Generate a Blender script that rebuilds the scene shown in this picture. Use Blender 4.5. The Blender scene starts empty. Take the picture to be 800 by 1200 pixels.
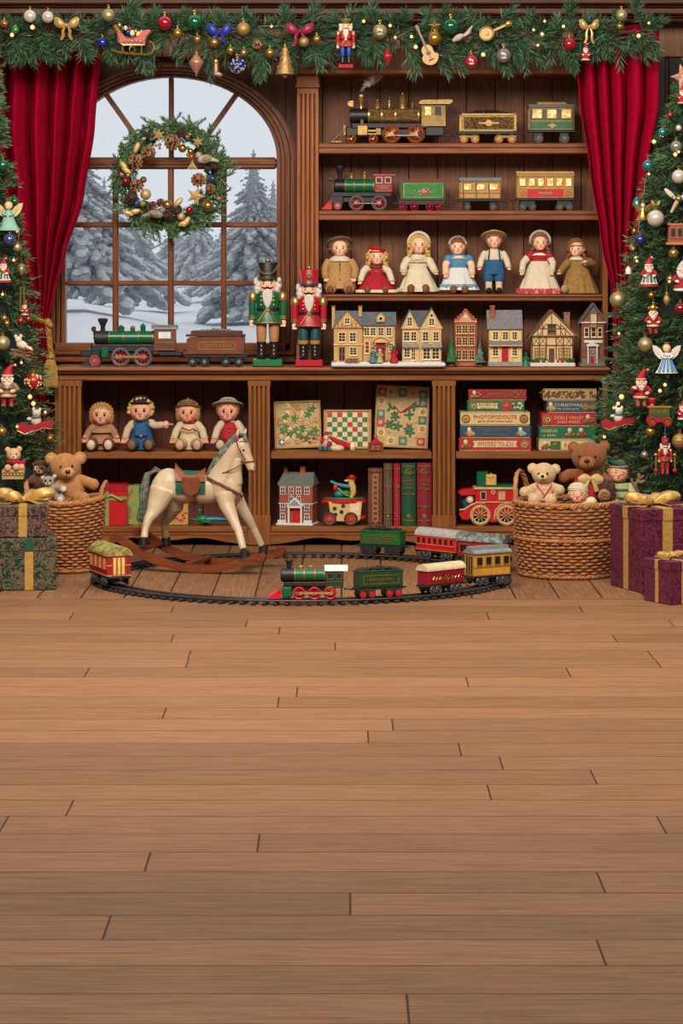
import bpy, bmesh, math, random
import numpy as np
from mathutils import Matrix, Vector, Euler
random.seed(7); rng=np.random.default_rng(7)
PI=math.pi; sin=math.sin; cos=math.cos
SC=bpy.context.scene; COL=SC.collection
# ---------- picture scale of the place: camera 12.21 m from the cabinet front, eye 1.298 m
F=3200.; D0=12.2137; H=1.2977
def U(y): return (D0+y)/F
def X(px,y): return (px-400)*U(y)
def Z(row,y): return H-(row-300)*U(y)
def ROW(z,y): return 300-(z-H)/U(y)
def lin(h):
    h=h.lstrip('#'); out=[]
    for i in (0,2,4):
        c=int(h[i:i+2],16)/255; out.append(c/12.92 if c<=.04045 else ((c+.055)/1.055)**2.4)
    return tuple(out)
_mats={}
def nodes(name):
    m=bpy.data.materials.new(name); m.use_nodes=True; nt=m.node_tree
    return m,nt,nt.nodes['Principled BSDF']
def N(nt,t,**kw):
    n=nt.nodes.new(t)
    for k,v in kw.items():
        if k in n.inputs: n.inputs[k].default_value=v
        else: setattr(n,k,v)
    return n
def mul(c,f): return tuple(min(1,max(0,x*f)) for x in c)
def ramp(nt,stops,interp='LINEAR'):
    r=N(nt,'ShaderNodeValToRGB'); cr=r.color_ramp; cr.interpolation=interp
    while len(cr.elements)<len(stops): cr.elements.new(.5)
    for e,(p,c) in zip(cr.elements,stops): e.position=p; e.color=(*c,1)
    return r
def mat(hexc,rough=.5,metal=0,var=.15,sc=40,bump=0,hex2=None,thr=None,emis=0,coat=0,sheen=0,bsc=None,island=0,detail=3):
    key=(hexc,rough,metal,var,sc,bump,hex2,thr,emis,coat,sheen,bsc,island)
    if key in _mats: return _mats[key]
    m,nt,b=nodes('material_%03d'%len(_mats)); _mats[key]=m; L=nt.links.new
    tc=N(nt,'ShaderNodeTexCoord'); nz=N(nt,'ShaderNodeTexNoise',Scale=sc,Detail=detail)
    L(tc.outputs['Object'],nz.inputs['Vector']); c=lin(hexc)
    if hex2:
        c2=lin(hex2); t=thr or (.42,.58)
        r=ramp(nt,[(t[0],c),(t[1],c2)])
    else: r=ramp(nt,[(.3,mul(c,1-var)),(.7,mul(c,1+var))])
    L(nz.outputs['Fac'],r.inputs['Fac']); out=r.outputs['Color']
    if island:
        g=N(nt,'ShaderNodeNewGeometry'); hs=N(nt,'ShaderNodeHueSaturation')
        mr=N(nt,'ShaderNodeMapRange'); mr.inputs['To Min'].default_value=1-island; mr.inputs['To Max'].default_value=1+island
        L(g.outputs['Random Per Island'],mr.inputs['Value']); L(mr.outputs['Result'],hs.inputs['Value'])
        L(out,hs.inputs['Color']); out=hs.outputs['Color']
    L(out,b.inputs['Base Color'])
    b.inputs['Roughness'].default_value=rough; b.inputs['Metallic'].default_value=metal
    if coat: b.inputs['Coat Weight'].default_value=coat; b.inputs['Coat Roughness'].default_value=.1
    if sheen: b.inputs['Sheen Weight'].default_value=sheen; b.inputs['Sheen Roughness'].default_value=.4
    if emis:
        L(out,b.inputs['Emission Color']); b.inputs['Emission Strength'].default_value=emis
    if bump:
        n2=N(nt,'ShaderNodeTexNoise',Scale=bsc or sc*3,Detail=2); L(tc.outputs['Object'],n2.inputs['Vector'])
        bp=N(nt,'ShaderNodeBump',Strength=bump,Distance=.01); L(n2.outputs['Fac'],bp.inputs['Height']); L(bp.outputs['Normal'],b.inputs['Normal'])
    return m
def wood(dark,light,axis='Z',sc=9,rough=.45,stretch=14,bump=.12):
    key=('w',dark,light,axis,sc,rough,stretch)
    if key in _mats: return _mats[key]
    m,nt,b=nodes('wood_%03d'%len(_mats)); _mats[key]=m; L=nt.links.new
    tc=N(nt,'ShaderNodeTexCoord'); mp=N(nt,'ShaderNodeMapping')
    s=[sc*stretch/4]*3; s['XYZ'.index(axis)]=sc/4; mp.inputs['Scale'].default_value=s
    L(tc.outputs['Object'],mp.inputs['Vector'])
    nz=N(nt,'ShaderNodeTexNoise',Scale=2.2,Detail=6,Roughness=.62,Distortion=.5); L(mp.outputs['Vector'],nz.inputs['Vector'])
    d,l=lin(dark),lin(light); md=tuple((a+b_)/2 for a,b_ in zip(d,l))
    r=ramp(nt,[(.3,d),(.5,md),(.72,l)]); L(nz.outputs['Fac'],r.inputs['Fac'])
    L(r.outputs['Color'],b.inputs['Base Color']); b.inputs['Roughness'].default_value=rough; b.inputs['Specular IOR Level'].default_value=.25
    bp=N(nt,'ShaderNodeBump',Strength=bump,Distance=.004); L(nz.outputs['Fac'],bp.inputs['Height']); L(bp.outputs['Normal'],b.inputs['Normal'])
    return m
# ---------- mesh builder
_txt={}
def text_geo(s):
    if s not in _txt:
        cu=bpy.data.curves.new('t','FONT'); cu.body=s; cu.resolution_u=2; cu.align_x='CENTER'; cu.extrude=.03
        o=bpy.data.objects.new('t',cu); COL.objects.link(o)
        dg=bpy.context.evaluated_depsgraph_get(); me=o.evaluated_get(dg).to_mesh()
        vs=[tuple(v.co) for v in me.vertices]; fs=[tuple(p.vertices) for p in me.polygons]
        o.evaluated_get(dg).to_mesh_clear(); bpy.data.objects.remove(o); bpy.data.curves.remove(cu)
        _txt[s]=(vs,fs)
    return _txt[s]
class MB:
    def __init__(s,t=None,m=None):
        s.t=t; s.m=m; s.V=[]; s.Fc=[]; s.I=[]; s.S=[]; s.mats=[]; s.M=None; s.kind=None; s.label=None; s.smooth=True; s.ang=40; s.remesh=0
    def mi(s,m):
        m=m or s.m
        if m not in s.mats: s.mats.append(m)
        return s.mats.index(m)
    def add(s,vs,fs,m=None,sm=True):
        b=len(s.V)
        if s.M is not None: vs=[tuple(s.M@Vector(v)) for v in vs]
        s.V.extend(vs); i=s.mi(m)
        for f in fs: s.Fc.append([b+k for k in f]); s.I.append(i); s.S.append(sm)
        return s
    def box(s,x0,x1,y0,y1,z0,z1,m=None,bev=0):
        x0,x1=min(x0,x1),max(x0,x1); y0,y1=min(y0,y1),max(y0,y1); z0,z1=min(z0,z1),max(z0,z1)
        if not bev:
            v=[(x,y,z) for z in (z0,z1) for y in (y0,y1) for x in (x0,x1)]
            return s.add(v,[(0,2,3,1),(4,5,7,6),(0,1,5,4),(2,6,7,3),(0,4,6,2),(1,3,7,5)],m,False)
        bev=min(bev,(x1-x0)/2.01,(y1-y0)/2.01,(z1-z0)/2.01)
        vs=[]; idx={}
        for i,(x,sx) in enumerate(((x0,1),(x1,-1))):
            for j,(y,sy) in enumerate(((y0,1),(y1,-1))):
                for k,(z,sz) in enumerate(((z0,1),(z1,-1))):
                    idx[i,j,k]=len(vs)
                    vs+=[(x,y+sy*bev,z+sz*bev),(x+sx*bev,y,z+sz*bev),(x+sx*bev,y+sy*bev,z)]
        g=lambda i,j,k,a: idx[i,j,k]+a
        fs=[]
        def q(l,flip): fs.append(l[::-1] if flip else l)
        for e in (0,1):
            q([g(e,0,0,0),g(e,0,1,0),g(e,1,1,0),g(e,1,0,0)],e)
            q([g(0,e,0,1),g(1,e,0,1),g(1,e,1,1),g(0,e,1,1)],e)
            q([g(0,0,e,2),g(0,1,e,2),g(1,1,e,2),g(1,0,e,2)],e)
        for j in (0,1):
            for k in (0,1): q([g(0,j,k,1),g(0,j,k,2),g(1,j,k,2),g(1,j,k,1)],j!=k)
        for i in (0,1):
            for k in (0,1): q([g(i,0,k,0),g(i,1,k,0),g(i,1,k,2),g(i,0,k,2)],i!=k)
        for i in (0,1):
            for j in (0,1): q([g(i,j,0,0),g(i,j,0,1),g(i,j,1,1),g(i,j,1,0)],i!=j)
        for i in (0,1):
            for j in (0,1):
                for k in (0,1): q([g(i,j,k,0),g(i,j,k,1),g(i,j,k,2)],(i+j+k)%2)
        return s.add(vs,fs,m,False)
    def loft(s,rings,m=None,cap=True,closed=True,sm=True,loop=False):
        n=len(rings[0]); vs=[p for r in rings for p in r]; fs=[]
        K=len(rings)
        for a in range(K if loop else K-1):
            b=(a+1)%K
            for i in range(n if closed else n-1):
                j=(i+1)%n; fs.append((a*n+i,a*n+j,b*n+j,b*n+i))
        if cap and closed and not loop:
            fs.append(tuple(range(n))[::-1]); fs.append(tuple(range((K-1)*n,K*n)))
        return s.add(vs,fs,m,sm)
    def cyl(s,p0,p1,r0,r1=None,m=None,n=12):
        r1=r0 if r1 is None else r1; p0,p1=Vector(p0),Vector(p1); d=(p1-p0)
        if d.length<1e-9: return s
        d.normalize(); a=d.orthogonal().normalized(); b=d.cross(a)
        return s.loft([[tuple(p+(a*cos(2*PI*i/n)+b*sin(2*PI*i/n))*r) for i in range(n)] for p,r in ((p0,r0),(p1,r1))],m)
    def lathe(s,c,prof,m=None,n=16,axis='z',sx=1,sy=1):
        rings=[]
        for r,h in prof:
            r=max(r,1e-3)
            R=[]
            for i in range(n):
                a=2*PI*i/n; u,v=r*cos(a)*sx,r*sin(a)*sy
                R.append({'z':(c[0]+u,c[1]+v,c[2]+h),'y':(c[0]+u,c[1]+h,c[2]+v),'x':(c[0]+h,c[1]+u,c[2]+v)}[axis])
            rings.append(R)
        if axis=='y': rings=[r[::-1] for r in rings]
        return s.loft(rings,m)
    def ell(s,c,r,m=None,n=14,k=9,rot=None):
        if not hasattr(r,'__len__'): r=(r,r,r)
        R=Euler(rot).to_matrix() if rot else None
        rings=[]
        for j in range(k+1):
            t=-PI/2+PI*j/k; t=max(-PI/2+.08,min(PI/2-.08,t)); ring=[]
            for i in range(n):
                a=2*PI*i/n; p=Vector((r[0]*cos(t)*cos(a),r[1]*cos(t)*sin(a),r[2]*sin(t)))
                if R: p=R@p
                ring.append((c[0]+p.x,c[1]+p.y,c[2]+p.z))
            rings.append(ring)
        return s.loft(rings,m)
    def prism(s,poly,y0,y1,m=None,axis='y',sm=False):
        A={'y':lambda p,h:(p[0],h,p[1]),'x':lambda p,h:(h,p[0],p[1]),'z':lambda p,h:(p[0],p[1],h)}[axis]
        ar=sum(poly[i][0]*poly[(i+1)%len(poly)][1]-poly[(i+1)%len(poly)][0]*poly[i][1] for i in range(len(poly)))
        if (ar<0)!=(axis=='y'): poly=poly[::-1]
        return s.loft([[A(p,y0) for p in poly],[A(p,y1) for p in poly]],m,sm=sm)
    def tube(s,pts,r,m=None,n=6,closed=False,cap=True):
        P=[Vector(p) for p in pts]; K=len(P); rings=[]; prev=None
        for i in range(K):
            d=(P[(i+1)%K]-P[i-1]) if closed else (P[min(i+1,K-1)]-P[max(i-1,0)])
            d.normalize()
            a=(prev-d*prev.dot(d)) if prev is not None else d.orthogonal()
            if a.length<1e-6: a=d.orthogonal()
            a.normalize(); prev=a; b=d.cross(a); rr=r[i] if hasattr(r,'__len__') else r
            rings.append([tuple(P[i]+(a*cos(2*PI*j/n)+b*sin(2*PI*j/n))*rr) for j in range(n)])
        return s.loft(rings,m,cap=cap,loop=closed)
    def ring(s,c,R,r,m=None,n=24,axis='y',k=6,sx=1,sz=1):
        pts=[]
        for i in range(n):
            a=2*PI*i/n; u,v=R*cos(a)*sx,R*sin(a)*sz
            pts.append({'y':(c[0]+u,c[1],c[2]+v),'z':(c[0]+u,c[1]+v,c[2]),'x':(c[0],c[1]+u,c[2]+v)}[axis])
        return s.tube(pts,r,m,k,True)
    def star(s,c,R,r,th,m=None,n=5,a0=PI/2):
        f=[(c[0]+(R if i%2==0 else r)*cos(a0+PI*i/n),c[1],c[2]+(R if i%2==0 else r)*sin(a0+PI*i/n)) for i in range(2*n)]
        vs=f+[(c[0],c[1]-th,c[2]),(c[0],c[1]+th,c[2])]
        fs=[]
        for i in range(2*n):
            j=(i+1)%(2*n); fs+= [(i,j,2*n),(j,i,2*n+1)]
        return s.add(vs,fs,m,False)
    def text(s,st,x,y,z,h,w=None,m=None):
        vs,fs=text_geo(st); xs=[v[0] for v in vs]; zs=[v[1] for v in vs]
        if not vs: return s
        k=h/max(max(zs)-min(zs),1e-6); kx=w/max(max(xs)-min(xs),1e-6) if w else k
        cx,cz=(max(xs)+min(xs))/2,(max(zs)+min(zs))/2
        fl=-1 if (s.t is not None and s.t.photo) else 1
        return s.add([(x+(v[0]-cx)*kx,y-v[2]*k,z+fl*(v[1]-cz)*k) for v in vs],fs,m,False)
    def build(s,name,parent,u,photo=None):
        me=bpy.data.meshes.new(name)
        if photo: V=[((x-photo[0])*u,y*u,(photo[1]-z)*u) for x,y,z in s.V]; Fc=[f[::-1] for f in s.Fc]
        else: V=[(x*u,y*u,z*u) for x,y,z in s.V]; Fc=s.Fc
        me.from_pydata(V,[],Fc)
        for m in s.mats: me.materials.append(m)
        me.polygons.foreach_set('material_index',s.I); me.polygons.foreach_set('use_smooth',s.S)
        if any(s.S): me.set_sharp_from_angle(angle=math.radians(s.ang))
        me.update()
        bm=bmesh.new(); bm.from_mesh(me); bmesh.ops.recalc_face_normals(bm,faces=bm.faces); bm.to_mesh(me); bm.free()
        o=bpy.data.objects.new(name,me); COL.objects.link(o)
        if s.remesh:
            md=o.modifiers.new('r','REMESH'); md.mode='VOXEL'; md.voxel_size=s.remesh*u; md.use_smooth_shade=True
            md=o.modifiers.new('s','SMOOTH'); md.factor=.5; md.iterations=8
        if parent: o.parent=parent
        if s.kind: o['kind']=s.kind
        if s.label: o['label']=s.label
        return o
class T:
    """one thing: an Empty at its base with parts, or one mesh when it has the single part ''"""
    def __init__(s,name,label,cat,px,y,z=None,row=None,group=None,photo=False,rz=0,u=None,kind=None,scale=1):
        s.name=name; s.y=y; s.u=(u or U(y))*scale; s.parts=[]; s.rz=rz
        s.loc=(X(px,y),y,Z(row,y) if z is None else z); s.label=label; s.cat=cat; s.group=group; s.kind=kind
        s.photo=(px,ROW(s.loc[2],y)) if photo else None
        s.rx=0;s.ry=0; s.rest=z is not None and z!=0
    def p(s,name='',m=None,parent=None,M=None):
        b=MB(s,m); b.M=M; s.parts.append((name,b,parent)); return b
    def done(s):
        solo=len(s.parts)==1 and s.parts[0][0]==''
        if solo:
            o=s.parts[0][1].build(s.name,None,s.u,s.photo)
        else:
            o=bpy.data.objects.new(s.name,None); COL.objects.link(o); o.empty_display_size=.02
        made={}
        if not solo:
            for n,b,par in s.parts:
                if b.V: made[id(b)]=b.build(n or s.name,made.get(id(par),o) if par else o,s.u,s.photo)
        if s.rest:
            L=[o] if o.type=='MESH' else [c for c in o.children]
            RM=Euler((s.rx,s.ry,0)).to_matrix()
            mz=min((RM@v.co).z for c in L if c.type=='MESH' for v in c.data.vertices)
            s.loc=(s.loc[0],s.loc[1],s.loc[2]-mz+.0006)
        o.location=s.loc; o.rotation_euler=(s.rx,s.ry,s.rz)
        tag(o,s.label,s.cat,s.group,s.kind); s.obj=o
        return o
def tag(o,label=None,cat=None,group=None,kind=None):
    if label: o['label']=label
    if cat: o['category']=cat
    if group: o['group']=group
    if kind: o['kind']=kind
    return o
def kids(o): return [c for c in o.children]
def copy_tree(o,parent=None):
    c=o.copy(); COL.objects.link(c)
    if parent is not None: c.parent=parent
    for ch in list(o.children): copy_tree(ch,c)
    return c
def struct(name,b,u=1,loc=(0,0,0),parent=None):
    o=b.build(name,parent,u); o.location=loc
    if parent is None: o['kind']='structure'
    return o
def S(h): return mat(h)
GOLD=mat('#b3925a',.3,.75,.2,60); GOLDM=mat('#8a7040',.42,.55,.3,90,.2); BRASS=mat('#8f774a',.36,.65,.35,120,.3)
BLACK=mat('#15161a',.45,0,.2,60); IRON=mat('#2a2b2e',.5,.3,.3,80); DKGREEN=mat('#0d4a2c',.35,0,.18,50)
RED=mat('#b3122a',.38,0,.12,50); CRIM=mat('#a00c24',.4,0,.2,60); WHITE=mat('#ece6dc',.5,0,.06,40); CREAM=mat('#e3cfa4',.55,0,.1,40)
SKIN=mat('#f0c3a0',.45,0,.06,50); BLUSH=mat('#e08878',.55,0,.1,50); EYE=mat('#17110e',.2); LIP=mat('#b8333a',.4)
GLOW=mat('#d08a34',.4,0,.3,60,emis=.6,hex2='#ffe0a0',thr=(.35,.65)); LAMP=mat('#ffd98a',.4,0,.02,20,emis=1.2)
# ---------- camera, light, world
cam=bpy.data.cameras.new('camera'); co=bpy.data.objects.new('camera',cam); COL.objects.link(co)
co.location=(0,-D0,H); co.rotation_euler=(PI/2,0,0); cam.sensor_fit='AUTO'; cam.sensor_width=36; cam.lens=96; cam.shift_y=-.25
cam.clip_end=300; SC.camera=co
SC.view_settings.view_transform='Standard'; SC.view_settings.look='None'; SC.view_settings.exposure=0; SC.view_settings.gamma=1
SC.cycles.use_denoising=True; SC.cycles.max_bounces=6; SC.cycles.volume_bounces=3; SC.cycles.transparent_max_bounces=24
w=bpy.data.worlds.new('sky_and_fill'); SC.world=w; w.use_nodes=True; nt=w.node_tree; bg=nt.nodes['Background']
tc=N(nt,'ShaderNodeTexCoord'); sx=N(nt,'ShaderNodeSeparateXYZ'); nt.links.new(tc.outputs['Generated'],sx.inputs[0])
rp=ramp(nt,[(.0,(.22,.195,.175)),(.56,(.21,.19,.17)),(.70,(.78,.82,.88)),(.88,(1.5,1.55,1.62)),(.975,(.9,.94,1.0)),(1,(.74,.79,.86))])  # room side is added dim fill; bright upper band lifts the snow
mr=N(nt,'ShaderNodeMapRange'); mr.inputs['From Min'].default_value=-1
ma=N(nt,'ShaderNodeMath',operation='MULTIPLY_ADD'); nt.links.new(sx.outputs['Z'],ma.inputs[0]); ma.inputs[1].default_value=.55; nt.links.new(sx.outputs['Y'],ma.inputs[2])
nt.links.new(ma.outputs[0],mr.inputs['Value']); nt.links.new(mr.outputs['Result'],rp.inputs['Fac']); nt.links.new(rp.outputs['Color'],bg.inputs['Color'])
bg.inputs['Strength'].default_value=1.0
def area(name,loc,tgt,size,power,col,sy=None):
    l=bpy.data.lights.new(name,'AREA'); l.energy=power; l.color=col; l.size=size
    if sy: l.shape='RECTANGLE'; l.size_y=sy
    o=bpy.data.objects.new(name,l); COL.objects.link(o); o.location=loc
    o.rotation_euler=(Vector(tgt)-Vector(loc)).to_track_quat('-Z','Y').to_euler(); return o
area('added_light',(-1.0,-4.7,3.7),(0,0,1.25),1.6,215,(1,.87,.72))  # unseen area lights, added to brighten the shelves and floor
area('added_light',(1.6,-4.6,3.6),(.2,0,1.0),1.4,90,(1,.9,.78))
area('added_light',(0,-9.2,4.6),(0,-6,0),3.0,115,(1,.92,.82))
area('added_light',(0,-6.2,4.4),(0,-3.2,0),2.4,35,(1,.92,.82))
# ---------- floor
def floor_mat(rot,w_,h_,c1,c2,mort,grain,off=0):
    m,nt,b=nodes('floor_boards'); L=nt.links.new
    tc=N(nt,'ShaderNodeTexCoord'); mp=N(nt,'ShaderNodeMapping'); mp.inputs['Rotation'].default_value=(0,0,rot)
    L(tc.outputs['Object'],mp.inputs['Vector'])
    br=N(nt,'ShaderNodeTexBrick'); br.offset=off; br.inputs['Scale'].default_value=1; br.inputs['Brick Width'].default_value=w_; br.inputs['Row Height'].default_value=h_
    br.inputs['Mortar Size'].default_value=mort; br.inputs['Mortar Smooth'].default_value=.2; br.inputs['Color1'].default_value=(*lin(c1),1); br.inputs['Color2'].default_value=(*lin(c2),1); br.inputs['Mortar'].default_value=(*lin('#4a2f1e'),1)
    sp=N(nt,'ShaderNodeSeparateXYZ'); L(mp.outputs['Vector'],sp.inputs[0]); dv=N(nt,'ShaderNodeMath',operation='DIVIDE'); L(sp.outputs['Y'],dv.inputs[0]); dv.inputs[1].default_value=h_
    fl=N(nt,'ShaderNodeMath',operation='FLOOR'); L(dv.outputs[0],fl.inputs[0]); wn=N(nt,'ShaderNodeTexWhiteNoise'); wn.noise_dimensions='1D'; L(fl.outputs[0],wn.inputs['W'])
    ml=N(nt,'ShaderNodeMath',operation='MULTIPLY_ADD'); L(wn.outputs['Value'],ml.inputs[0]); ml.inputs[1].default_value=w_*3; L(sp.outputs['X'],ml.inputs[2])
    cb=N(nt,'ShaderNodeCombineXYZ'); L(ml.outputs[0],cb.inputs['X']); L(sp.outputs['Y'],cb.inputs['Y']); L(cb.outputs[0],br.inputs['Vector'])
    m2=N(nt,'ShaderNodeMapping'); m2.inputs['Scale'].default_value=(4,75,1) if rot==0 else (75,4,1); L(tc.outputs['Object'],m2.inputs['Vector'])
    nz=N(nt,'ShaderNodeTexNoise',Scale=1.3,Detail=7,Roughness=.65,Distortion=.8); L(m2.outputs['Vector'],nz.inputs['Vector'])
    n3=N(nt,'ShaderNodeTexNoise',Scale=.8,Detail=2); L(tc.outputs['Object'],n3.inputs['Vector'])
    mx=N(nt,'ShaderNodeMix'); mx.data_type='RGBA'; mx.blend_type='MULTIPLY'; mx.inputs[0].default_value=grain
    r=ramp(nt,[(.3,(.40,.35,.30)),(.62,(1.0,1.0,1.0))]); L(nz.outputs['Fac'],r.inputs['Fac'])
    L(br.outputs['Color'],mx.inputs[6]); L(r.outputs['Color'],mx.inputs[7])
    L(mx.outputs[2],b.inputs['Base Color']); b.inputs['Roughness'].default_value=.55; b.inputs['Specular IOR Level'].default_value=.1
    bp=N(nt,'ShaderNodeBump',Strength=.25,Distance=.003); L(br.outputs['Fac'],bp.inputs['Height']); bp.invert=True; L(bp.outputs['Normal'],b.inputs['Normal'])
    return m
b=MB(); FA=floor_mat(0,1.5,.19,'#976d4c','#856042',.0025,.75); FB=floor_mat(PI/2,3.3,.165,'#966d4d','#866044',.004,.75)
YS=-1.86
b.add([(-4,-13,0),(4,-13,0),(4,YS,0),(-4,YS,0)],[(0,1,2,3)],FA,False)
b.add([(-4,YS,0),(4,YS,0),(4,.6,0),(-4,.6,0)],[(0,1,2,3)],FB,False)
struct('floor',b)
# ---------- woods
W_BACK=wood('#5c3a2a','#86593f','Z',9,.5); W_LOW=wood('#4a261c','#6e3c2e','Z',9,.5)
W_SHELF=wood('#6a3c26','#965c3b','X',10,.4); W_PIL=wood('#744224','#a2643a','Z',10,.42); W_CAB=wood('#6d4024','#98602f' '','Z',10,.4); W_CABX=wood('#6d4024','#986033','X',10,.4)
W_WIN=wood('#57301c','#86502f','Z',12,.38); W_WINX=wood('#57301c','#86502f','X',12,.38); W_DARK=wood('#3b2116','#603a28','X',8,.5); W_WALL=wood('#3a2014','#5e3a26','Z',8,.55)
W_TOP=wood('#7d4a30','#a8704c','X',10,.28); SHADOW=mat('#0d0807',.9)  # last one: near-black board seams and backing behind panel gaps
# ---------- back wall with the arched window opening
def arch(cx,cy,rx,rz,bottom,n=40,x0=None):
    p=[(cx-rx,bottom)]
    for i in range(n+1):
        a=PI-PI*i/n; p.append((cx+rx*cos(a),cy-rz*sin(a)))
    p.append((cx+rx,bottom)); return p
YW=.36
def wallring(b,inner,outer_f,y0,y1,m):
    o=[outer_f(p) for p in inner]; n=len(inner)
    vs=[(p[0],y0,p[1]) for p in inner]+[(p[0],y0,p[1]) for p in o]+[(p[0],y1,p[1]) for p in inner]+[(p[0],y1,p[1]) for p in o]
    fs=[]
    for i in range(n-1):
        fs+=[(i,i+1,n+i+1,n+i),(2*n+i,3*n+i,3*n+i+1,2*n+i+1),(i,2*n+i,2*n+i+1,i+1),(n+i,n+i+1,3*n+i+1,3*n+i)]
    fs+=[(0,n,3*n,2*n),(n-1,3*n-1,4*n-1,2*n-1)]
    return b.add(vs,fs,m,False)
tw=T('wall_back',None,None,400,YW,z=0,photo=True,kind='structure'); rb=tw.photo[1]
b=tw.p('',W_WALL); ia=arch(200,187,140,104,424)
def outer(p):
    # push out to a rectangle  x -40..346, row -90..424
    if p[1]>=424: return (-260 if p[0]<200 else 347,424)
    a=math.atan2((187-p[1])/104,(p[0]-200)/140); x=200+ (460 if cos(a)<0 else 147)*cos(a)*1.6; z=187-277*sin(a)*1.6
    return (max(-260,min(347,x)),max(-90,z))
wallring(b,ia,outer,0,26,W_WALL)
b.box(347,1060,0,26,-90,rb,W_WALL); b.box(-260,347,0,26,424,rb,W_WALL)
for x in (-120,-84,-48,-12,24,335): b.box(x-.5,x+.5,-.4,0,-60,424,SHADOW)
tw.done()
b=MB()  # panelled wainscot beyond the right curtain
yy=YW-.02; uu=U(yy)
def wb(x0,x1,r0,r1,d,m): b.box(X(x0,yy),X(x1,yy),yy-d,YW-.001,Z(r0,yy),Z(r1,yy),m,.006)
wb(716,1000,18,34,.05,W_DARK); W_RW=wood('#1c0f0b','#2f1a13','Z',8,.55); wb(716,1000,18,690,.016,W_RW); wb(716,1000,34,60,.022,W_RW); wb(762,779,40,690,.035,W_RW); wb(779,830,40,54,.035,W_RW); wb(782,826,58,330,.024,W_RW); wb(829,846,40,690,.035,W_RW)
struct('trim_1',b)
b=MB() # cornice over the whole wall
for r0,r1,d in ((-60,-6,.36),(-6,3,.30),(3,6,.27),(6,14,.25),(14,17,.22),(17,21,.19)):
    b.box(-1.75,1.75,YW-d,YW,Z(r0,0),Z(r1,0),W_DARK,.006)
struct('trim_2',b)
b=MB() # board behind the garland
for i in range(14):
    x0=-90+i*70; b.box(X(x0,.27),X(x0+69.2,.27),.30,YW-.002,Z(19,.27),Z(66,.27),W_BACK,.003)
struct('trim_3',b)
# ---------- window
t=T('window_1',None,None,200,YW,row=424,photo=True,kind='structure')
f=t.p('window_frame',W_WIN)
def archband(b,rx0,rz0,rx1,rz1,y0,y1,bottom,m):
    i=arch(200,187,rx0,rz0,bottom); o=arch(200,187,rx1,rz1,bottom); n=len(i)
    vs=[(p[0],y0,p[1]) for p in i]+[(p[0],y0,p[1]) for p in o]+[(p[0],y1,p[1]) for p in i]+[(p[0],y1,p[1]) for p in o]; fs=[]
    for k in range(n-1): fs+=[(k,k+1,n+k+1,n+k),(2*n+k,3*n+k,3*n+k+1,2*n+k+1),(k,2*n+k,2*n+k+1,k+1),(n+k,n+k+1,3*n+k+1,3*n+k)]
    fs+=[(0,n,3*n,2*n),(n-1,3*n-1,4*n-1,2*n-1)]
    b.add(vs,fs,m,False)
for a,c,y0 in ((124,128.5,4),(128.5,129.6,14),(129.6,133.6,-3),(133.6,134.6,9),(134.6,139.4,-8),(139.4,140.6,6),(140.6,145,-10),(145,147,-4)):
    k=lambda r:97+(r-124)*.62
    archband(f,a,k(a),c,k(c),y0,24,412,W_WIN)
f.box(60,340,-8,24,402,411,W_WINX,1); f.box(56,346,-14,24,411,416,W_WINX,1.5); f.box(56,346,-9,24,416,424,W_WINX,1)
mu=t.p('muntin',W_WIN)
for x0,x1 in ((131,138),(196,203),(258.5,265)): mu.box(x0,x1,8,16,190,403,W_WIN,1.6)
for r0,r1 in ((260,266.5),(329,335)): mu.box(76,324,9,15,r0,r1,W_WINX,1.6)
mu.box(76,324,5,18,184,198,W_WINX,2.5); mu.box(76,324,3,8,189,193,W_WINX,1)
mu.box(197,203,8,16,90,190,W_WIN,1.6)
for s_ in (-1,1):
    p0=Vector((200+s_*22,12,187)); p1=Vector((200+s_*78,12,108)); d=(p1-p0).normalized(); nn=Vector((-d.z,0,d.x))*3
    mu.add([tuple(p0+nn+Vector((0,-4,0))),tuple(p1+nn+Vector((0,-4,0))),tuple(p1-nn+Vector((0,-4,0))),tuple(p0-nn+Vector((0,-4,0))),tuple(p0+nn+Vector((0,4,0))),tuple(p1+nn+Vector((0,4,0))),tuple(p1-nn+Vector((0,4,0))),tuple(p0-nn+Vector((0,4,0)))],[(0,1,2,3),(4,7,6,5),(0,4,5,1),(1,5,6,2),(2,6,7,3),(3,7,4,0)],W_WIN,False)
gm,gnt,gb=nodes('window_glass'); tr=N(gnt,'ShaderNodeBsdfTransparent'); gl=N(gnt,'ShaderNodeBsdfGlossy'); gl.inputs['Roughness'].default_value=.03
mxs=N(gnt,'ShaderNodeMixShader'); mxs.inputs[0].default_value=.04; gnt.links.new(tr.outputs[0],mxs.inputs[1]); gnt.links.new(gl.outputs[0],mxs.inputs[2]); gnt.links.new(mxs.outputs[0],gnt.nodes['Material Output'].inputs['Surface'])
g=t.p('glass',gm); g.prism(arch(200,187,126,99,404),11.5,12.5,gm)
t.done()
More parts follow.
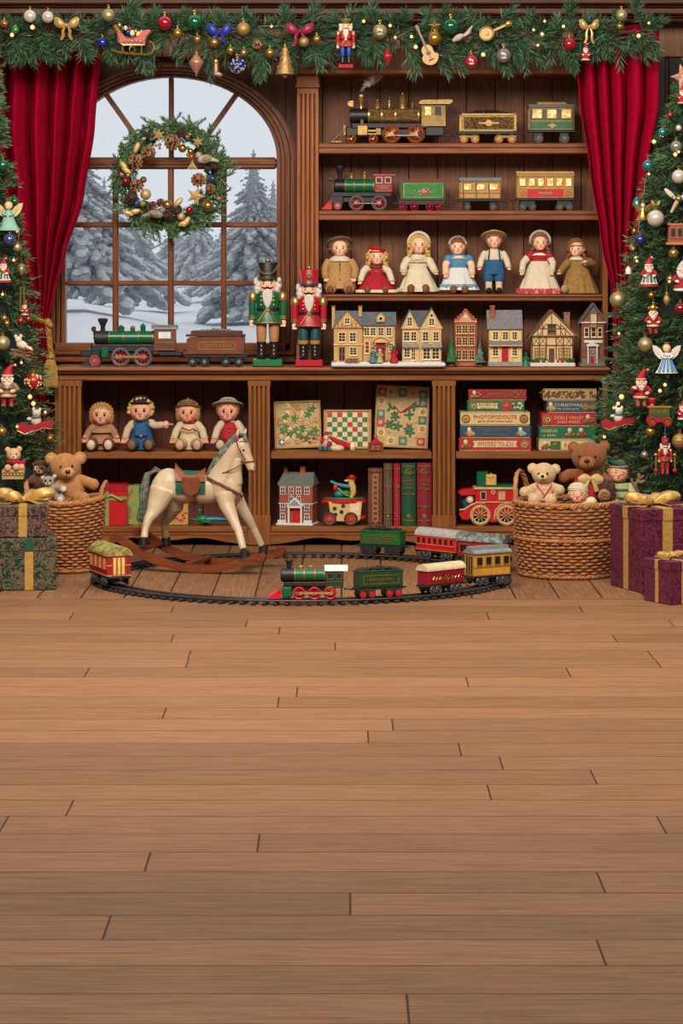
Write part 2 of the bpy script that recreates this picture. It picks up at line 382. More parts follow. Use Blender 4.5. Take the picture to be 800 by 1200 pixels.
# ---------- snow outside
SNOW=mat('#f2f5fa',.8,0,.03,3,.1); 
gz=lambda i,j:(.62+.28*(1-math.exp(-j*.25)))+.06*sin(i*.9+j*.5)+.05*sin(i*.37-j*.3)
def ground(px,y):
    j=math.sqrt(max(0,(y-.7)/.09)); return gz((px+500)/50,j)
b=MB(m=SNOW); rr=[]
for j in range(30):
    yy=.7+j*j*.09; rr.append([(X(-500+i*50,yy)*1.0,yy,gz(i,j)) for i in range(30)])
b.loft(rr,SNOW,closed=False,cap=False); struct('ground_snow',b)
def fir(px,y,row_top,halfw,dark,seed,label,haze):
    R=random.Random(seed); u=U(y); zb=ground(px,y)-.03; t=T('snowy_fir',label,'tree',px,y,z=zb)
    hgt=ROW(zb,y)-row_top; fm=mat(dark,.9,0,.10,12,island=.10); sm=mat(haze,.85,0,.03,12)  # distance haze is painted into these branch and snow colours
    fo=t.p('branches',fm); sn=t.p('snow',sm); tk=t.p('trunk',mat('#8b9097',.9)); tk.cyl((0,0,0),(0,0,hgt*.97),hgt*.022,.6,n=8)
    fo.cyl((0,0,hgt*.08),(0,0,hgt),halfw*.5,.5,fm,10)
    lev=max(12,int(hgt/5.5))
    for i in range(lev):
        q=i/lev; z=hgt*(.06+.94*q); rad=halfw*(1-q)**.9+1.5; nb=max(5,int(15*(1-q)**.8)+4)
        for k in range(nb):
            a=2*PI*(k+R.random()*.9)/nb+i*1.7
            if sin(a)>.75 : continue
            l=rad*R.uniform(.6,1.12); dr=l*R.uniform(.25,.5)
            fo.M=sn.M=Matrix.Translation((0,0,z))@Matrix.Rotation(a,4,'Z')
            n=max(2,int(l/4.2))
            for c in range(n):
                v=(c+.6)/n; x=l*v; zz=-dr*v*v; s_=max(1.6,l*.16)*(1.15-.5*v); yy=R.uniform(-1,1)*s_*.5
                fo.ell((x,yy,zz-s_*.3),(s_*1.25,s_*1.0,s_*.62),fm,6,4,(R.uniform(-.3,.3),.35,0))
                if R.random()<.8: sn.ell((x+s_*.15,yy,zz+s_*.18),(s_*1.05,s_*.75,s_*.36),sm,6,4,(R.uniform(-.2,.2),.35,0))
    fo.M=sn.M=None
    return t.done()
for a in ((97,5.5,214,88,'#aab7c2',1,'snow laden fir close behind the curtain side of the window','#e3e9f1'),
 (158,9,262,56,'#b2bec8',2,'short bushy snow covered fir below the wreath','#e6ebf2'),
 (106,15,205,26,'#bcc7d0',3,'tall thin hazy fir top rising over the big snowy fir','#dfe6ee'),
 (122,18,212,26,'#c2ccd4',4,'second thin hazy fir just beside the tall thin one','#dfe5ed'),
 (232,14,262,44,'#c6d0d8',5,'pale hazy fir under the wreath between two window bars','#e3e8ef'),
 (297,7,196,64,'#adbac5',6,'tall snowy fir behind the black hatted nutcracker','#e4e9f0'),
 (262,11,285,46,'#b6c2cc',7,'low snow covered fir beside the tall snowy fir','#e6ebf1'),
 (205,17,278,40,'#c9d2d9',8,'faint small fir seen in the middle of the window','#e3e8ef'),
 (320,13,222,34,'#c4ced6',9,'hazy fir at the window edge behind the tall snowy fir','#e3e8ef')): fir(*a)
# ---------- lower cabinet
def fluted(b,x0,x1,y0,y1,r0,r1,n,m):
    w=(x1-x0); g=w/(n+.8)*.46; poly=[(x0,y1),(x0,y0)]
    for i in range(n):
        c=x0+w*(i+.9)/(n+.8); poly+=[(c-g/2,y0),(c-g*.4,y0+g*1.1),(c,y0+g*1.7),(c+g*.4,y0+g*1.1),(c+g/2,y0)]
    poly+=[(x1,y0),(x1,y1)]
    b.prism(poly,r0,r1,m,'z')
t=T('lower_bookcase','long brown wooden lower bookcase with fluted pilasters and open toy shelves','bookcase',389,0,z=0,photo=True); RB=t.photo[1]
bk=t.p('back_panel',W_LOW); x=64
while x<712: bk.box(x,min(x+33.3,712),86,90,444,RB-4,W_LOW,.5); x+=34
bk.box(64,712,90,92,444,RB-4,SHADOW)
for x0,x1 in ((67,96),(290,317),(506,534)):
    p=t.p('pilaster',W_CAB); fluted(p,x0+1,x1-1,0,10,452,606,4,W_CAB)
    p.box(x0,x1,.2,12,440,453,W_CAB,.8); p.box(x0,x1,.2,12,604,RB-1,W_CAB,.8); p.box(x0+4,x1-4,9,86,444,RB-1,W_CAB)
p=t.p('side_panel',W_CAB); p.box(64,70,4,90,440,RB,W_CAB)
p=t.p('side_panel',W_CAB); p.box(706,712,0,90,440,RB,W_CAB)
p=t.p('top_rail',W_CABX); p.box(64,712,-1,12,437.5,446,W_CABX,1)
for x0,x1 in ((96,290),(317,506),(534,706)):
    p=t.p('shelf',W_CABX); p.box(x0,x1,1,86,529.5,538,W_CABX,1.2)
    p=t.p('bottom_shelf',W_CABX); p.box(x0,x1,-1,86,617,624,W_CABX,1.2); p.box(x0,x1,.5,6,624,627,W_CABX)
    pts=[(x0,626),(x1,626),(x1,RB-2),(x1-12,RB-3)]
    for i in range(15):
        q=i/14; pts.append((x1-14-(x1-x0-28)*q, 634.5-3*sin(PI*q)+2.2*cos(4*PI*q)))
    pts+=[(x0+12,RB-3),(x0,RB-2)]
    p=t.p('apron',W_CABX); p.prism(pts,1.5,8,W_CABX)
t.done()
ZS_L=Z(529.5,0); ZB_L=Z(617,-.004)
t=T('countertop','long brown wooden countertop carrying the nutcrackers and toy houses','countertop',389,0,row=437.5,photo=True)
b=t.p('',W_TOP); b.box(62,714,-12,92,430,434.5,W_TOP,1.5); b.box(64,713,-7,91,434.3,437.5,W_TOP,1); t.done()
ZC=Z(430,-12*U(0))
# ---------- upper bookcase
YB=.10
t=T('upper_bookcase','tall brown wooden bookcase with three toy shelves beside the window','bookcase',530,YB,z=ZC,photo=True); RC=t.photo[1]
bk=t.p('back_panel',W_BACK); x=343.4
while x<712: bk.box(max(x,352),min(x+33.6,712),60,64,60,RC,W_BACK,.5); x+=34.3
bk.box(352,712,64,66,60,RC,SHADOW)
p=t.p('pilaster',W_PIL); fluted(p,348,373,-2,10,104,RC-22,4,W_PIL); p.box(347,374,-4,10,88,102,W_PIL,1); p.box(346,375,-5,10,100,103,W_PIL,.8); p.box(348,373,-1,10,84,110,W_PIL); p.box(347,374,-4,10,RC-24,RC-.5,W_PIL,1); p.box(349,372,8,10,100,RC-20,W_PIL)
p=t.p('side_panel',W_PIL); p.box(352,373,8,64,60,RC,W_PIL)
p=t.p('side_panel',W_PIL); p.box(706,712,0,64,60,RC,W_PIL)
p=t.p('header',W_SHELF); p.box(340,716,-12,62,58,83,W_BACK,1); p.box(344,712,-15,60,82,88,W_SHELF,1.5)
for r0,r1 in ((168,180),(247,258),(345,353)):
    p=t.p('shelf',W_SHELF); p.box(373,706,-1,60,r0,r0+(r1-r0)*.45,W_SHELF,1.2); p.box(373,706,1,60,r0+(r1-r0)*.4,r1,W_SHELF,1)
t.done()
Z1,Z2,Z3=(Z(r_,YB)+.0008 for r_ in (168,247,345))
# ---------- curtains
VELVET=mat('#9a0229',.95,0,.12,30,.05); VELVET.node_tree.nodes['Principled BSDF'].inputs['Specular IOR Level'].default_value=.08
def curtain(name,label,edge,y0,nf,amp,seed):
    R=random.Random(seed); ph=[R.uniform(0,6) for _ in range(4)]; b=MB(m=VELVET); rows=[]
    NV,NU=90,170
    for j in range(NV+1):
        q=j/NV; row=edge[0][0]+(edge[-1][0]-edge[0][0])*q
        for k in range(len(edge)-1):
            if edge[k][0]<=row<=edge[k+1][0]: break
        a,c=edge[k],edge[k+1]; s=(row-a[0])/(c[0]-a[0]); s=s*s*(3-2*s)*.5+s*.5
        xl,xr=a[1]+(c[1]-a[1])*s,a[2]+(c[2]-a[2])*s; A=(a[3]+(c[3]-a[3])*s)*amp
        R_=[]
        for i in range(NU+1):
            v=i/NU; f=v*nf+.18*sin(v*7+ph[0])+.06*sin(q*5+ph[1]+v*9)
            w=abs(sin(PI*f)); dep=-(w**.62)*1.9*A+A+.15*A*sin(2*PI*f+ph[2])*w
            y=y0+dep; x=xl+(xr-xl)*v+ (xr-xl)/nf*.05*sin(2*PI*f)
            R_.append((X(x,y0),y,Z(row,y0)))
        rows.append(R_)
    b.loft(rows,VELVET,closed=False,cap=False); b.ang=80
    o=b.build(name,None,1); tag(o,label,'curtain'); 
    md=o.modifiers.new('s','SOLIDIFY'); md.thickness=.004
    return o
curtain('curtain','crimson velvet curtain at the window, tied back with gold rope',[(30,-14,124,1),(150,-16,113,1),(230,-2,100,.95),(300,16,78,.8),(345,32,65,.55),(378,39,57,.35),(400,38,60,.4),(470,34,64,.55),(672,30,68,.6)],.13,5.6,.08,3)
curtain('curtain','crimson velvet curtain beside the shelves, half behind the tree',[(30,672,772,1),(120,680,771,1),(200,692,757,.9),(280,705,746,.7),(340,717,738,.4),(380,719,737,.35),(450,720,746,.5),(672,722,750,.5)],-.05,4.8,.062,5)
# ================= toy trains and other wheeled toys (coordinates inside a toy are in its own picture pixels)
def wheel(t,x,row,r,y,spokes,mr,ms,mh=None,th=2.2,rw=None,name='wheel'):
    w=t.p(name,mr); rw=rw or r*.17
    w.ring((x,y,row),r-rw*.6,rw,mr,20 if r>5 else 14,k=5)
    if spokes:
        for k in range(spokes):
            a=2*PI*k/spokes; w.cyl((x,y,row),(x+(r-rw)*cos(a),y,row+(r-rw)*sin(a)),max(.35,r*.055),None,ms,5)
        w.cyl((x,y-th*.6,row),(x,y+th*.6,row),r*.24,None,mh or ms,10)
    else:
        w.cyl((x,y-th*.25,row),(x,y+th*.4,row),r-rw,None,ms,16); w.cyl((x,y-th*.8,row),(x,y+th*.3,row),r*.36,None,mh or ms,10)
    return w
def wheels(t,xs,row,r,W,spokes,mr,ms,mh=None):
    for x in xs:
        for y in (-W,W): wheel(t,x,row,r,y,spokes,mr,ms,mh)
        a=t.p('axle',IRON); a.cyl((x,-W,row),(x,W,row),.7,n=6)
def winframe(b,x0,x1,r0,r1,y,mf,mg,fw=1.0,d=.8,bars=(0,0)):
    """framed pane on a wall that faces -y at depth y"""
    b.box(x0,x1,y-.15,y+.3,r0,r1,mg)
    for a in ((x0-fw,x0,r0-fw,r1+fw),(x1,x1+fw,r0-fw,r1+fw),(x0,x1,r0-fw,r0),(x0,x1,r1,r1+fw)): b.box(a[0],a[1],y-d,y+.3,a[2],a[3],mf)
    for i in range(bars[0]): x=x0+(x1-x0)*(i+1)/(bars[0]+1); b.box(x-.25,x+.25,y-d*.7,y,r0,r1,mf)
    for i in range(bars[1]): z=r0+(r1-r0)*(i+1)/(bars[1]+1); b.box(x0,x1,y-d*.7,y,z-.25,z+.25,mf)
def dome(t,name,x,r0,r1,w,m):
    h=r0-r1; b=t.p(name,m); b.lathe((x,0,r0),[(w*.62,0),(w*.62,-h*.1),(w*.5,-h*.14),(w*.5,-h*.55),(w*.56,-h*.6),(w*.5,-h*.7),(w*.3,-h*.86),(w*.12,-h*.9),(w*.1,-h)],m,14); return b
def rod(t,x0,x1,row,y,m,w=.8):
    b=t.p('side_rod',m); b.box(x0,x1,y-.6,y+.6,row-w,row+w,m,.3); 
    for x in (x0,x1): b.cyl((x,y-1,row),(x,y+.6,row),w*1.7,None,m,10)
def couple(t,x0,x1,row,m=IRON):
    b=t.p('coupler',m); b.box(x0,x1,-1,1,row-1,row+1,m,.4); b.ring((x1 if x1>x0 else x1,0,row),1.6,.55,m,10,'z')
OAK=mat('#8a5a33',.5); VERM=mat('#c01a22',.35,0,.1,40)
GREENM=mat('#0f5a35',.3,0,.15,60); LEAFG=mat('#1f7a2e',.35,0,.2,60); WINE=mat('#8c0f22',.35,0,.15,50); NAVYR=mat('#3a4a57',.5)
# --- gold locomotive
SMOKE,snt,sb=nodes('steam'); lw=N(snt,'ShaderNodeLayerWeight'); lw.inputs['Blend'].default_value=.35; tcs=N(snt,'ShaderNodeTexCoord'); nzs=N(snt,'ShaderNodeTexNoise',Scale=34,Detail=2)
snt.links.new(tcs.outputs['Object'],nzs.inputs['Vector']); rs=ramp(snt,[(.3,(.15,.15,.15)),(.75,(1,1,1))]); snt.links.new(nzs.outputs['Fac'],rs.inputs['Fac'])
iv=N(snt,'ShaderNodeMath',operation='SUBTRACT'); iv.inputs[0].default_value=1; snt.links.new(lw.outputs['Facing'],iv.inputs[1]); pw=N(snt,'ShaderNodeMath',operation='POWER'); snt.links.new(iv.outputs[0],pw.inputs[0]); pw.inputs[1].default_value=1.6
mm=N(snt,'ShaderNodeMath',operation='MULTIPLY'); snt.links.new(rs.outputs['Color'],mm.inputs[0]); snt.links.new(pw.outputs[0],mm.inputs[1]); m3=N(snt,'ShaderNodeMath',operation='MULTIPLY'); snt.links.new(mm.outputs[0],m3.inputs[0]); m3.inputs[1].default_value=.13
trs=N(snt,'ShaderNodeBsdfTransparent'); dfs=N(snt,'ShaderNodeBsdfDiffuse'); dfs.inputs[0].default_value=(.9,.88,.86,1); tl_=N(snt,'ShaderNodeBsdfTranslucent'); tl_.inputs[0].default_value=(.95,.93,.91,1); ad=N(snt,'ShaderNodeAddShader'); snt.links.new(dfs.outputs[0],ad.inputs[0]); snt.links.new(tl_.outputs[0],ad.inputs[1]); mxs=N(snt,'ShaderNodeMixShader'); snt.links.new(m3.outputs[0],mxs.inputs[0]); snt.links.new(trs.outputs[0],mxs.inputs[1]); snt.links.new(ad.outputs[0],mxs.inputs[2]); snt.links.new(mxs.outputs[0],snt.nodes['Material Output'].inputs['Surface'])
ENGR=mat('#a58550',.36,.7,.1,260,.5,hex2='#3a2c18',thr=(.48,.56))
t=T('toy_locomotive','ornate gold toy locomotive with copper spoked wheels and steam on the top shelf','toy train',458,.19,z=Z1,photo=True,group='toy trains on the top shelf')
rb=t.photo[1]; W=10
b=t.p('boiler',ENGR); b.cyl((432,0,134),(491,0,134),9.3,None,ENGR,20)
for x in (432,447,463,490): b.cyl((x-1,0,134),(x+1,0,134),9.9,None,GOLD,20)
b=t.p('smokebox',IRON); b.cyl((411,0,134),(432,0,134),8.6,None,BLACK,20); b.cyl((409.6,0,134),(411,0,134),7.2,None,IRON,20)
b=t.p('running_board',IRON); b.box(412,500,-9,9,143,149,IRON,.8); b.box(405,420,-7,7,148,158,BLACK,1); b.box(498,520,-8,8,147,158,BLACK,1); b.prism([(440,146),(500,146),(498,160),(445,158)],-4,4,IRON)
c=t.p('cab',BRASS); c.box(493,522,-10,10,122,147,BRASS,.6)
winframe(c,497.5,504.5,124,134,-10,GOLDM,GLOW); winframe(c,509,516.5,124,134,-10,GOLDM,BLACK); 
for x in (497,507,517): c.box(x-2,x+2,-10.6,-10,137,144,GOLDM)
r=t.p('cab_roof',GOLD); r.prism([(490,119),(494,116),(529,115.5),(530,118),(526,121),(491,121)],-12,12,GOLD)
b=t.p('smokestack',GOLD); b.lathe((423,0,127),[(2.5,1.5),(2.8,-2),(2.2,-4),(2.8,-7),(4.6,-14),(5.0,-17),(4.2,-18.5),(3,-19)],GOLD,14)
dome(t,'sand_dome',442,126,115,7,GOLD); dome(t,'steam_dome',471.5,126,107,10,GOLD); dome(t,'bell',456,126,112,4,GOLD); dome(t,'whistle',483,126,117,3,GOLD)
b=t.p('headlamp',GOLD); b.box(408.5,414.5,-3,3,116,124,GOLD,.6); b.cyl((407.5,0,120),(409,0,120),2.2,None,GLOW,10); b.box(410,413,-1,1,124,128,IRON)
b=t.p('cylinder',GOLDM); b.box(418,431,-11,-4,145,158,GOLD,1.2); b.box(418,431,4,11,145,158,GOLD,1.2); b.cyl((424,-8,139),(424,-8,146),2,None,GOLD,8); b.box(430,446,-9.5,-8,151,153,GOLD); b.box(430,446,-9.5,-8,155,156.5,GOLD); b.box(440,446,-10,-7,149,157,GOLDM,.4)
b=t.p('cowcatcher',BRASS)
for k in range(6): y=-8+16*k/5; b.cyl((404,y,151),(389,y*.9,165),.8,.9,BRASS,6)
b.box(387,400,-9,9,163.5,166,BRASS,.5); b.box(402,405,-9,9,145,158,BRASS,.4)
COPP=mat('#a8603a',.35,.6,.15,60)
wheels(t,(458.5,486.5),156,10.2,W,16,COPP,COPP,GOLD); wheels(t,(411.5,437),161.5,5.2,W,6,COPP,COPP,GOLD); rod(t,456,488,157.5,-W-1.6,mat('#9a9690',.3,.8))
couple(t,520,528,157); t.done()
s=T('steam_wisp','thin grey wisp of steam rising from the gold locomotive stack','steam',423,.19,row=105,photo=True)
b=s.p('',SMOKE); R=random.Random(5)
for i in range(46):
    q=(i/45)**.8; w=1.2+5.2*q; b.ell((423+18*q**1.5+R.gauss(0,.35+2.6*q),-3-9*q+R.uniform(-2,2),107-17*q+R.gauss(0,.4+2.2*q)),(w*R.uniform(.5,.9),w*.7,w*R.uniform(.45,.8)),SMOKE,12,8,(0,R.uniform(-.6,.6),0))
s.done()
t=T('toy_tender','gold filigree toy coal tender behind the gold locomotive','toy train',569,.19,z=Z1,photo=True,group='toy trains on the top shelf')
b=t.p('body',BRASS); b.box(537,604,-9,9,133,152,GOLDM,.8); b.box(543,601,-9.4,9.4,136,150,ENGR,.3); b.box(540,604,-9.8,9.8,131.5,134,GOLD,.4); b.box(540,604,-9.8,9.8,151,153,GOLD,.4); b.cyl((572,-10,143),(572,-9,143),4,None,GOLD,14); b.box(560,584,-9.9,-9,142,144,GOLD)
for x in (539,603): b.box(x-1.6,x+1.6,-9.8,9.8,136 if x<550 else 132,153,GOLD,.4)
b=t.p('coal',BLACK)
COAL=mat('#1d1d20',.6,.1,.4,120,.4)
R=random.Random(2)
for i in range(60): q=R.random(); b.ell((543+58*q,R.uniform(-7,7),132-4*sin(PI*q)*R.uniform(.4,1)),(R.uniform(1.5,2.8),2.2,R.uniform(1.2,2)),COAL,6,4)
b=t.p('chassis',IRON); b.box(535,605,-8,8,152,156,IRON,.6)
for x in (549,593): b.box(x-12,x+12,-9,9,157,161,GOLDM,1)
wheels(t,(543,556,584,599),161.5,5.2,8,0,GOLDM,COPP,GOLD); couple(t,536,531,158); t.done()
def coach(name,label,px,y,z,x0,x1,rr,group,mb,mroof,roof='arch',win=None,floor=None,W=9,wh=None,deck=IRON,panel=None,wm=mat('#5a5a5e',.4,.4),ws=mat('#3a3a3d',.5,.3),wr=4.5,band=None,rz=0,ends=True,writing=None,lowtrim=None,u=None):
    """passenger coach: rr=(roof top, eave, sill line, body bottom, wheel centre row)"""
    t=T(name,label,'toy train',px,y,z=z,photo=True,group=group,rz=rz,u=u); top,eave,sill,bot,wc=rr
    b=t.p('body',mb); b.box(x0,x1,-W,W,eave,bot,mb,.6)
    if panel: b.box(x0+1.5,x1-1.5,-W-.35,W+.35,sill,bot-1.2,panel,.2)
    if band: 
        for rw in (eave+1.2,sill-.4,bot-.8): b.box(x0-.3,x1+.3,-W-.5,W+.5,rw-.5,rw+.5,band)
    n,mw,mf,wh_=win; span=(x1-x0)/n
    for i in range(n):
        c=x0+span*(i+.5); hw=span*.30
        for s_ in (1,-1): 
            w=t.p('window',mf); w.M=Matrix.Identity(4) if s_==1 else Matrix.Translation((2*px,0,0))@Matrix.Rotation(PI,4,'Z')
            cc=c if s_==1 else c
            winframe(w,cc-hw,cc+hw,eave+wh_[0],eave+wh_[1],-W-.3,mf,mw,.8,.7)
    if ends:
        for xe,s_ in ((x0,-1),(x1,1)): 
            w=t.p('end_door',mf)
            for yy in (-5,0,5): w.box(xe,xe+s_*.6,yy-1.6,yy+1.6,eave+3,bot-2,mw); 
            for yy in (-7.5,-2.5,2.5,7.5): w.box(xe,xe+s_*1,yy-.5,yy+.5,eave+1,bot-1,mf)
    r=t.p('roof',mroof)
    h=eave-top
    if roof=='arch': prof=[(W*1.12*cos(PI*k/12),eave+.8-(h+.8)*sin(PI*k/12)) for k in range(13)]
    elif roof=='clere': prof=[(W*1.12,eave),(W*1.1,eave-h*.2),(W*.8,eave-h*.5),(W*.5,eave-h*.55),(W*.48,top),(-W*.48,top),(-W*.5,eave-h*.55),(-W*.8,eave-h*.5),(-W*1.1,eave-h*.2),(-W*1.12,eave)]
    else: prof=[(W*1.1,eave),(W*1.05,top),(-W*1.05,top),(-W*1.1,eave)]
    r.prism(prof,x0-1.6,x1+1.6,mroof,'x')
    c=t.p('chassis',deck); c.box(x0-2.5,x1+2.5,-W+.5,W-.5,bot,bot+2.6,deck,.5)
    L=x1-x0
    xs=wh or (x0+L*.14,x0+L*.30,x0+L*.70,x0+L*.86)
    for q in ((xs[0]+xs[1])/2,(xs[-1]+xs[-2])/2) if len(xs)==4 else xs: c.box(q-(wr*2.1 if len(xs)==4 else wr),q+(wr*2.1 if len(xs)==4 else wr),-W*.66,W*.66,bot+2,wc+1,deck,.8)
    wheels(t,xs,wc,wr,W*.92,0,wm,ws,wm)
    if writing: 
        wt=t.p('lettering',writing[1]); wt.text(writing[0],px,-W-.55,writing[2],writing[3],writing[4],writing[1])
    couple(t,x0-2,x0-7,bot+3,deck); couple(t,x1+2,x1+6,bot+3,deck)
    return t
DKBR=mat('#5f4a33',.5,0,.2,50); OLIVE=mat('#4a4a36',.5,0,.2,60)
t=coach('toy_coach','dark green toy coach with lit windows at the end of the top shelf train',645,.19,Z1,620,671,(121,125,141,151,161),'toy trains on the top shelf',OLIVE,mat('#4c4438',.5),'flat',(3,GLOW,GOLDM,(2.5,12)),panel=mat('#1c5a2c',.4),wh=(630,660.5),wr=5.6,band=GOLDM,W=10)
b=t.p('roof_vent',GOLDM); b.box(628,664,-4,4,117.5,121.5,GOLDM,.8); b=t.p('crest',GOLD); b.cyl((646,-11,146),(646,-10,146),2.6,None,GOLD,10); b.box(641,651,-10.9,-10,145.3,146.7,GOLD); t.done()
# --- second shelf
def loco(name,label,px,y,z,f,group,colors,W=9,rz=0,u=None):
    t=T(name,label,'toy train',px,y,z=z,photo=True,group=group,rz=rz,u=u); mb,ms,mc,mroof,mw,mwr,mcow,mdome=colors
    b=t.p('boiler',mb); x0,x1,cy,r=f['boiler']; b.cyl((x0,0,cy),(x1,0,cy),r,None,mb,20)
    for q in (0.03,.33,.66,.97): x=x0+(x1-x0)*q; b.cyl((x-.5,0,cy),(x+.5,0,cy),r*1.05,None,f.get('bandm',GOLDM),20)
    sx0=f['smoke']; b=t.p('smokebox',ms); b.cyl((sx0,0,cy),(x0,0,cy),r*1.02,None,ms,20); b.cyl((sx0-1.5,0,cy),(sx0,0,cy),r*.8,r*.9,IRON,18); b.cyl((sx0-3,0,cy),(sx0-1,0,cy),1.1,None,GOLDM,8)
    if f.get('box'): b=t.p('running_board',IRON); a=f['box']; b.box(a[0],a[1],-W*.85,W*.85,a[2],a[3],IRON,.6); b.box(a[0]+8,a[1]-8,-W*.45,W*.45,a[3],a[3]+6,IRON)
    if f.get('trim'): b.box(x0,x1,-W*.9,-W*.84,f['trim']-.5,f['trim']+.5,f.get('bandm',GOLDM))
    c=f['cab']; b=t.p('cab',mc); b.box(c[0],c[1],-W,W,c[2],c[3],mc,.5)
    w=(c[1]-c[0]); nw=f.get('cabwin',2); hw=w/nw*.28
    for k in range(nw):
        q=c[0]+w*(k+.5)/nw; winframe(b,q-hw,q+hw,c[2]+3,c[2]+3+(c[3]-c[2])*.3,-W,f.get('wf',GOLDM),f.get('wg',BLACK),.6,.6)
    b.box(c[0]+2,c[1]-2,-W-.35,-W,c[3]-(c[3]-c[2])*.36,c[3]-2,f.get('panel',mc)); 
    for rw in (c[3]-(c[3]-c[2])*.38,c[3]-1.6): b.box(c[0]+1.5,c[1]-1.5,-W-.5,-W,rw-.3,rw+.3,GOLDM)
    r_=t.p('cab_roof',mroof); a=f['roof']; r_.prism([(W*1.15*cos(PI*k/10),a[3]-(a[3]-a[2])*sin(PI*k/10)**.6) for k in range(11)],a[0],a[1],mroof,'x')
    st=f['stack']; b=t.p('smokestack',f.get('stackm',ms)); hh=st[1]-st[2]
    prof=[(st[3]*.5,2),(st[3]*.45,-hh*.35),(st[3]*.62,-hh*.5),(st[3],-hh*.82),(st[3]*.98,-hh*.93),(st[3]*.6,-hh)] if not f.get('straight') else [(st[3]*.7,2),(st[3]*.62,-hh*.2),(st[3]*.8,-hh*.75),(st[3],-hh*.9),(st[3]*.9,-hh)]
    b.lathe((st[0],0,st[1]),prof,f.get('stackm',ms),14)
    for d in f['domes']: dome(t,'steam_dome',*d,mdome)
    if f.get('lamp'): l=f['lamp']; b=t.p('headlamp',GOLDM); b.box(l[0]-2.2,l[0]+2.2,-2.5,2.5,l[1]-3,l[1]+3,ms,.6); b.cyl((l[0]-3.2,0,l[1]),(l[0]-2,0,l[1]),1.8,None,GOLDM,10); b.box(l[0]-.8,l[0]+1.2,-1,1,l[1]+2,cy-r*.3,ms)
    k=f['cow']; b=t.p('cowcatcher',mcow); b.prism([(k[0],k[3]),(k[1],k[2]),(k[1]+3,k[2]),(k[1]+3,k[3])],-W*.8,W*.8,mcow); b.box(k[1],k[1]+2.5,-W*.9,W*.9,k[2]-2,k[2]+2,mcow,.5)
    for i in range(4): y=-W*.7+W*1.4*i/3; b.cyl((k[0]-.5,y,k[3]-.3),(k[1],y,k[2]+.3),.6,None,mcow,5)
    if f.get('cyl'): a=f['cyl']; b=t.p('cylinder',f.get('cylm',mb)); b.box(a[0],a[1],-W*1.05,-W*.4,a[2],a[3],f.get('cylm',mb),1.5); b.box(a[0],a[1],W*.4,W*1.05,a[2],a[3],f.get('cylm',mb),1.5)
    for ws in f['wheels']: wheels(t,ws[0],ws[1],ws[2],W,ws[3],mwr,mw,f.get('hub',mwr))
    if f.get('rod'): a=f['rod']; rod(t,a[0],a[1],a[2],-W-1.6,f.get('rodm',mat('#9a9690',.3,.8)),a[3] if len(a)>3 else .8)
    couple(t,c[1]+1,c[1]+4,f.get('coup',c[3]+2))
    t.loc=(t.loc[0]+f.get('dxm',0),)+t.loc[1:]
    return t
G2='toy trains on the second shelf'; STEEL=mat('#8d8f92',.35,.7,.1,60)
t=loco('toy_locomotive','small green boilered toy locomotive with red cab on the second shelf',417,.19,Z2,dict(boiler=(401,436,218.5,8),smoke=390,box=(385,456,226,231),cab=(436,457,206,226),roof=(434,460,203,206.5),stack=(395.5,211,194,5.5),domes=[(409,210,203.5,6),(424.5,210,202,6.5)],lamp=(386,210),dxm=.01,cow=(374,383,237,246),wheels=[((415,441.5),238.5,8.6,12),((393,),242,4.6,0)],rod=(414,440,239),panel=mat('#7d0b1a',.4),wf=CREAM),G2,(GREENM,BLACK,WINE,WINE,VERM,STEEL,VERM,GOLD))
b=t.p('lettering',GOLD); b.text('NYRMOR',446.5,-9.6,221,3,12,GOLD); b=t.p('pilot_frame',IRON); b.box(383,400,-7,7,228,240,IRON,1); t.done()
t=T('toy_tender','green toy tender painted with pink roses on the second shelf','toy train',493,.19,z=Z2,photo=True,group=G2)
b=t.p('body',LEAFG); b.prism([(467,216),(469,212),(478,211),(487,211),(521,211),(521,234),(469,234)],-9,9,mat('#184f22',.35)); b.box(473,519,-9.4,9.4,214.5,232,LEAFG)
for a in ((473,519,214.5,215.5),(473,519,231,232),(472,473.4,214.5,232),(518,519,214.5,232)): b.box(a[0],a[1],-9.8,9.8,a[2],a[3],GOLDM)
fl=t.p('painted_roses',VERM); R=random.Random(4); PINK=mat('#d9607a',.5)
fl.ell((496,-9.6,224),(3,.5,3),PINK,8,5)
for i in range(22):
    x=496+R.gauss(0,7); fl.ell((max(479,min(514,x)),-9.6,224+R.gauss(0,2)),(1.4,.4,1.1),R.choice([VERM,CREAM,GOLDM,PINK]),6,4)
b=t.p('top_rail',WINE); b.prism([(475,211.5),(487,209.5),(487,211.5)],-9.5,9.5,WINE); b.box(486,521.5,-9.5,9.5,209.6,211.6,WINE,.3)
b=t.p('chassis',BLACK); b.box(466,521,-8,8,234,240,BLACK,.6)
wheels(t,(472,485,503,514),242,4.6,8,6,WINE,WINE,WINE); couple(t,466,461,238); couple(t,521,526,238); t.done()
t=coach('toy_coach','short tan yellow toy coach with a grey roof on the second shelf',560,.19,Z2,539,585,(209.5,213.5,228,234.5,244),G2,mat('#b58a45',.5),mat('#55626a',.5),'flat',(3,GLOW,GOLDM,(3.5,10)),wh=(547,577),wr=4,band=mat('#6f4f22',.5))
b=t.p('doors',mat('#8f6a30',.5)); 
for x in (547,562,577): b.box(x-5.2,x-4,-10,-9,216,234,mat('#6f4f22',.5))
t.done()
t=coach('toy_coach','long red and gold toy coach with a row of lit windows',638,.19,Z2,606,670.5,(202,207,223,233.5,243.5),G2,mat('#b5853a',.45),mat('#b08138',.45),'clere',(6,GLOW,GOLDM,(3.5,12)),wh=(612,623,655,666),wr=4.4,panel=VERM,band=GOLDM,deck=BLACK)
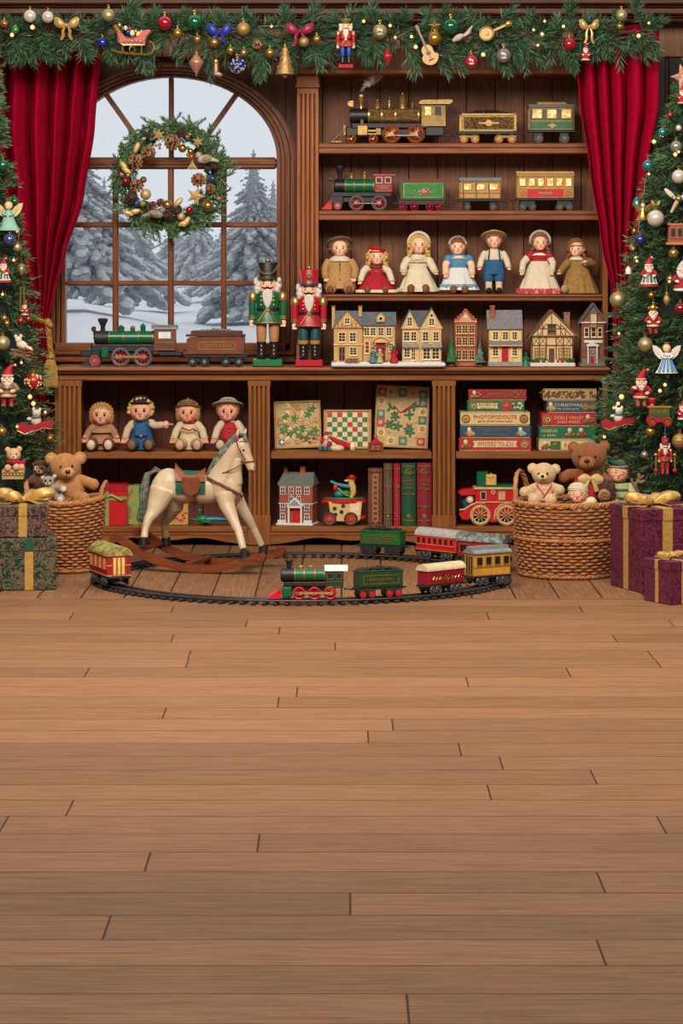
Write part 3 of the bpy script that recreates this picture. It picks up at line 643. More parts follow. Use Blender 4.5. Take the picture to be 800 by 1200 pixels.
b=t.p('crest',GOLD); b.box(630,646,-10,-9.2,226,229,GOLDM); 
for x in (612,664.5): b.box(x-5,x+5,-9.8,-9.2,223.5,232,mat('#a57b35',.4)); b.ring((x,-10,228),2.6,.5,VERM,12)
t.done()
# --- countertop loco and tender
YT=.02
t=loco('toy_locomotive','big black and green toy locomotive with a wooden cab on the countertop','',YT,ZC,{},'',[None]*8) if 0 else loco('toy_locomotive','big black and green toy locomotive with a wooden cab on the countertop',150,YT,ZC,dict(boiler=(127,181,395,8),smoke=112,box=(108,186,404,411),cab=(181,206,385,410),roof=(178,208,380,385),stack=(120.5,387,372,6),domes=[(141.5,388,380,8.5),(155.5,388,382,5.5),(167.5,388,378,6)],lamp=(110,385),cow=(95,106,419,427),wheels=[((142,168),417.5,10.4,10),((112,),421.5,6.2,0)],rod=(138,170,417,1.6),rodm=mat('#8f6a4c',.6),cabwin=1,wg=mat('#dfe4e8',.3),wf=STEEL,panel=mat('#5a3018',.5),cyl=(119,128,406,419),cylm=GREENM,hub=STEEL),None,(GREENM,IRON,OAK and mat('#6d3b20',.45),mat('#6c6a70',.5),VERM,STEEL,IRON,GREENM),W=11)
b=t.p('front_frame',IRON); b.box(96,118,-9,9,409,417,IRON,1); b.cyl((97,-8,412),(97,8,412),2.2,None,IRON,8); b.cyl((108,-9,402),(108,-9,419),1,None,IRON,6); b.box(186,214,-8,8,410,416,IRON,1); b=t.p('bell',GOLDM); b.ell((155.5,0,384),3,COPP,10,6); t.done()
t=T('toy_tender','wooden toy coal tender with gold lettering on the countertop','toy train',253,YT,z=ZC,photo=True)
MAHO=mat('#6b3419',.4,0,.2,60)
b=t.p('body',MAHO); b.prism([(219,396),(222,394),(284,392),(287,394),(286,413.5),(220,413.5)],-11,11,MAHO); b.box(223,285,-11.4,11.4,397,413,mat('#71391c',.4)); b.box(218,287.5,-12,12,390.5,393,mat('#4a2016',.5),.6); b.box(224,284,-11,11,386.5,391,mat('#4a2016',.5),.6)
for a in ((233,276,399,400),(233,276,407,408),(232.6,233.4,399,408),(275.6,276.4,399,408)): b.box(a[0],a[1],-11.8,-11,a[2],a[3],GOLD)
b=t.p('lettering',GOLD); b.text('TUMBER RAIRO',254.5,-11.8,403.5,4,36,GOLD)
b=t.p('load',mat('#51604a',.8,0,.4,150,hex2='#8d9478',thr=(.45,.6))); R=random.Random(9); LD=b.m
for i in range(90): q=R.random(); b.ell((227+55*q,R.uniform(-9,9),387.5-2.8*sin(PI*q)*R.uniform(.3,1)),(R.uniform(1.2,2.4),2,R.uniform(1,1.8)),LD,6,4)
b=t.p('chassis',IRON); b.box(216,290,-9,9,413.5,417.5,IRON,.8); 
for x in (234,273): b.box(x-12,x+12,-10,10,418,423,IRON,1)
wheels(t,(226,240,265,280),422,5.6,9.5,0,IRON,BLACK,STEEL); couple(t,217,211,418); t.done()
# --- toy red car with the green trunk on top, third bay, floor level
YR=.08
t=T('toy_car','red toy car with cream spoked wheels and green luggage on its roof','toy car',570,YR,z=ZB_L,photo=True)
CW=mat('#c5a577',.5,0,.15,40)
b=t.p('body',VERM); b.prism([(537,602),(541,600),(546,594),(556,590),(570,589),(570,574),(604,574),(604,604),(588,604),(580,612),(574,612),(569,606),(560,602),(548,609),(541,609)],-12,12,VERM)
b=t.p('cabin',VERM); b.box(556,601,-13,13,573.5,589,VERM,.8); winframe(b,563,568,577,585,-13,CW,BLACK,.9,.8); winframe(b,584,590,577,585,-13,CW,CW,.9,.8,(2,0)); b.ring((577,-13,577),2,.7,CW,12); b.box(556,604,-13.6,-13,588,589.3,CW)
b=t.p('roof',VERM); b.prism([(536,577),(541,574),(557,573),(558,580),(540,581)],-12,12,VERM); b=t.p('cabin_roof',CREAM); b.box(554,605,-15,15,571.2,574.4,CW,1)
b=t.p('hood',GREENM); b.lathe((547,0,589),[(2,-9),(5,-7),(6.5,0),(5,7),(3,9)],mat('#1c5c56',.4),12); b=t.p('headlamp',CW); b.ring((550,-9,586),3.4,1.1,CW,14); b.ell((550,-9,586),(2.6,1.4,2.6),WHITE,10,6)
b=t.p('fender',CW)
b.tube([(538,-11,598),(544,-12,597),(551,-12,592),(558,-12,589.5),(568,-12,590)],1.1,CW,6); b.tube([(578,-12,609),(580,-12,598),(586,-12,591.5),(594,-12,590),(602,-12,592)],1.1,CW,6)
for x in (562,592.5): 
    for y in (-13,13): wheel(t,x,604,11.4,y,10,CW,CW,GOLDM)
b=t.p('trunk',GREENM); b.box(558,572,-9,9,553.5,571.5,GREENM,.8); b.box(572,602,-11,11,568.5,571.5,GREENM,.6)
b=t.p('parcel',mat('#d1a45a',.6)); b.box(568.5,581,-12,-4,556.5,569.5,b.m,1.2); b.star((574.5,-12.6,559),5,2.5,1,b.m,4)
t.done()
# --- tin wagon toy with a dragon-like rider, middle bay floor level
t=T('tin_toy','yellow tin wagon toy with red wheels and a green winged figure on top','tin toy',403,.06,z=ZB_L,photo=True)
TY=mat('#d2ae63',.5,0,.15,60); TEAL=mat('#1f6f6b',.45); 
b=t.p('body',TY); b.prism([(385,588),(424,588),(422,608),(418,612),(388,610)],-9,9,TY)
for x,r_ in ((392,596),(400,600),(393,603),(402,593)): b.cyl((x,-9.6,r_),(x,-8.9,r_),2.4,None,mat('#14333a',.5),10)
b.box(410,421,-9.6,-9,590,604,CREAM); 
b=t.p('deck',VERM); b.lathe((403,0,588),[(2,1.5),(26,1.5),(26.5,0),(26,-2),(24,-2.6),(2,-3)],VERM,24,sy=.42); b.lathe((403,0,584.8),[(2,0),(24,0),(23,-1),(2,-1.2)],mat('#3f6b38',.5),24,sy=.42)
b=t.p('rider',GREENM); b.ell((397,0,580),(6,5,5),TEAL); b.ell((405,0,579),(6,5,4),mat('#2f6f3a',.5)); b.tube([(387,-2,564.5),(394,-2,568),(402,-1,570),(410,0,571),(416,0,568)],[1.6,2,2.4,2.4,1.2],mat('#2a7f8a',.45),8); b.tube([(395,-2,572),(400,-3,577),(408,-4,582)],[1,1.8,1.2],mat('#2f8a4a',.45),8); b.ell((393,-3,572),(3,2.5,4),VERM)
b=t.p('bird_head',TY); b.tube([(411,0,584),(414,0,578),(413,0,571),(411,0,565)],[2.5,3.5,4,3.5],TY,10); b.ell((411,0,563),(5,4,4),TY); b.ell((406,-1,564),(3,1.6,1.4),mat('#e5c27d',.5)); b=t.p('hat',VERM); b.lathe((412,0,560.5),[(6.5,.6),(6.8,-.4),(3.5,-1.2),(3.2,-3),(1,-3.4)],VERM,14)
for x in (386,411): 
    for y in (-10.5,10.5): wheel(t,x,608,7.6,y,0,mat('#24453f',.5),VERM,GOLDM)
b=t.p('bumper',VERM); b.prism([(413,609),(428,604),(427,607),(414,612)],-7,7,VERM); t.done()
# ================= floor train on its oval track
TC=(X(353,-1.25),-1.25); TR=.80
b_=T('toy_track','round dark metal toy train track on the floorboards','toy track',353,-1.25,z=0.001,u=1)
def arcpts(R,n=96,z=0): return [(R*cos(2*PI*i/n),R*sin(2*PI*i/n),z) for i in range(n)]
RAIL=mat('#4a4240',.4,.5,.2,40); TIE=mat('#29211d',.7)
for dr in (-.028,.028):
    p=b_.p('rail',RAIL); p.tube([(x,y,.016) for x,y,z in arcpts(TR+dr)],.0045,RAIL,6,True)
p=b_.p('rail',TIE); p.tube([(x,y,.013) for x,y,z in arcpts(TR)],.003,TIE,6,True)
p=b_.p('sleepers',TIE); p.kind='stuff'
for i in range(124):
    p.M=Matrix.Rotation(2*PI*i/124,4,'Z'); p.box(TR-.044,TR+.044,-.008,.008,0,.010,TIE,.002)
b_.done(); ZT=.0208
def on_track(px,front):
    """place by picture column: angle on the circle, returns x,y,heading"""
    best=None
    for i in range(3600):
        a=2*PI*i/3600; x,y=TC[0]+TR*cos(a),TC[1]+TR*sin(a)
        if (y<TC[1])!=front: continue
        d=abs(400+x/U(y)-px)
        if best is None or d<best[0]: best=(d,x,y,a)
    return best[1:]
def settle(t,px,front,yaw=None):
    x,y,a=on_track(px,front); h=a+PI/2
    while h>PI/2: h-=PI
    while h<-PI/2: h+=PI
    t.loc=(x,y,ZT); t.rz=(h if yaw is None else yaw); return t.done()
UF=U(TC[1]-.75); UBK=U(TC[1]+.6)
FT='toy train cars standing on the floor track'
# floor locomotive: drawn around px 360, rows to 702
def fy(px,front): return on_track(px,front)[1]
y=fy(358,True); rz=ROW(ZT,y)
t=loco('toy_locomotive','green and black toy locomotive with red wheels leading on the floor track',358,y,ZT,dict(boiler=(344,381,674.5,8),smoke=330,box=(332,392,682,687),cab=(381,402,669,689),roof=(380,407,663,669),stack=(338.5,668,656,4.6),straight=1,domes=[(352.5,668,662.5,6),(364,668,662.5,6)],cow=(314,326,692,701.5),wheels=[((350,368,386),695,7.2,8)],rod=(352,388,695,1.1),rodm=mat('#a07850',.5),cyl=(330,342,687.5,700),panel=mat('#123c26',.4),hub=GOLDM,trim=682.5,bandm=COPP),FT,(GREENM,BLACK,mat('#123c26',.4),WHITE,VERM,VERM,VERM,GOLD),W=9)
b=t.p('safety_valve',VERM); b.ell((374,0,666),(1.6,1.6,2.2),VERM,8,5); settle(t,358,True)
def tender(label,px,front,x0,x1,top,bot,wc,mb,wheelm,writing,label_m=GOLD):
    y=fy(px,front); t=T('toy_tender',label,'toy train',px,y,z=ZT,photo=True,group=FT)
    b=t.p('body',mb); b.box(x0,x1,-9,9,top,bot,mb,.8); b.box(x0-.6,x1+.6,-9.6,9.6,top-.8,top+1,mb,.4)
    for a in ((x0+6,x1-6,top+5,top+5.8),(x0+6,x1-6,bot-4.6,bot-3.8),(x0+5.6,x0+6.4,top+5,bot-3.8),(x1-6.4,x1-5.6,top+5,bot-3.8)): b.box(a[0],a[1],-9.5,-9,a[2],a[3],GOLDM)
    c=t.p('coal',COAL); R=random.Random(px)
    for i in range(70): q=R.random(); c.ell((x0+3+(x1-x0-6)*q,R.uniform(-7.5,7.5),top-1-3*sin(PI*q)*R.uniform(.2,1)),(R.uniform(1.3,2.6),2.1,R.uniform(1,1.9)),COAL,6,4)
    w=t.p('lettering',label_m); w.text(writing,(x0+x1)/2,-9.6,(top+bot)/2+.5,3.2,(x1-x0)*.52,label_m)
    d=t.p('chassis',IRON); d.box(x0-2,x1+2,-8,8,bot,bot+3,IRON,.5); L=x1-x0
    for q in (.2,.8): d.box(x0+L*q-10,x0+L*q+10,-8.5,8.5,bot+2.5,wc+.5,IRON,.8)
    wheels(t,(x0+L*.10,x0+L*.30,x0+L*.70,x0+L*.90),wc,4.4,8.4,0,IRON,wheelm,wheelm); couple(t,x0-2,x0-8,bot+2); couple(t,x1+2,x1+7,bot+2)
    return t
settle(tender('dark green toy tender right behind the green floor locomotive',443,True,415,471,671,690,698,mat('#173f22',.4),VERM,'RITIT CRUMERY'),443,True)
y=fy(516,True)
t=coach('toy_wagon','crimson toy wagon with a cream rounded roof behind the green floor tender',516,y,ZT,487,546,(664,671,672,688,694),FT,WINE,mat('#c9b48c',.6),'arch',(1,WINE,WINE,(6,7)),wr=4.6,W=9.5,deck=IRON,ends=False)
b=t.p('crest',GOLD); b.ring((517,-9.9,680.5),3.4,.7,GOLD,16); b.star((517,-10,680.5),2.4,1,.5,GOLD); b=t.p('scrollwork',GOLD)
for s_ in (-1,1): b.tube([(517+s_*(6+k*1.05),-9.8,680.5+1.8*sin(k*1.25)) for k in range(18)],.5,GOLD,4); b.tube([(517+s_*(8+k*1.6),-9.8,683+.8*cos(k*2.2)) for k in range(9)],.35,GOLD,4)
settle(t,516,True)
# yellow coach on the right bend, red coach with grey roof behind it
def free(t,px,row,yaw):
    y=F*H/(row-300)-D0 if row else t.y; t.loc=(X(px,y),y,ZT); t.rz=yaw; return t.done()
UR=U(-1.05)
x,y,a=on_track(571,True)
t=coach('toy_coach','yellow toy coach with a grey roof on the bend of the floor track',573,y,ZT,548,598,(650,658,674,684,690),FT,mat('#c58d33',.45),mat('#7d7f80',.5),'clere',(4,BLACK,mat('#a8772a',.5),(4,13)),wr=4.6,W=11,band=mat('#8f6420',.5))
t.u*=1.0; settle(t,571,True,.55)
y=fy(524,False)
t=coach('toy_coach','red toy passenger coach with a pale grey roof on the back of the floor track',509,y,ZT,478,541,(624,632,643,650,655),FT,VERM,mat('#a9a6a4',.5),'arch',(7,mat('#3a1512',.4),mat('#d2483a',.4),(3,11)),wr=4.4,W=9.5,band=mat('#d2683a',.5))
settle(t,516,False)
y=fy(573,False)
t=coach('toy_coach','dark red toy coach with a mottled grey roof behind the yellow coach',575,y,ZT,546,604,(628,637,648,654,660),FT,mat('#8f1424',.45),mat('#55605a',.6,0,.3,70,hex2='#8b9189'),'clere',(3,BLACK,mat('#b5402e',.5),(4,12)),wr=4.4,W=10)
t.u*=1.05; settle(t,567,False,-.62)
settle(tender('bright green toy tender standing alone at the back of the floor track',443,False,420,471,626,642,649,mat('#1c5c2a',.4),IRON,'LOBMA RIGREN'),446,False)
y=fy(136,True)
t=coach('toy_coach','small red toy coach with a mossy gold roof beside the tall wicker basket',137,-1.32,ZT,103,171,(646,656,668,680,686),FT,mat('#96202a',.45),mat('#6f7438',.6,0,.3,50,hex2='#b09a55'),'arch',(4,mat('#d8c46a',.5),mat('#c23a30',.45),(3,16)),wr=5,W=14,band=mat('#c99a4a',.5))
t.u*=1.0
settle(t,129,True)
# ================= dolls, nutcrackers, plush toys (x right, z up, local pixels)
def face(b,c,r,skin=SKIN,sx=.92,yaw=0,tilt=0,eye=None,mouth=True,big=1):
    M0=b.M; M=(M0 or Matrix.Identity(4))@Matrix.Translation(c)@Matrix.Rotation(yaw,4,'Z')@Matrix.Rotation(tilt,4,'Y'); b.M=M
    b.ell((0,0,0),(r*sx,r*.9,r),skin,18,12); b.ell((0,-r*.55,-r*.5),(r*.5,r*.35,r*.4),skin,12,8)
    b.ell((0,-r*.92,-r*.18),(r*.12,r*.13,r*.14),skin,8,5)
    for s_ in (-1,1):
        b.ell((s_*r*.52,-r*.66,-r*.30),(r*.25,r*.10,r*.22),BLUSH,10,6,(0,0,s_*.6))
        if big<2: b.ell((s_*r*.36,-r*.79,r*.06),(r*.16,r*.06,r*.12),WHITE,10,6,(0,0,s_*.4))
        b.ell((s_*r*.35,-r*.83,r*.05),(r*.095*big,r*.06,r*.11*big),eye or EYE,8,6)
        b.box(s_*r*.36-r*.17,s_*r*.36+r*.17,-r*.86,-r*.74,r*.24,r*.28,mat('#6b4630',.7)) if big<2 else None
        b.ell((s_*r*.9*sx/.92,0,-r*.05),(r*.12,r*.16,r*.2),skin,8,5)
    if mouth: b.ell((0,-r*.86,-r*.46),(r*.17,r*.07,r*.075),LIP,8,5)
    b.M=M0
def hair(t,c,r,m,style,yaw=0,seed=1):
    R=random.Random(seed); b=t.p('hair',m); b.M=Matrix.Translation(c)@Matrix.Rotation(yaw,4,'Z')
    b.ell((0,r*.28,r*.14),(r*1.06,r*.95,r*1.04),m,16,10)
    n=13
    for i in range(n):   # fringe framing the face
        a=-.25+ (PI+.5)*i/(n-1); x,z=cos(a)*r*.92,sin(a)*r*.82+r*.18
        b.ell((x,-r*.42+.3*r*(abs(cos(a))),z),(r*.25,r*.24,r*.3),m,8,6,(0,-(a-PI/2)*.8,0))
    if style=='fringe' or style=='bob':
        for i in range(7): x=(-.6+1.2*i/6)*r; b.ell((x,-r*.72+abs(x)*.25,r*.52),(r*.17,r*.16,r*.34),m,8,6)
    if style in('curls','long','ringlets'):
        k=3 if style=='curls' else 6
        for s_ in (-1,1):
            for j in range(k):
                for q in range(3):
                    b.ell((s_*r*(.95+.18*sin(j*2.1+q*2)),r*(-.25+.4*q)+R.uniform(-.1,.1)*r,r*(.25-.34*j)),(r*.27,r*.27,r*.25),m,9,6)
    if style=='bob':
        for s_ in (-1,1):
            b.ell((s_*r*.93,r*.05,-r*.25),(r*.3,r*.55,r*.7),m,12,8)
    if style=='mop':
        for i in range(46):
            a=R.uniform(-.5,PI+.5); q=R.uniform(0,1); b.ell((cos(a)*r*(1.0+.12*R.random()),-r*.45+q*r*1.0,sin(a)*r*.95+r*.14),(r*.2,r*.2,r*.2),m,8,5)
    b.M=None; return b
def rotlathe(b,c,prof,m,rx=0,ry=0,n=20,sx=1,sy=1):
    M0=b.M; b.M=(M0 or Matrix.Identity(4))@Matrix.Translation(c)@Euler((rx,ry,0)).to_matrix().to_4x4(); b.lathe((0,0,0),prof,m,n,'z',sx,sy); b.M=M0
def hat(t,c,r,kind,m,band=None,ry=0,rx=-.35):
    b=t.p('hat' if kind!='bonnet' else 'bonnet',m); x,y,z=c
    if kind=='brim': rotlathe(b,(x,y+r*.25,z+r*.45),[(r*.8,-.05*r),(r*1.55,.0),(r*1.6,r*.1),(r*.95,r*.18),(r*.92,r*.5),(r*.7,r*.72),(r*.2,r*.78)],m,rx,ry); 
    if kind=='brim' and band: rotlathe(b,(x,y+r*.25,z+r*.45),[(r*.98,r*.16),(r*1.0,r*.2),(r*.98,r*.36),(r*.95,r*.36)],band,rx,ry)
    if kind=='slouch': rotlathe(b,(x,y+r*.15,z+r*.4),[(r*.8,-r*.2),(r*1.25,-r*.12),(r*1.3,0),(r*1.02,r*.1),(r*1.0,r*.35),(r*.7,r*.6),(r*.25,r*.72),(r*.1,r*.95)],m,rx,ry)
    if kind=='beret': b.ell((x,y+r*.15,z+r*.66),(r*1.12,r*1.05,r*.44),m,16,8,(rx,ry,0)); b.ring((x,y+r*.12,z+r*.46),r*.92,r*.12,m,20,'z'); b.ell((x-r*1.0,y-r*.2,z+r*.1),(r*.22,r*.22,r*.26),m,8,6)
    if kind=='bonnet':
        for k,(a,bb) in enumerate(((1.22,.15),(1.05,.2))):
            pts=[(x+r*a*cos(q),y+r*(-.05+.35*k),z+r*.2+r*a*sin(q)) for q in [(-.25+(PI+.5)*i/24) for i in range(25)]]; b.tube(pts,r*bb,m,8)
        b.ell((x,y+r*.42,z+r*.35),(r*1.08,r*.75,r*1.0),m,16,9)
        for i in range(22): q=-.2+(PI+.4)*i/21; b.ell((x+r*1.3*cos(q),y-r*.12,z+r*.2+r*1.3*sin(q)),r*.12,m,7,5)
    if kind=='cap': z+=r*.22; b.ell((x,y+r*.2,z+r*.42),(r*1.02,r*.98,r*.72),m,16,9); b.ell((x,y-r*.7,z+r*.42),(r*.75,r*.5,r*.1),m,14,6,(-.2,0,0)); b.ring((x,y+r*.1,z+r*.42),r*.98,r*.09,m,20,'z')
    if kind=='dome': b.ell((x,y+r*.3,z+r*.42),(r*1.1,r*.9,r*.85),m,16,9); b.ring((x,y+r*.2,z+r*.3),r*1.05,r*.1,m,20,'z',sz=1)
    if kind=='band': b.tube([(x+r*1.02*cos(q),y-r*.25,z+r*.1+r*1.02*sin(q)) for q in [(.15+(PI-.3)*i/16) for i in range(17)]],r*.14,m,8); b.ell((x,y+r*.25,z+r*.45),(r*.98,r*.85,r*.72),m,14,8)
    return b
def skirt(b,z0,w0,z1,w1,m,d0=.7,d1=.8,y1=0,folds=9,amp=.06,hem=None,n=72,cx=0,sx=0):
    rings=[]
    for j in range(9):
        q=j/8; w=w0+(w1-w0)*(q**.85); z=z0+(z1-z0)*q; R_=[]
        for i in range(n):
            a=2*PI*i/n; k=1+amp*q*sin(folds*a+1.3*q)+amp*.5*q*sin((folds*2+1)*a)
            R_.append((cx+sx*q+w*k*cos(a),y1*q+w*(d0+(d1-d0)*q)*k*sin(a),z))
        rings.append(R_)
    b.loft(rings,m)
    if hem:
        rings=[[(cx+sx+(p[0]-cx-sx)*f,p[1]*f+(1-f)*y1,z1+h) for p in rings[-1]] for f,h in ((1.0,(z0-z1)*.16),(1.035,(z0-z1)*.13),(1.05,0),(.9,-.3))]
        b.loft(rings,hem)
def arm(t,s_,sh,el,ha,r,ms,mh=SKIN,hr=None,name='arm'):
    b=t.p(name,ms); pts=[Vector(sh).lerp(Vector(el),q) for q in (0,.35,.7,1)]+[Vector(el).lerp(Vector(ha),q) for q in (.35,.7,.92)]
    b.tube([tuple(p) for p in pts],[r*.9,r*1.15,r*1.05,r,r*.95,r*.9,r*.85],ms,10); b.ring(tuple(Vector(el).lerp(Vector(ha),.9)),r*.8,r*.22,ms,12,'z')
    h=Vector(ha); d=(h-Vector(el)).normalized(); hr=hr or r*.8
    b.ell(tuple(h),(hr*.9,hr*.75,hr*1.15),mh,10,7); 
    for k in range(4): b.tube([tuple(h+Vector(((k-1.5)*hr*.42,-hr*.2,0))),tuple(h+d*hr*1.5+Vector(((k-1.5)*hr*.42,-hr*.35,0)))],hr*.22,mh,5)
    b.tube([tuple(h+Vector((-s_*hr*.7,-hr*.2,hr*.2))),tuple(h+d*hr*.7+Vector((-s_*hr*1.1,-hr*.4,0)))],hr*.22,mh,5)
    return b
def shoe(t,c,r,m,sole=None,name='shoe'):
    b=t.p(name,m); b.ell(c,(r*.85,r*1.2,r),m,12,8); 
    if sole: b.ell((c[0],c[1]-r*.75,c[2]),(r*.72,r*.5,r*.85),sole,12,7)
    return b
BLOND=mat('#c9a566',.6,0,.3,130,.3); BROWNH=mat('#6d4a30',.6,0,.3,130,.3); AUBURN=mat('#7c4c2c',.6,0,.3,130,.3); SANDY=mat('#a77c48',.6,0,.3,130,.3)
TAN=mat('#b08653',.8,0,.12,90,.2); LINEN=mat('#d8cbb2',.8,0,.08,90,.2); DENIM=mat('#285a88',.8,0,.2,120,.2); SKYB=mat('#4f86ab',.8,0,.18,80,.2); MUSTARD=mat('#94703a',.8,0,.2,70,.25); SUEDE=mat('#7b4d31',.8,0,.2,60,.1); REDC=mat('#a90f26',.75,0,.15,70,.15); PALEB=mat('#d5d8d6',.8,0,.06,60,.15)
GD='seven porcelain dolls on the third shelf'
YD=.19
def legs_front(t,xs,y,z,r,m,mst=None):
    for x in xs: shoe(t,(x,y,z),r,m)
# 1 boy in tan coat
t=T('porcelain_doll','boy doll in a buttoned tan coat with a big white collar and grey hat','doll',398,YD,z=Z3)
b=t.p('head',SKIN); face(b,(0,-1,53),10.2); hair(t,(0,0,53),10.2,BROWNH,'curls'); hat(t,(0,0,53),10.2,'brim',mat('#6d5b4c',.8),None,-.12,-.55)
b=t.p('coat',TAN); b.loft([[(w*cos(2*PI*i/20),w*.68*sin(2*PI*i/20)+yo,z) for i in range(20)] for z,w,yo in ((6,19,-5),(14,18,-3),(22,15.5,-1),(32,14,0),(40,12.5,0),(44,7,0))],TAN)
for z in (34,28,22,16): b.ell((0,-10.6 if z>20 else -14,z),1.1,mat('#3c2a1c',.5),8,5)
b.box(-.25,.25,-12,-8,14,40,mat('#7a5a34',.8)); b=t.p('collar',LINEN); b.lathe((0,0,41),[(5,4),(11,1),(13.5,-2.5),(13,-3.5),(6,0)],LINEN,20,sy=.85)
for s_ in (-1,1):
    arm(t,s_,(s_*12.5,-1,39),(s_*18,-4,28),(s_*16.5,-10,18),4.6,TAN,hr=3.1)
    b=t.p('leg',TAN); b.tube([(s_*6,-3,10),(s_*10,-12,8),(s_*11,-19,5)],[8,7.6,6],TAN,12); shoe(t,(s_*11,-22,4.5),4.5,SUEDE)
t.group=GD; t.done()
# 2 red pinafore
t=T('porcelain_doll','blonde doll in a crimson pinafore and crimson beret','doll',440.5,YD,z=Z3,group=GD)
b=t.p('head',SKIN); face(b,(1,-1,43.5),10); hair(t,(1,0,43.5),10,BLOND,'long'); hat(t,(1,0,44.5),10,'beret',REDC,None,.22)
b=t.p('dress',REDC); b.loft([[(w*cos(2*PI*i/20),w*.7*sin(2*PI*i/20),z) for i in range(20)] for z,w in ((19,8.5),(24,8.5),(29,8.8),(33,8),(35,4))],REDC); skirt(b,22,9,2,23,REDC,.7,.72,-6,9,.07,LINEN)
b=t.p('bodice_trim',mat('#4d3a2f',.7)); b.lathe((0,0,31),[(9,-1.2),(9.6,0),(8.6,1.5)],mat('#4d3a2f',.7),20,sy=.74); b.ell((0,-7.5,26),1.1,GOLD,8,5); b.ell((0,-7.8,22),1.1,GOLD,8,5)
for s_ in (-1,1):
    arm(t,s_,(s_*9,0,32),(s_*15,-3,26),(s_*18.5,-7,15),4.2,LINEN,hr=2.5); shoe(t,(s_*10,-20,5),4.8,SUEDE)
t.done()
# 3 cream dress
t=T('porcelain_doll','tall blonde doll in a ruffled cream dress and lace bonnet','doll',489.5,YD,z=Z3,group=GD)
b=t.p('head',SKIN); face(b,(1,-1,57),10.3); hair(t,(1,0,57),10.3,BLOND,'long'); hat(t,(1,1,58),10,'bonnet',LINEN)
b=t.p('dress',LINEN); b.loft([[(w*cos(2*PI*i/20),w*.7*sin(2*PI*i/20),z) for i in range(20)] for z,w in ((26,11),(32,11),(38,11.5),(43,10.5),(47,5))],LINEN); skirt(b,30,11,3,22.5,LINEN,.7,.72,-5,8,.07,mat('#cbbd9f',.8))
b=t.p('collar',CREAM); b.lathe((0,0,42),[(5,3),(12,0),(14,-4),(13,-5),(8,-2)],mat('#dccdae',.8),24,sy=.8); b.ell((-1,-10.5,41),(4,2.5,2),LINEN); b.ell((-5,-10,41),(3.4,2,2.4),LINEN,rot=(0,.5,0)); b.ell((3,-10,41),(3.4,2,2.4),LINEN,rot=(0,-.5,0))
for s_ in (-1,1):
    arm(t,s_,(s_*11,0,42),(s_*17,-4,32),(s_*(20 if s_>0 else 17),-9,26),4.6,LINEN,hr=2.8); shoe(t,(s_*8.5,-18,6),5.8,SUEDE)
t.done()
# 4 blue dress
t=T('porcelain_doll','brown haired doll in a blue dress with a pale apron and grey hairband','doll',537,YD,z=Z3,group=GD)
b=t.p('head',SKIN); face(b,(-1,-1,54),9.8); hair(t,(-1,0,54),9.8,AUBURN,'fringe'); hat(t,(-1,0,55),9.9,'band',mat('#a9a7a3',.8))
b=t.p('dress',SKYB); b.loft([[(w*cos(2*PI*i/20),w*.7*sin(2*PI*i/20),z) for i in range(20)] for z,w in ((26,9.5),(32,10),(38,11.5),(43,10.5),(47,5))],SKYB)
b=t.p('apron',PALEB); skirt(b,30,10,4,23,PALEB,.7,.7,-5,9,.06); b.lathe((0,-5,9),[(21.6,2),(22.1,1),(22.3,-1),(21.4,-1.5)],mat('#7f9fba',.8),40,sy=.70)
b=t.p('collar',LINEN); b.lathe((0,0,43),[(4,3),(9,.6),(10.5,-2),(9,-2.5)],LINEN,20,sy=.8)
for s_ in (-1,1):
    arm(t,s_,(s_*11,0,42),(s_*15,-3,33),(s_*15.5,-11,22),4.3,SKIN,hr=2.7); b=t.p('sleeve',SKYB); b.ell((s_*12.5,-1,39),(5.5,5.4,6.5),SKYB,12,8,(0,-s_*.5,0)); b.ring((s_*14,-2,34.5),3.7,.9,PALEB,14,'z')
    shoe(t,(s_*6.5,-19,4.5),5.2,SUEDE)
t.done()
# 5 boy with straw hat standing
t=T('porcelain_doll','standing boy doll in blue knee breeches with braces and a straw hat','doll',578.5,YD,z=Z3,group=GD)
b=t.p('head',SKIN); face(b,(0,-1,61),9.2); hair(t,(0,0,61),9.2,AUBURN,'fringe'); hat(t,(0,0,61),9.6,'brim',mat('#b18f68',.8,0,.15,120,.3),mat('#7a5a3c',.8),.0,-.5)
b=t.p('shirt',LINEN); b.loft([[(w*cos(2*PI*i/20),w*.66*sin(2*PI*i/20),z) for i in range(20)] for z,w in ((30,10.5),(38,10.5),(45,10.5),(49,9),(52,4))],LINEN)
b=t.p('breeches',DENIM); b.loft([[(w*cos(2*PI*i/20),w*.68*sin(2*PI*i/20),z) for i in range(20)] for z,w in ((22,12),(28,12),(36,11.4),(39,11))],DENIM)
b=t.p('braces',mat('#33383f',.7))
for s_ in (-1,1):
    b.tube([(s_*7,-7.4,38),(s_*6,-7.5,45),(s_*5.4,-4,51)],.8,mat('#33383f',.7),5)
    l=t.p('leg',DENIM); l.tube([(s_*6,0,27),(s_*6.3,0,18),(s_*6.2,0,14)],[6.8,6.8,5.6],DENIM,12); l.tube([(s_*6,0,14),(s_*6,0,3)],[4.4,3.8],LINEN,10)
    shoe(t,(s_*6,-2.5,2.8),3.9,BLACK); arm(t,s_,(s_*9.5,0,48),(s_*14.5,-2,39),(s_*17,-6,30),3.9,LINEN,hr=2.3)
t.done()
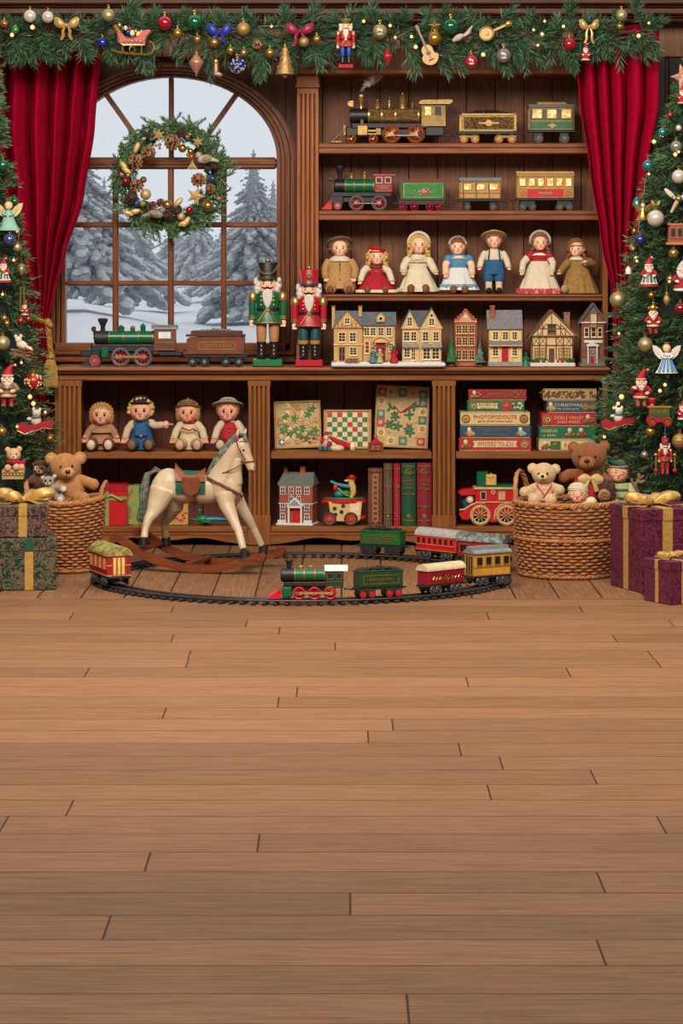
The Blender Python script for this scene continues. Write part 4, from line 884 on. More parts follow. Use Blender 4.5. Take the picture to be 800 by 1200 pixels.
# 6 red bodice, long cream skirt
t=T('porcelain_doll','doll in a red bodice and long cream skirt with a red patterned hem','doll',631.5,YD,z=Z3,group=GD)
b=t.p('head',SKIN); face(b,(1,-1,61),9.3); hair(t,(1,0,61),9.3,AUBURN,'long'); hat(t,(1,0,62),9.3,'bonnet',mat('#b9ada0',.8))
b=t.p('bodice',REDC); b.loft([[(w*cos(2*PI*i/20),w*.7*sin(2*PI*i/20),z) for i in range(20)] for z,w in ((37,9),(42,9),(47,11),(50,10),(52.5,4.5))],REDC)
b=t.p('skirt',LINEN); skirt(b,40,9.5,2,25,LINEN,.7,.72,-5,10,.06,mat('#b5283c',.8,0,.1,90,hex2='#d88a84',thr=(.5,.6)))
b=t.p('collar',WHITE); b.lathe((0,0,49),[(4,3),(9,.5),(10.5,-2),(9,-2.5)],WHITE,20,sy=.8)
for s_ in (-1,1):
    arm(t,s_,(s_*10,0,48),(s_*(16 if s_>0 else 19),-3,38),(s_*(14 if s_>0 else 21),-11,27),4,LINEN,hr=2.6); b=t.p('sleeve',REDC); b.ell((s_*12,-1,45.5),(5.2,5,5.8),REDC,12,8,(0,-s_*.5,0))
t.done()
# 7 mustard coat, leaning
t=T('porcelain_doll','doll in a long mustard brown coat dress and brown bonnet, slumped sideways','doll',676,YD,z=Z3,group=GD)
b=t.p('head',SKIN); face(b,(-1,-1,53),9.3,yaw=-.25,tilt=.12); hair(t,(-1,0,53),9.3,AUBURN,'long'); hat(t,(-1,0,54),9.6,'dome',mat('#8a6440',.8,0,.15,80,.2))
b=t.p('coat_dress',MUSTARD); b.loft([[(x+w*cos(2*PI*i/20),w*.7*sin(2*PI*i/20),z) for i in range(20)] for z,w,x in ((26,12,2),(32,11.5,2),(38,11,1),(42,9.5,0),(45,4.5,0))],MUSTARD); skirt(b,30,12,1.5,21,MUSTARD,.7,.75,-6,8,.08,sx=1.5,cx=1)
b=t.p('collar',WHITE); b.lathe((-1,-1,42),[(4,2.6),(8,.5),(9,-1.8),(8,-2.4)],LINEN,18,sy=.9)
arm(t,-1,(-9,0,39),(-16,-4,32),(-21,-10,26),4.4,MUSTARD,hr=2.6); arm(t,1,(11,0,39),(18,-4,36),(8,-12,37),4.6,MUSTARD,hr=2.6)
shoe(t,(-16,-18,6),5.5,mat('#a58d5f',.8)); b=t.p('leg',mat('#a58d5f',.8)); b.tube([(-7,-8,8),(-12,-13,7),(-15,-16,6)],[6,5.5,5],b.m,10); t.done()
# ---- four rag dolls, lower shelf
GP='four soft faced dolls on the lower shelf'; YP=.10
def plush(px,label,hr,hz,skin,hr_m,hstyle,hatk,hatm,torso,sole,shoe_m,sleeve,pants,dx=0,bw=15,hat_args=(0,-.35),lift=None,extra=None,legs=True,yaw=0):
    hr*=1.16; bw*=.93; t=T('soft_doll',label,'doll',px,YP,z=ZS_L,group=GP); b=t.p('head',skin); face(b,(dx,-2,hz),hr,skin,1.02,yaw,big=1.35); hair(t,(dx,0,hz),hr,hr_m,hstyle,seed=px)
    if hatk: hat(t,(dx,0,hz+1),hr,hatk,hatm,None,*hat_args)
    b=t.p('torso',torso); b.loft([[(w*cos(2*PI*i/22)*(1+.03*sin(5*i)),w*.75*sin(2*PI*i/22),z) for i in range(22)] for z,w in ((1,bw),(6,bw*1.05),(14,bw*.95),(22,bw*.78),(hz-hr*.85,bw*.5))],torso)
    for s_ in (-1,1):
        h=(s_*(bw+5),-8,14) if not (lift and lift==s_) else (s_*(bw+15),-7,30)
        arm(t,s_,(s_*bw*.6,0,hz-hr*1.05),(s_*(bw+2),-3,hz-hr*1.05-(8 if lift!=s_ else 4)),h,4.6,sleeve,skin,4.2)
        if legs:
            l=t.p('leg',pants); l.tube([(s_*7,-2,7),(s_*9,-12,8),(s_*10,-19,8)],[7.5,7.2,6.5],pants,12); shoe(t,(s_*10,-23,7.6),7,shoe_m,sole)
    if extra: extra(t)
    return t.done()
def ex1(t):
    b=t.p('ruffle',mat('#a77a5c',.8,0,.15,80,.2)); b.lathe((0,-1,25),[(5,3),(12,0),(14,-4),(12,-5),(8,-2)],b.m,24,sy=.85); b.lathe((0,0,12),[(14,3),(18,-1),(18.5,-4),(15,-3)],b.m,26,sy=.8)
plush(119,'rag doll with sandy hair in a ruffled brown dress',10.5,41,mat('#d9a27e',.7),SANDY,'bob',None,None,mat('#a27355',.8,0,.15,80,.2),mat('#d6c0a2',.8),mat('#7c5238',.8),mat('#a27355',.8,0,.15,80,.2),mat('#6d452f',.8),0,14,extra=ex1)
def ex2(t):
    b=t.p('bib',DENIM); b.box(-8,8,-13.5,-9,16,30,DENIM,2); b.ell((0,-13.8,17),1.8,mat('#b58a4a',.5),8,5)
    for s_ in (-1,1): b.tube([(s_*6,-12.5,29),(s_*8,-6,34)],1.6,DENIM,6)
plush(166,'curly blond doll in blue denim dungarees and a dark cap, one arm raised',11,46,mat('#e0a585',.7),BLOND,'mop','cap',mat('#2b1a16',.8),DENIM,mat('#7d5b40',.8),mat('#5d4433',.8),mat('#cbb394',.8),DENIM,-1,15,lift=1,extra=ex2)
def ex3(t):
    b=t.p('ribbon',REDC); b.tube([(-9,-12.6,27),(-4,-13.5,25),(0,-14,23.5),(5,-13,25.5),(9,-12,22)],1,REDC,6); b.ring((0,-1,33),6.5,1.4,REDC,18,'z')
plush(222,'chubby cheeked doll in a cream suit with a red ribbon and brown felt hat',10.5,44,mat('#dd9d78',.7),SANDY,'bob','slouch',mat('#6d5233',.85,0,.2,70,.2),mat('#cdbb96',.8,0,.1,80,.2),mat('#c7a183',.8),mat('#a9764f',.8),mat('#cdbb96',.8,0,.1,80,.2),mat('#cdbb96',.8,0,.1,80,.2),-2,14,(0,-.3),extra=ex3)
def ex4(t):
    b=t.p('waistcoat',REDC); b.loft([[(w*cos(2*PI*i/22),w*.82*sin(2*PI*i/22),z) for i in range(22)] for z,w in ((6,12.6),(14,13),(22,11.5),(30,9.2),(33,6))],REDC)
    for z in (27,22,17): b.ell((0,-10.5 if z>20 else -11,z),1,GOLD,8,5)
plush(269,'brown haired doll in a red waistcoat and wide grey hat behind the rocking horse',10.3,45,mat('#dd9d7c',.7),BROWNH,'fringe','brim',mat('#a59d90',.85,0,.1,70,.2),mat('#c9bda5',.8),mat('#c0b090',.8),mat('#4a2f22',.8),mat('#c9bda5',.8,0,.1,80,.2),mat('#4a2f22',.8),-2,13,(0,-.35),extra=ex4)
# ---- nutcrackers
FURW=mat('#ddd8d0',.9,0,.1,90,.6)
def nutcracker(t,Hh,c_hat,c_coat,c_leg,c_base,boot=BLACK,hatstyle='shako',garter=None,trim=GOLDM,base=True,tallboot=.5):
    """Hh: overall height in local px"""
    k=Hh/132.; g=lambda *a:[x*k for x in a]
    def bx(b,x0,x1,y0,y1,z0,z1,m,bv=0): b.box(x0*k,x1*k,y0*k,y1*k,z0*k,z1*k,m,bv*k)
    if base: b=t.p('base',c_base); bx(b,-18,18,-13,13,0,9,c_base,1)
    for s_ in (-1,1):
        l=t.p('leg',c_leg); l.lathe((s_*7.6*k,0,0),[(5.2*k,29*k),(6.3*k,38*k),(6.6*k,52*k),(6*k,54*k)],c_leg,14)
        if garter: l.lathe((s_*7.6*k,0,0),[(6.6*k,29*k),(7*k,30*k),(7*k,33*k),(6*k,34*k)],garter,14)
        bt=t.p('boot',boot); bt.lathe((s_*7.6*k,0,0),[(5.4*k,9*k),(5.2*k,14*k),(4.9*k,22*k),(5.8*k,30*k)],boot,14); bt.ell((s_*7.6*k,-4*k,11.5*k),g(5,8.5,3.4),boot,12,7)
        for z in (15,20,25): bt.ell((s_*7.6*k,-5.2*k,z*k),g(.9,.8,.9),CREAM,6,4)
    b=t.p('coat',c_coat); b.lathe((0,0,0),[(19*k,52*k),(19*k,53.5*k),(14*k,66*k),(12.8*k,70*k),(14.5*k,80*k),(15.5*k,88*k),(9*k,93*k)],c_coat,22,sy=.72)
    for s_ in (-1,1):
        for z in (75,80,85): b.ell((s_*7.5*k,-10.3*k,z*k),g(1.3,.9,1.1),GOLD,6,4); 
        b.tube([(s_*2*k,-10.5*k,68*k),(s_*11*k,-11.4*k,55*k)],1.1*k,trim,5)
    b.ring((0,0,53.5*k),18.2*k,1.1*k,trim,24,'z',sz=1) if 0 else b.lathe((0,0,52.6*k),[(19.2*k,0),(19.6*k,.6*k),(19.2*k,1.6*k)],trim,22,sy=.73)
    b=t.p('belt',BLACK); b.lathe((0,0,67*k),[(13.4*k,0),(14*k,.5*k),(13.8*k,4*k),(13*k,4.5*k)],BLACK,20,sy=.76); bx(b,-2.6,2.6,-11.4,-9.8,66.6,71.6,GOLD,.4)
    for s_ in (-1,1):
        a=t.p('arm',c_coat); a.lathe((s_*18.8*k,0,0),[(3.6*k,58*k),(4.2*k,62*k),(4.6*k,80*k),(3.8*k,88*k)],c_coat,14); a.lathe((s_*18.8*k,0,0),[(4.4*k,57*k),(4.9*k,57.4*k),(4.9*k,62*k),(4.3*k,62.4*k)],trim,14)
        h=t.p('hand',WHITE); h.ell((s_*18.8*k,-.5*k,53*k),g(4,3.8,4.3),mat('#e4c9ab',.5),12,8)
        for q in range(4): h.tube([((s_*18.8+(q-1.5)*1.6)*k,-2.5*k,51*k),((s_*18.8+(q-1.5)*1.5)*k,-3.6*k,48.4*k)],.9*k,mat('#e4c9ab',.5),5)
        h.tube([((s_*15.6)*k,-2*k,54*k),((s_*14.6)*k,-3*k,51*k)],1*k,mat('#e4c9ab',.5),5)
        e=t.p('epaulette',trim); e.lathe((s_*18.2*k,0,0),[(5.6*k,80*k),(5.9*k,82*k),(5.4*k,88*k),(3*k,91*k)],GOLD,14)
    b=t.p('head',SKIN); b.lathe((0,0,0),[(9*k,90*k),(10.4*k,93*k),(10.6*k,104*k),(10.2*k,107*k)],SKIN,18,sy=.9)
    b.ell((0,-10*k,98.5*k),g(1.9,2,2.4),SKIN,8,6)
    for s_ in (-1,1):
        b.ell((s_*4.6*k,-8.6*k,101.4*k),g(2,.9,1.5),WHITE,8,5); b.ell((s_*4.6*k,-9.3*k,101.4*k),g(1,.5,1.2),EYE,8,5); b.box((s_*4.6-2.6)*k,(s_*4.6+2.6)*k,-9.6*k,-8*k,103.6*k,104.5*k,EYE)
        b.ell((s_*6.3*k,-7.7*k,97*k),g(2,.9,1.7),BLUSH,8,5)
        b.tube([(0,-10.2*k,96*k),(s_*3*k,-10.2*k,95*k),(s_*6.4*k,-8.8*k,96.6*k)],[1.2*k,1.1*k,.4*k],EYE,6)
    b.box(-3*k,3*k,-9.9*k,-8.5*k,92.6*k,94.6*k,WHITE,.3*k)
    hb=t.p('hair',FURW); R=random.Random(5)
    for s_ in (-1,1):
        for i in range(26): hb.ell(((s_*(12.2+R.uniform(-1.5,2.4)))*k,R.uniform(-5,5)*k,R.uniform(91,106)*k),g(2.8,2.8,3.4),FURW,8,5)
    bd=t.p('beard',FURW); bd.loft([[(w*k*cos(2*PI*i/16),(-9.5+1.9*sin(2*PI*i/16))*k,z*k) for i in range(16)] for z,w in ((72,1.5),(76,4),(82,6),(88,6.6),(92,5.4),(93.5,3))],FURW)
    h=t.p('hat',c_hat)
    if hatstyle=='crown':
        h.lathe((0,0,106*k),[(9*k,0),(10*k,2*k),(12*k,10*k),(11*k,11*k),(4*k,15*k)],c_hat,16)
        for i in range(6): h.ell((11.5*k*cos(i*PI/3+.3),11.5*k*sin(i*PI/3+.3),118*k),1.7*k,GOLD,7,5)
        h.ell((0,0,125*k),2.5*k,GOLD,8,6); h.cyl((0,0,119*k),(0,0,124*k),1*k,None,GOLD,6)
    else:
        h.lathe((0,0,106*k),[(11.2*k,0),(11.4*k,3*k),(10.8*k,4*k),(12.4*k,19.5*k),(12*k,20.5*k),(2*k,21*k)],c_hat,22); h.lathe((0,0,105.4*k),[(11*k,0),(12.6*k,.4*k),(12.2*k,3*k),(11*k,3.4*k)],mat('#3a3a38',.5),22)
        h.ell((0,-10.5*k,106.2*k),g(8,4,.9),BLACK,12,5); h.ell((0,0,129*k),g(3.2,3.2,2.9),GOLD,10,7)
        if hatstyle=='shako':
            h.tube([(11.8*k*sin(q)*1.0,-12.2*k*cos(q*.95),(125-13*cos(q))*k) for q in [(-1.5+3*i/14) for i in range(15)]],.9*k,GOLD,6); h.star((0,-11.8*k,118*k),4.5*k,1.6*k,1.2*k,GOLD,4); h.ell((0,-11.6*k,112*k),g(4,1,1),GOLD,8,5)
        else: h.star((0,-12.2*k,116.5*k),6*k,3*k,1.4*k,GOLD,8); h.ell((0,-12.8*k,116.5*k),2*k,GOLD,8,5)
    return t
NG=mat('#0d5f38',.35,0,.1,60); NR=mat('#b0122c',.35,0,.1,60)
YN=.015
t=T('nutcracker','tall wooden nutcracker in a green coat and black hat','nutcracker',313.5,YN,z=ZC); nutcracker(t,127,BLACK,NG,mat('#b07a4e',.5),mat('#0d6b3c',.4)).done()
t=T('nutcracker','tall wooden nutcracker in a red coat and red hat','nutcracker',362,YN,z=ZC); nutcracker(t,118,NR,NR,mat('#174f52',.5),NR,hatstyle='red',garter=mat('#b07a3a',.5)).done()
# ================= toy village on the counter
BRICK=mat('#9a5038',.75,0,.25,60,.3); SLATE=mat('#5c6468',.7,0,.2,70,.3); HCREAM=mat('#d2ad72',.65,0,.1,60); HTAN=mat('#c09a60',.65,0,.12,60); PANE=mat('#2a2622',.3,0,.3,60); TIMB=mat('#7a5430',.7,0,.2,60); HSNOW=mat('#d9d7d4',.85,0,.05,60,.3); GREY=mat('#8f8c88',.7,0,.15,60,.2); PALEW=mat('#d6cbb9',.6,0,.08,60); ROOFG=mat('#77777a',.7,0,.15,70,.2)
YH=.035
def winp(t,x0,x1,r0,r1,y,mf=CREAM,mg=PANE,bars=(1,2),fw=.8):
    w=t.p('window',mf); winframe(w,x0,x1,r0,r1,y,mf,mg,fw,.9,bars); w.box(x0-fw*1.3,x1+fw*1.3,y-1.6,y+.2,r1+fw,r1+fw+.9,mf)
def house(label,px,row0=None,group='toy houses on the countertop',y=YH,z=ZC): return T('toy_house',label,'toy house',px,y,z=z,photo=True,group=group)
def gable(b,x0,x1,xa,eave,apex,y0,y1,m): b.prism([(x0,eave),(xa,apex),(x1,eave)],y0,y1,m)
def roofslab(b,x0,x1,xa,eave,apex,y0,y1,m,th=1.6,ov=1.5):
    for xe in (x0,x1):
        d=Vector((xe-xa,eave-apex)); L=d.length; d/=L; e=Vector((xa,apex))+d*(L+ov); 
        b.prism([(xa,apex-th),(xa,apex),(e.x,e.y),(e.x,e.y-th)],y0,y1,m)
t=T('snow_base','white snowy base under the tan pair of houses and the twin gabled house','toy base',454.5,YH,z=ZC,photo=True); b=t.p('',HSNOW)
rr=t.photo[1]; b.box(388,521,-28,30,rr-5,rr,HSNOW,1.5); R=random.Random(3)
for i in range(40): b.ell((R.uniform(391,518),R.uniform(-25,-19),rr-5),(R.uniform(2,5),3,R.uniform(.6,1.6)),HSNOW,8,5)
t.done(); ZSB=Z(rr-5,YH)+.0006; B=ROW(ZSB,YH)
# pair of tan houses
t=house('tan pair of joined toy houses with blue grey roofs and a red arched door',427,z=ZSB)
w=t.p('walls',HTAN); w.box(391,424.5,-12,16,385,B,HTAN,.4); gable(w,390,425.5,406.5,385,366,-12.4,-8,HTAN); w.box(425,462.5,-8,16,380,B,HTAN,.4)
w.box(390.5,425,-12.8,-11.8,384.3,385.8,TIMB); w.box(390.5,425,-13.5,-11.8,403,405.4,HCREAM,.3); 
for x in (396,401,412,417): w.box(x-.5,x+.5,-12.9,-12,379,385,TIMB)
r=t.p('roof',SLATE); r.prism([(-14,385.5),(2,364.5),(18,385.5),(16,386.5),(2,367),(-12,386.5)],390,425.5,SLATE,'x') if 0 else r.prism([(-8,384),(4,365),(18,384)],391.5,424,SLATE,'x'); roofslab(r,389.5,426,406.5,386,365,-14,-6,TIMB,1.2,.6); r.prism([(-11,382),(3,366.5),(18,382)],424,464,SLATE,'x')
for x0,x1 in ((388.6,392.4),(420,424)): c=t.p('chimney',HTAN); c.box(x0,x1,-2,4,359.5,386 if x0<400 else 372,HTAN,.3); c.box(x0-.5,x1+.5,-2.5,4.5,359,360.6,TIMB)
for a in ((397,404,390.5,400.5),(410,416.5,390.5,400.5),(410,417.5,408,416)): winp(t,*a,-12.3)
winp(t,404.2,409,373.5,379.5,-12.6,CREAM,PANE,(1,1)); winp(t,397.5,403.5,407.5,B-1,-12.3,mat('#a5793f',.6),PANE,(1,1))
for x in (426.8,434,443.2,452.6): winp(t,x,x+5.6,385,393.5,-8.3)
dm=t.p('dormer',HTAN); dm.prism([(441,378),(441,372),(445.8,367.5),(450.5,372),(450.5,378)],-11.5,-2,HTAN); dm.ring((445.8,-11.8,374),2.4,.6,CREAM,14); dm.cyl((445.8,-12,374),(445.8,-11.4,374),2,None,PANE,12)
d=t.p('door',WINE); d.box(441,451,-9,-8,402,B-1,WINE); p=t.p('porch',HCREAM); p.tube([(439,-11,B-1),(439,-11,402)],.9,HCREAM,6); p.tube([(453,-11,B-1),(453,-11,402)],.9,HCREAM,6); p.prism([(436,402)]+[(445.8-10*cos(PI*k/10),400-7*sin(PI*k/10)) for k in range(11)]+[(455.6,402)],-13,-8,HCREAM); p.ring((445.8,-13.2,402),8.6,.6,TIMB,24,sz=.65)
winp(t,428,432,401,414,-8.3,CREAM,WINE,(0,2)); winp(t,456,460,403,412,-8.3); t.done()
# twin gabled
t=house('pale tan twin gabled toy house with small awnings over its shop windows',494,z=ZSB)
w=t.p('walls',PALEW if 0 else mat('#c8a878',.65,0,.1,60)); wm=w.m
w.box(471,491,-11,16,384,B,wm,.4); w.box(491,516.5,-13,16,384,B,wm,.4); gable(w,470,490.5,479.5,384.5,364,-11.5,12,wm); gable(w,491,518,505,384.5,362,-13.5,12,wm); w.box(470,518,-14,-10,383.5,385.3,HCREAM,.3)
r=t.p('roof',ROOFG); r.prism([(-8,384),(3,364),(16,384)],480,506,mat('#4d4f52',.7),'x'); roofslab(r,469.5,490.5,479.5,385,363.5,-13,14,SLATE,1.3,.8); roofslab(r,491,518.5,505,385,361.5,-15,14,SLATE,1.3,.8)
for a in ((473,479,389,399,-11.3),(481.5,487,389,399,-11.3),(495,501,389,399,-13.3),(507.5,513,389,399,-13.3),(477,482,372,381.5,-11.8),(502.5,508,373.5,381,-13.8),(473.5,479.5,408.5,418,-11.3),(482,486,409,421,-11.3),(495.5,503,408.5,420,-13.3),(506,513.5,408.5,420,-13.3)): winp(t,*a)
o=t.p('attic_window',CREAM); o.ring((505.2,-13.8,369.5),2,.5,CREAM,14); o.cyl((505.2,-14,369.5),(505.2,-13.4,369.5),1.7,None,PANE,12)
a=t.p('awning',HSNOW); a.prism([(-16,407),(-16,405.5),(-11,402.5),(-11,407)],471,490,GREY,'x'); a.prism([(-18,407),(-18,405.5),(-13,402.5),(-13,407)],493,517,GREY,'x'); t.done()
# brick step gable house
t=house('narrow red brick toy townhouse with a stepped gable',545,y=.07); B2=t.photo[1]
w=t.p('walls',BRICK); w.box(532,558,-9,14,376,B2,BRICK,.3); gs=[(532,376),(532,373),(535,373),(535,370),(538,370),(538,367.5),(541,367.5),(541,364.5),(543,364.5),(543,362),(547,362),(547,364.5),(549,364.5),(549,367.5),(552,367.5),(552,370),(555,370),(555,373),(558,373),(558,376)]
w.prism(gs,-9.5,-6,BRICK); w.box(531.5,558.5,-10,-8.8,376,377.4,HCREAM,.2); w.prism([(537,376.3),(545,365.5),(553,376.3)],-10,-9,mat('#c79a68',.6)); w.star((545,-10.3,371.5),3,1.4,.5,CREAM,4)
r=t.p('roof',mat('#6a3428',.7)); r.prism([(533,376),(545,364),(557,376)],-6,14,r.m)
for rr_ in (381.5,395.5,410.5):
    for x in (534.3,541.6,549.5): winp(t,x,x+5.4,rr_,rr_+(8.5 if rr_<400 else 10.5),-9.3,HCREAM,PANE,(1,2),.6)
d=t.p('step',GREY); d.box(532,558.5,-11.5,-8,B2-3.5,B2,mat('#a5644a',.7),.3); t.done()
# cream shop
t=house('cream toy house with a grey roof, one brick chimney and a red door',591,y=YH); B3=t.photo[1]
w=t.p('walls',HCREAM); w.box(572.5,610,-11,16,384,B3-5,mat('#d9bb82',.65,0,.08,50),.4); b=t.p('base',GREY); b.box(571,611.5,-14,18,B3-5.5,B3,GREY,.5)
r=t.p('roof',ROOFG); r.prism([(-14,385.5),(3,363.5),(19,385.5),(17,386),(-13,386)],570,611.5,ROOFG,'x'); a=t.p('porch_roof',ROOFG); a.prism([(-17,404.5),(-17,403),(-11,398.5),(-11,404.5)],572,611,ROOFG,'x'); a.box(572,611,-17.5,-10,404,405.2,HCREAM)
c=t.p('chimney',BRICK); c.box(574,579,-5,1,358.5,376,BRICK,.3); c.box(573.5,579.5,-5.5,1.5,358,359.8,BRICK)
for x in (577,588.5,599): winp(t,x,x+5.6,389,397.5,-11.3,CREAM,PANE,(1,2))
for x in (577,599): winp(t,x,x+5.6,407,416.5,-11.3,CREAM,PANE,(1,2))
d=t.p('door',WINE); d.box(587.2,594.6,-12.3,-11,406,B3-5.5,REDC,.2); d.ell((593,-12.6,416),.5,GOLD,6,4)
for x in (572,582.5,586,595.5,599,609.8): w.box(x,x+.8,-11.8,-11,386,B3-5,HCREAM)
t.done()
# half timbered
t=house('half timbered toy cottage with a broad pointed gable and tall chimney',646,y=YH); B4=t.photo[1]; TW=mat('#d3b888',.7,0,.1,60)
w=t.p('walls',TW); w.box(622.5,670,-11,18,393,B4-4,TW,.3); gable(w,620,674.5,645,394,365.5,-13,-4,TW); b=t.p('base',GREY); b.box(620,672.5,-17,20,B4-4.5,B4,HSNOW,.6)
f=t.p('timber_frame',TIMB)
def beam(x0,r0,x1,r1,y,wd=.75): f.tube([(x0,y,r0),(x1,y,r1)],wd,TIMB,4)
beam(621,393.5,673.5,393.5,-13.3,1); beam(645,366,645,379,-13.3); beam(630,385,660,385,-13.3) ; 
for x in (629,634.5,655.5,661): beam(x,393,x,366+abs(x-645)*1.02+2,-13.3)
for s_ in (-1,1): beam(645+s_*22,392,645+s_*12,381,-13.3); beam(645+s_*14,393,645+s_*7,380,-13.3,.6); beam(645+s_*5,379,645+s_*12,385,-13.3,.6)
for x in (622.8,631,639,650.5,659,669.6): beam(x,393,x,B4-4,-11.3,.9)
beam(622.5,404.5,670,404.5,-11.3,.9)
for x in (622.8,631,650.5,661): beam(x+.5,394,x+8,404,-11.2,.5)
for x in (631,639,659,669.5): beam(x,394,x-7.5,404,-11.2,.5)
r=t.p('roof',TIMB); roofslab(r,619,675.5,645,395,364.5,-16,20,mat('#6a5138',.75,0,.3,80,.3),2,2)
c=t.p('chimney',BRICK); c.box(660.5,667.5,0,7,367,388,mat('#8c6a50',.75,0,.25,60,.3),.3); c.box(660,668,-.5,7.5,366,368.5,mat('#7a5a44',.7))
winp(t,641,649.5,380,389.5,-13.4,TIMB,PANE,(2,2)); winp(t,626,637.5,408,419,-11.3,TIMB,mat('#b99a64',.6),(3,2)); winp(t,654,666,408,419,-11.3,TIMB,mat('#b99a64',.6),(3,2))
d=t.p('door',TIMB); d.box(642,648.3,-12,-11,408,B4-4.5,mat('#5a3a22',.6)); g=t.p('shrubbery',mat('#35522b',.8,0,.4,90,.4)); R=random.Random(8)
for i in range(46): x=R.choice([R.uniform(621,630),R.uniform(661,671),R.uniform(634,640)]); g.ell((x,R.uniform(-15.5,-12.5),B4-5.5-R.uniform(0,3)),(1.5,1.3,1.4),R.choice([g.m,g.m,mat('#51743c',.8)]),6,4)
for x,m in ((639,CREAM),(652,REDC),(657,REDC),(650,CREAM)): g.ell((x,-15,B4-6),(1.6,1.4,2),m,8,5)
t.done()
# narrow brick house by the tree
t=house('tall narrow brick toy house with a white doorway at the end beside the tree',694,y=YH); B5=t.photo[1]; BR2=mat('#7d4a33',.75,0,.25,60,.3)
w=t.p('walls',BR2); w.box(680,707,-11,16,377,B5-3,BR2,.3); gable(w,678.5,709,694,378,357,-12,10,BR2); w.box(683,705,-12,-10.8,398.5,401.5,HSNOW,.3); w.box(678.5,709,-13,-10,377,378.6,HSNOW,.3)
r=t.p('roof',SLATE); roofslab(r,677.5,710,694,379,356.5,-15,14,SLATE,1.8,1.5)
d=t.p('dormer',HTAN); d.box(690,698,-14,-10,366,384,mat('#8f7a50',.6),.3); d.prism([(689,367),(694,360),(699,367)],-15,-9,SLATE)
winp(t,691.8,696.2,369,377,-14.3,CREAM,mat('#b7b9b0',.3),(1,1))
for a in ((684,688,384.5,394,-11.3),(699.5,703.5,384.5,394,-11.3),(692,696.5,384,394,-11.3)): winp(t,*a,CREAM,PANE,(0,1))
p=t.p('porch',HSNOW); 
for x in (687.5,698): p.tube([(x,-15,B5-3),(x,-15,404)],1,HSNOW,8)
p.prism([(685.5,405.5),(685.5,404),(692.8,400.5),(700,404),(700,405.5)],-16,-10,HSNOW); d=t.p('door',GREY); d.box(689,696.5,-12,-11,406,B5-3,GREY); d.box(690.5,695,-12.4,-12,417,B5-3,REDC); d.ring((692.8,-12.6,412),2.2,.6,mat('#a5653a',.7),12)
b=t.p('base',mat('#77706a',.8,0,.25,90,.4)); b.box(678,708,-17,17,B5-3.5,B5,b.m,.5); b.box(680,687,-14,-10,B5-9,B5-3,b.m,.5); b.box(699,707,-14,-10,B5-9,B5-3,b.m,.5); t.done()
# tiny trees and figurines
def minitree(label,px,y,hgt,w,m,group=None,z=ZC):
    t=T('toy_tree',label,'toy tree',px,y,z=z); f=t.p('foliage',m); R=random.Random(px)
    for i in range(150):
        q=R.random()**1.3; a=R.uniform(0,2*PI); r_=w*(1-q)*R.uniform(.6,1.05); f.M=Matrix.Translation((0,0,hgt*(.16+.8*q)))@Matrix.Rotation(a,4,'Z'); f.add([(r_*.3,-.9,1.5),(r_*1.05+.8,0,-1.4),(r_*.3,.9,1.5),(r_*.5,0,2.2)],[(0,1,3),(1,2,3),(0,2,1)],m)
    f.M=None; f.lathe((0,0,0),[(w*.8,hgt*.16),(w*.5,hgt*.4),(w*.12,hgt*.9),(.3,hgt)],m,10)
    k=t.p('trunk',TIMB); k.cyl((0,0,1),(0,0,hgt*.2),1,None,TIMB,7); b=t.p('base',mat('#4a3524',.7)); b.lathe((0,0,0),[(3.6,0),(3.8,.6),(3,2.2),(1,2.6)],b.m,12); return t.done()
minitree('bright green toy pine beside the narrow brick townhouse',529,-.005,37,8,mat('#1f6a30',.7,0,.3,90))
minitree('dusty green toy pine in a pot before the cream house',562,.0,31,7.5,mat('#3c5c48',.7,0,.3,90,hex2='#6f8a72'))
def figurine(label,px,y,z,hgt,coat,headm,hatm,u=None,extra=None):
    t=T('toy_figurine',label,'figurine',px,y,z=z); k=hgt
    b=t.p('body',coat); b.lathe((0,0,0),[(.28*k,0),(.27*k,.05*k),(.17*k,.4*k),(.13*k,.6*k),(.17*k,.68*k),(.08*k,.76*k)],coat,12)
    for s_ in (-1,1): b.tube([(s_*.14*k,0,.68*k),(s_*.2*k,-.05*k,.52*k),(s_*.1*k,-.16*k,.45*k)],.05*k,coat,6)
    h=t.p('head',headm); h.ell((0,0,.85*k),.11*k,headm,8,6); a=t.p('hat',hatm); a.lathe((0,0,.9*k),[(.17*k,0),(.16*k,.02*k),(.1*k,.04*k),(.09*k,.1*k)],hatm,10); return t.done()
figurine('tiny figurine in a teal coat before the red arched door',437,-.065,ZSB,18,mat('#4d7680',.7),SKIN,mat('#5b4b40',.7))
figurine('tiny figurine in a pale green gown before the red arched door',445,-.065,ZSB,16,mat('#a8a878',.7),SKIN,mat('#c9b68a',.7))
figurine('tiny green capped figurine with a red hem beside the tan pair of houses',461.5,-.06,ZSB,20,REDC,mat('#2f6b3a',.7),mat('#2f7a3f',.7))
figurine('small bright green robed figurine before the gap beside the half timbered cottage',616,-.02,ZC,16,mat('#0f7a45',.5),mat('#0f6a3c',.5),mat('#0c5a33',.5))
t=T('toy_sleigh','tiny heap of brown logs on a sled on the snowy base','toy sled',413,-.07,z=ZSB); b=t.p('logs',TIMB); R=random.Random(1)
for i in range(12): b.cyl((-7+i*1.1,-2,2.5+R.random()*2),(-6+i*1.1,3,2.5+R.random()*2),1.1,None,TIMB,6)
b=t.p('runner',mat('#4a3020',.6))
for y in (-2.5,2.5): b.tube([(-9,y,.5),(6,y,.5),(9,y,2)],.5,b.m,5)
for x in (-5,3): b.box(x-.5,x+.5,-3,3,.6,1.6,b.m)
t.done()
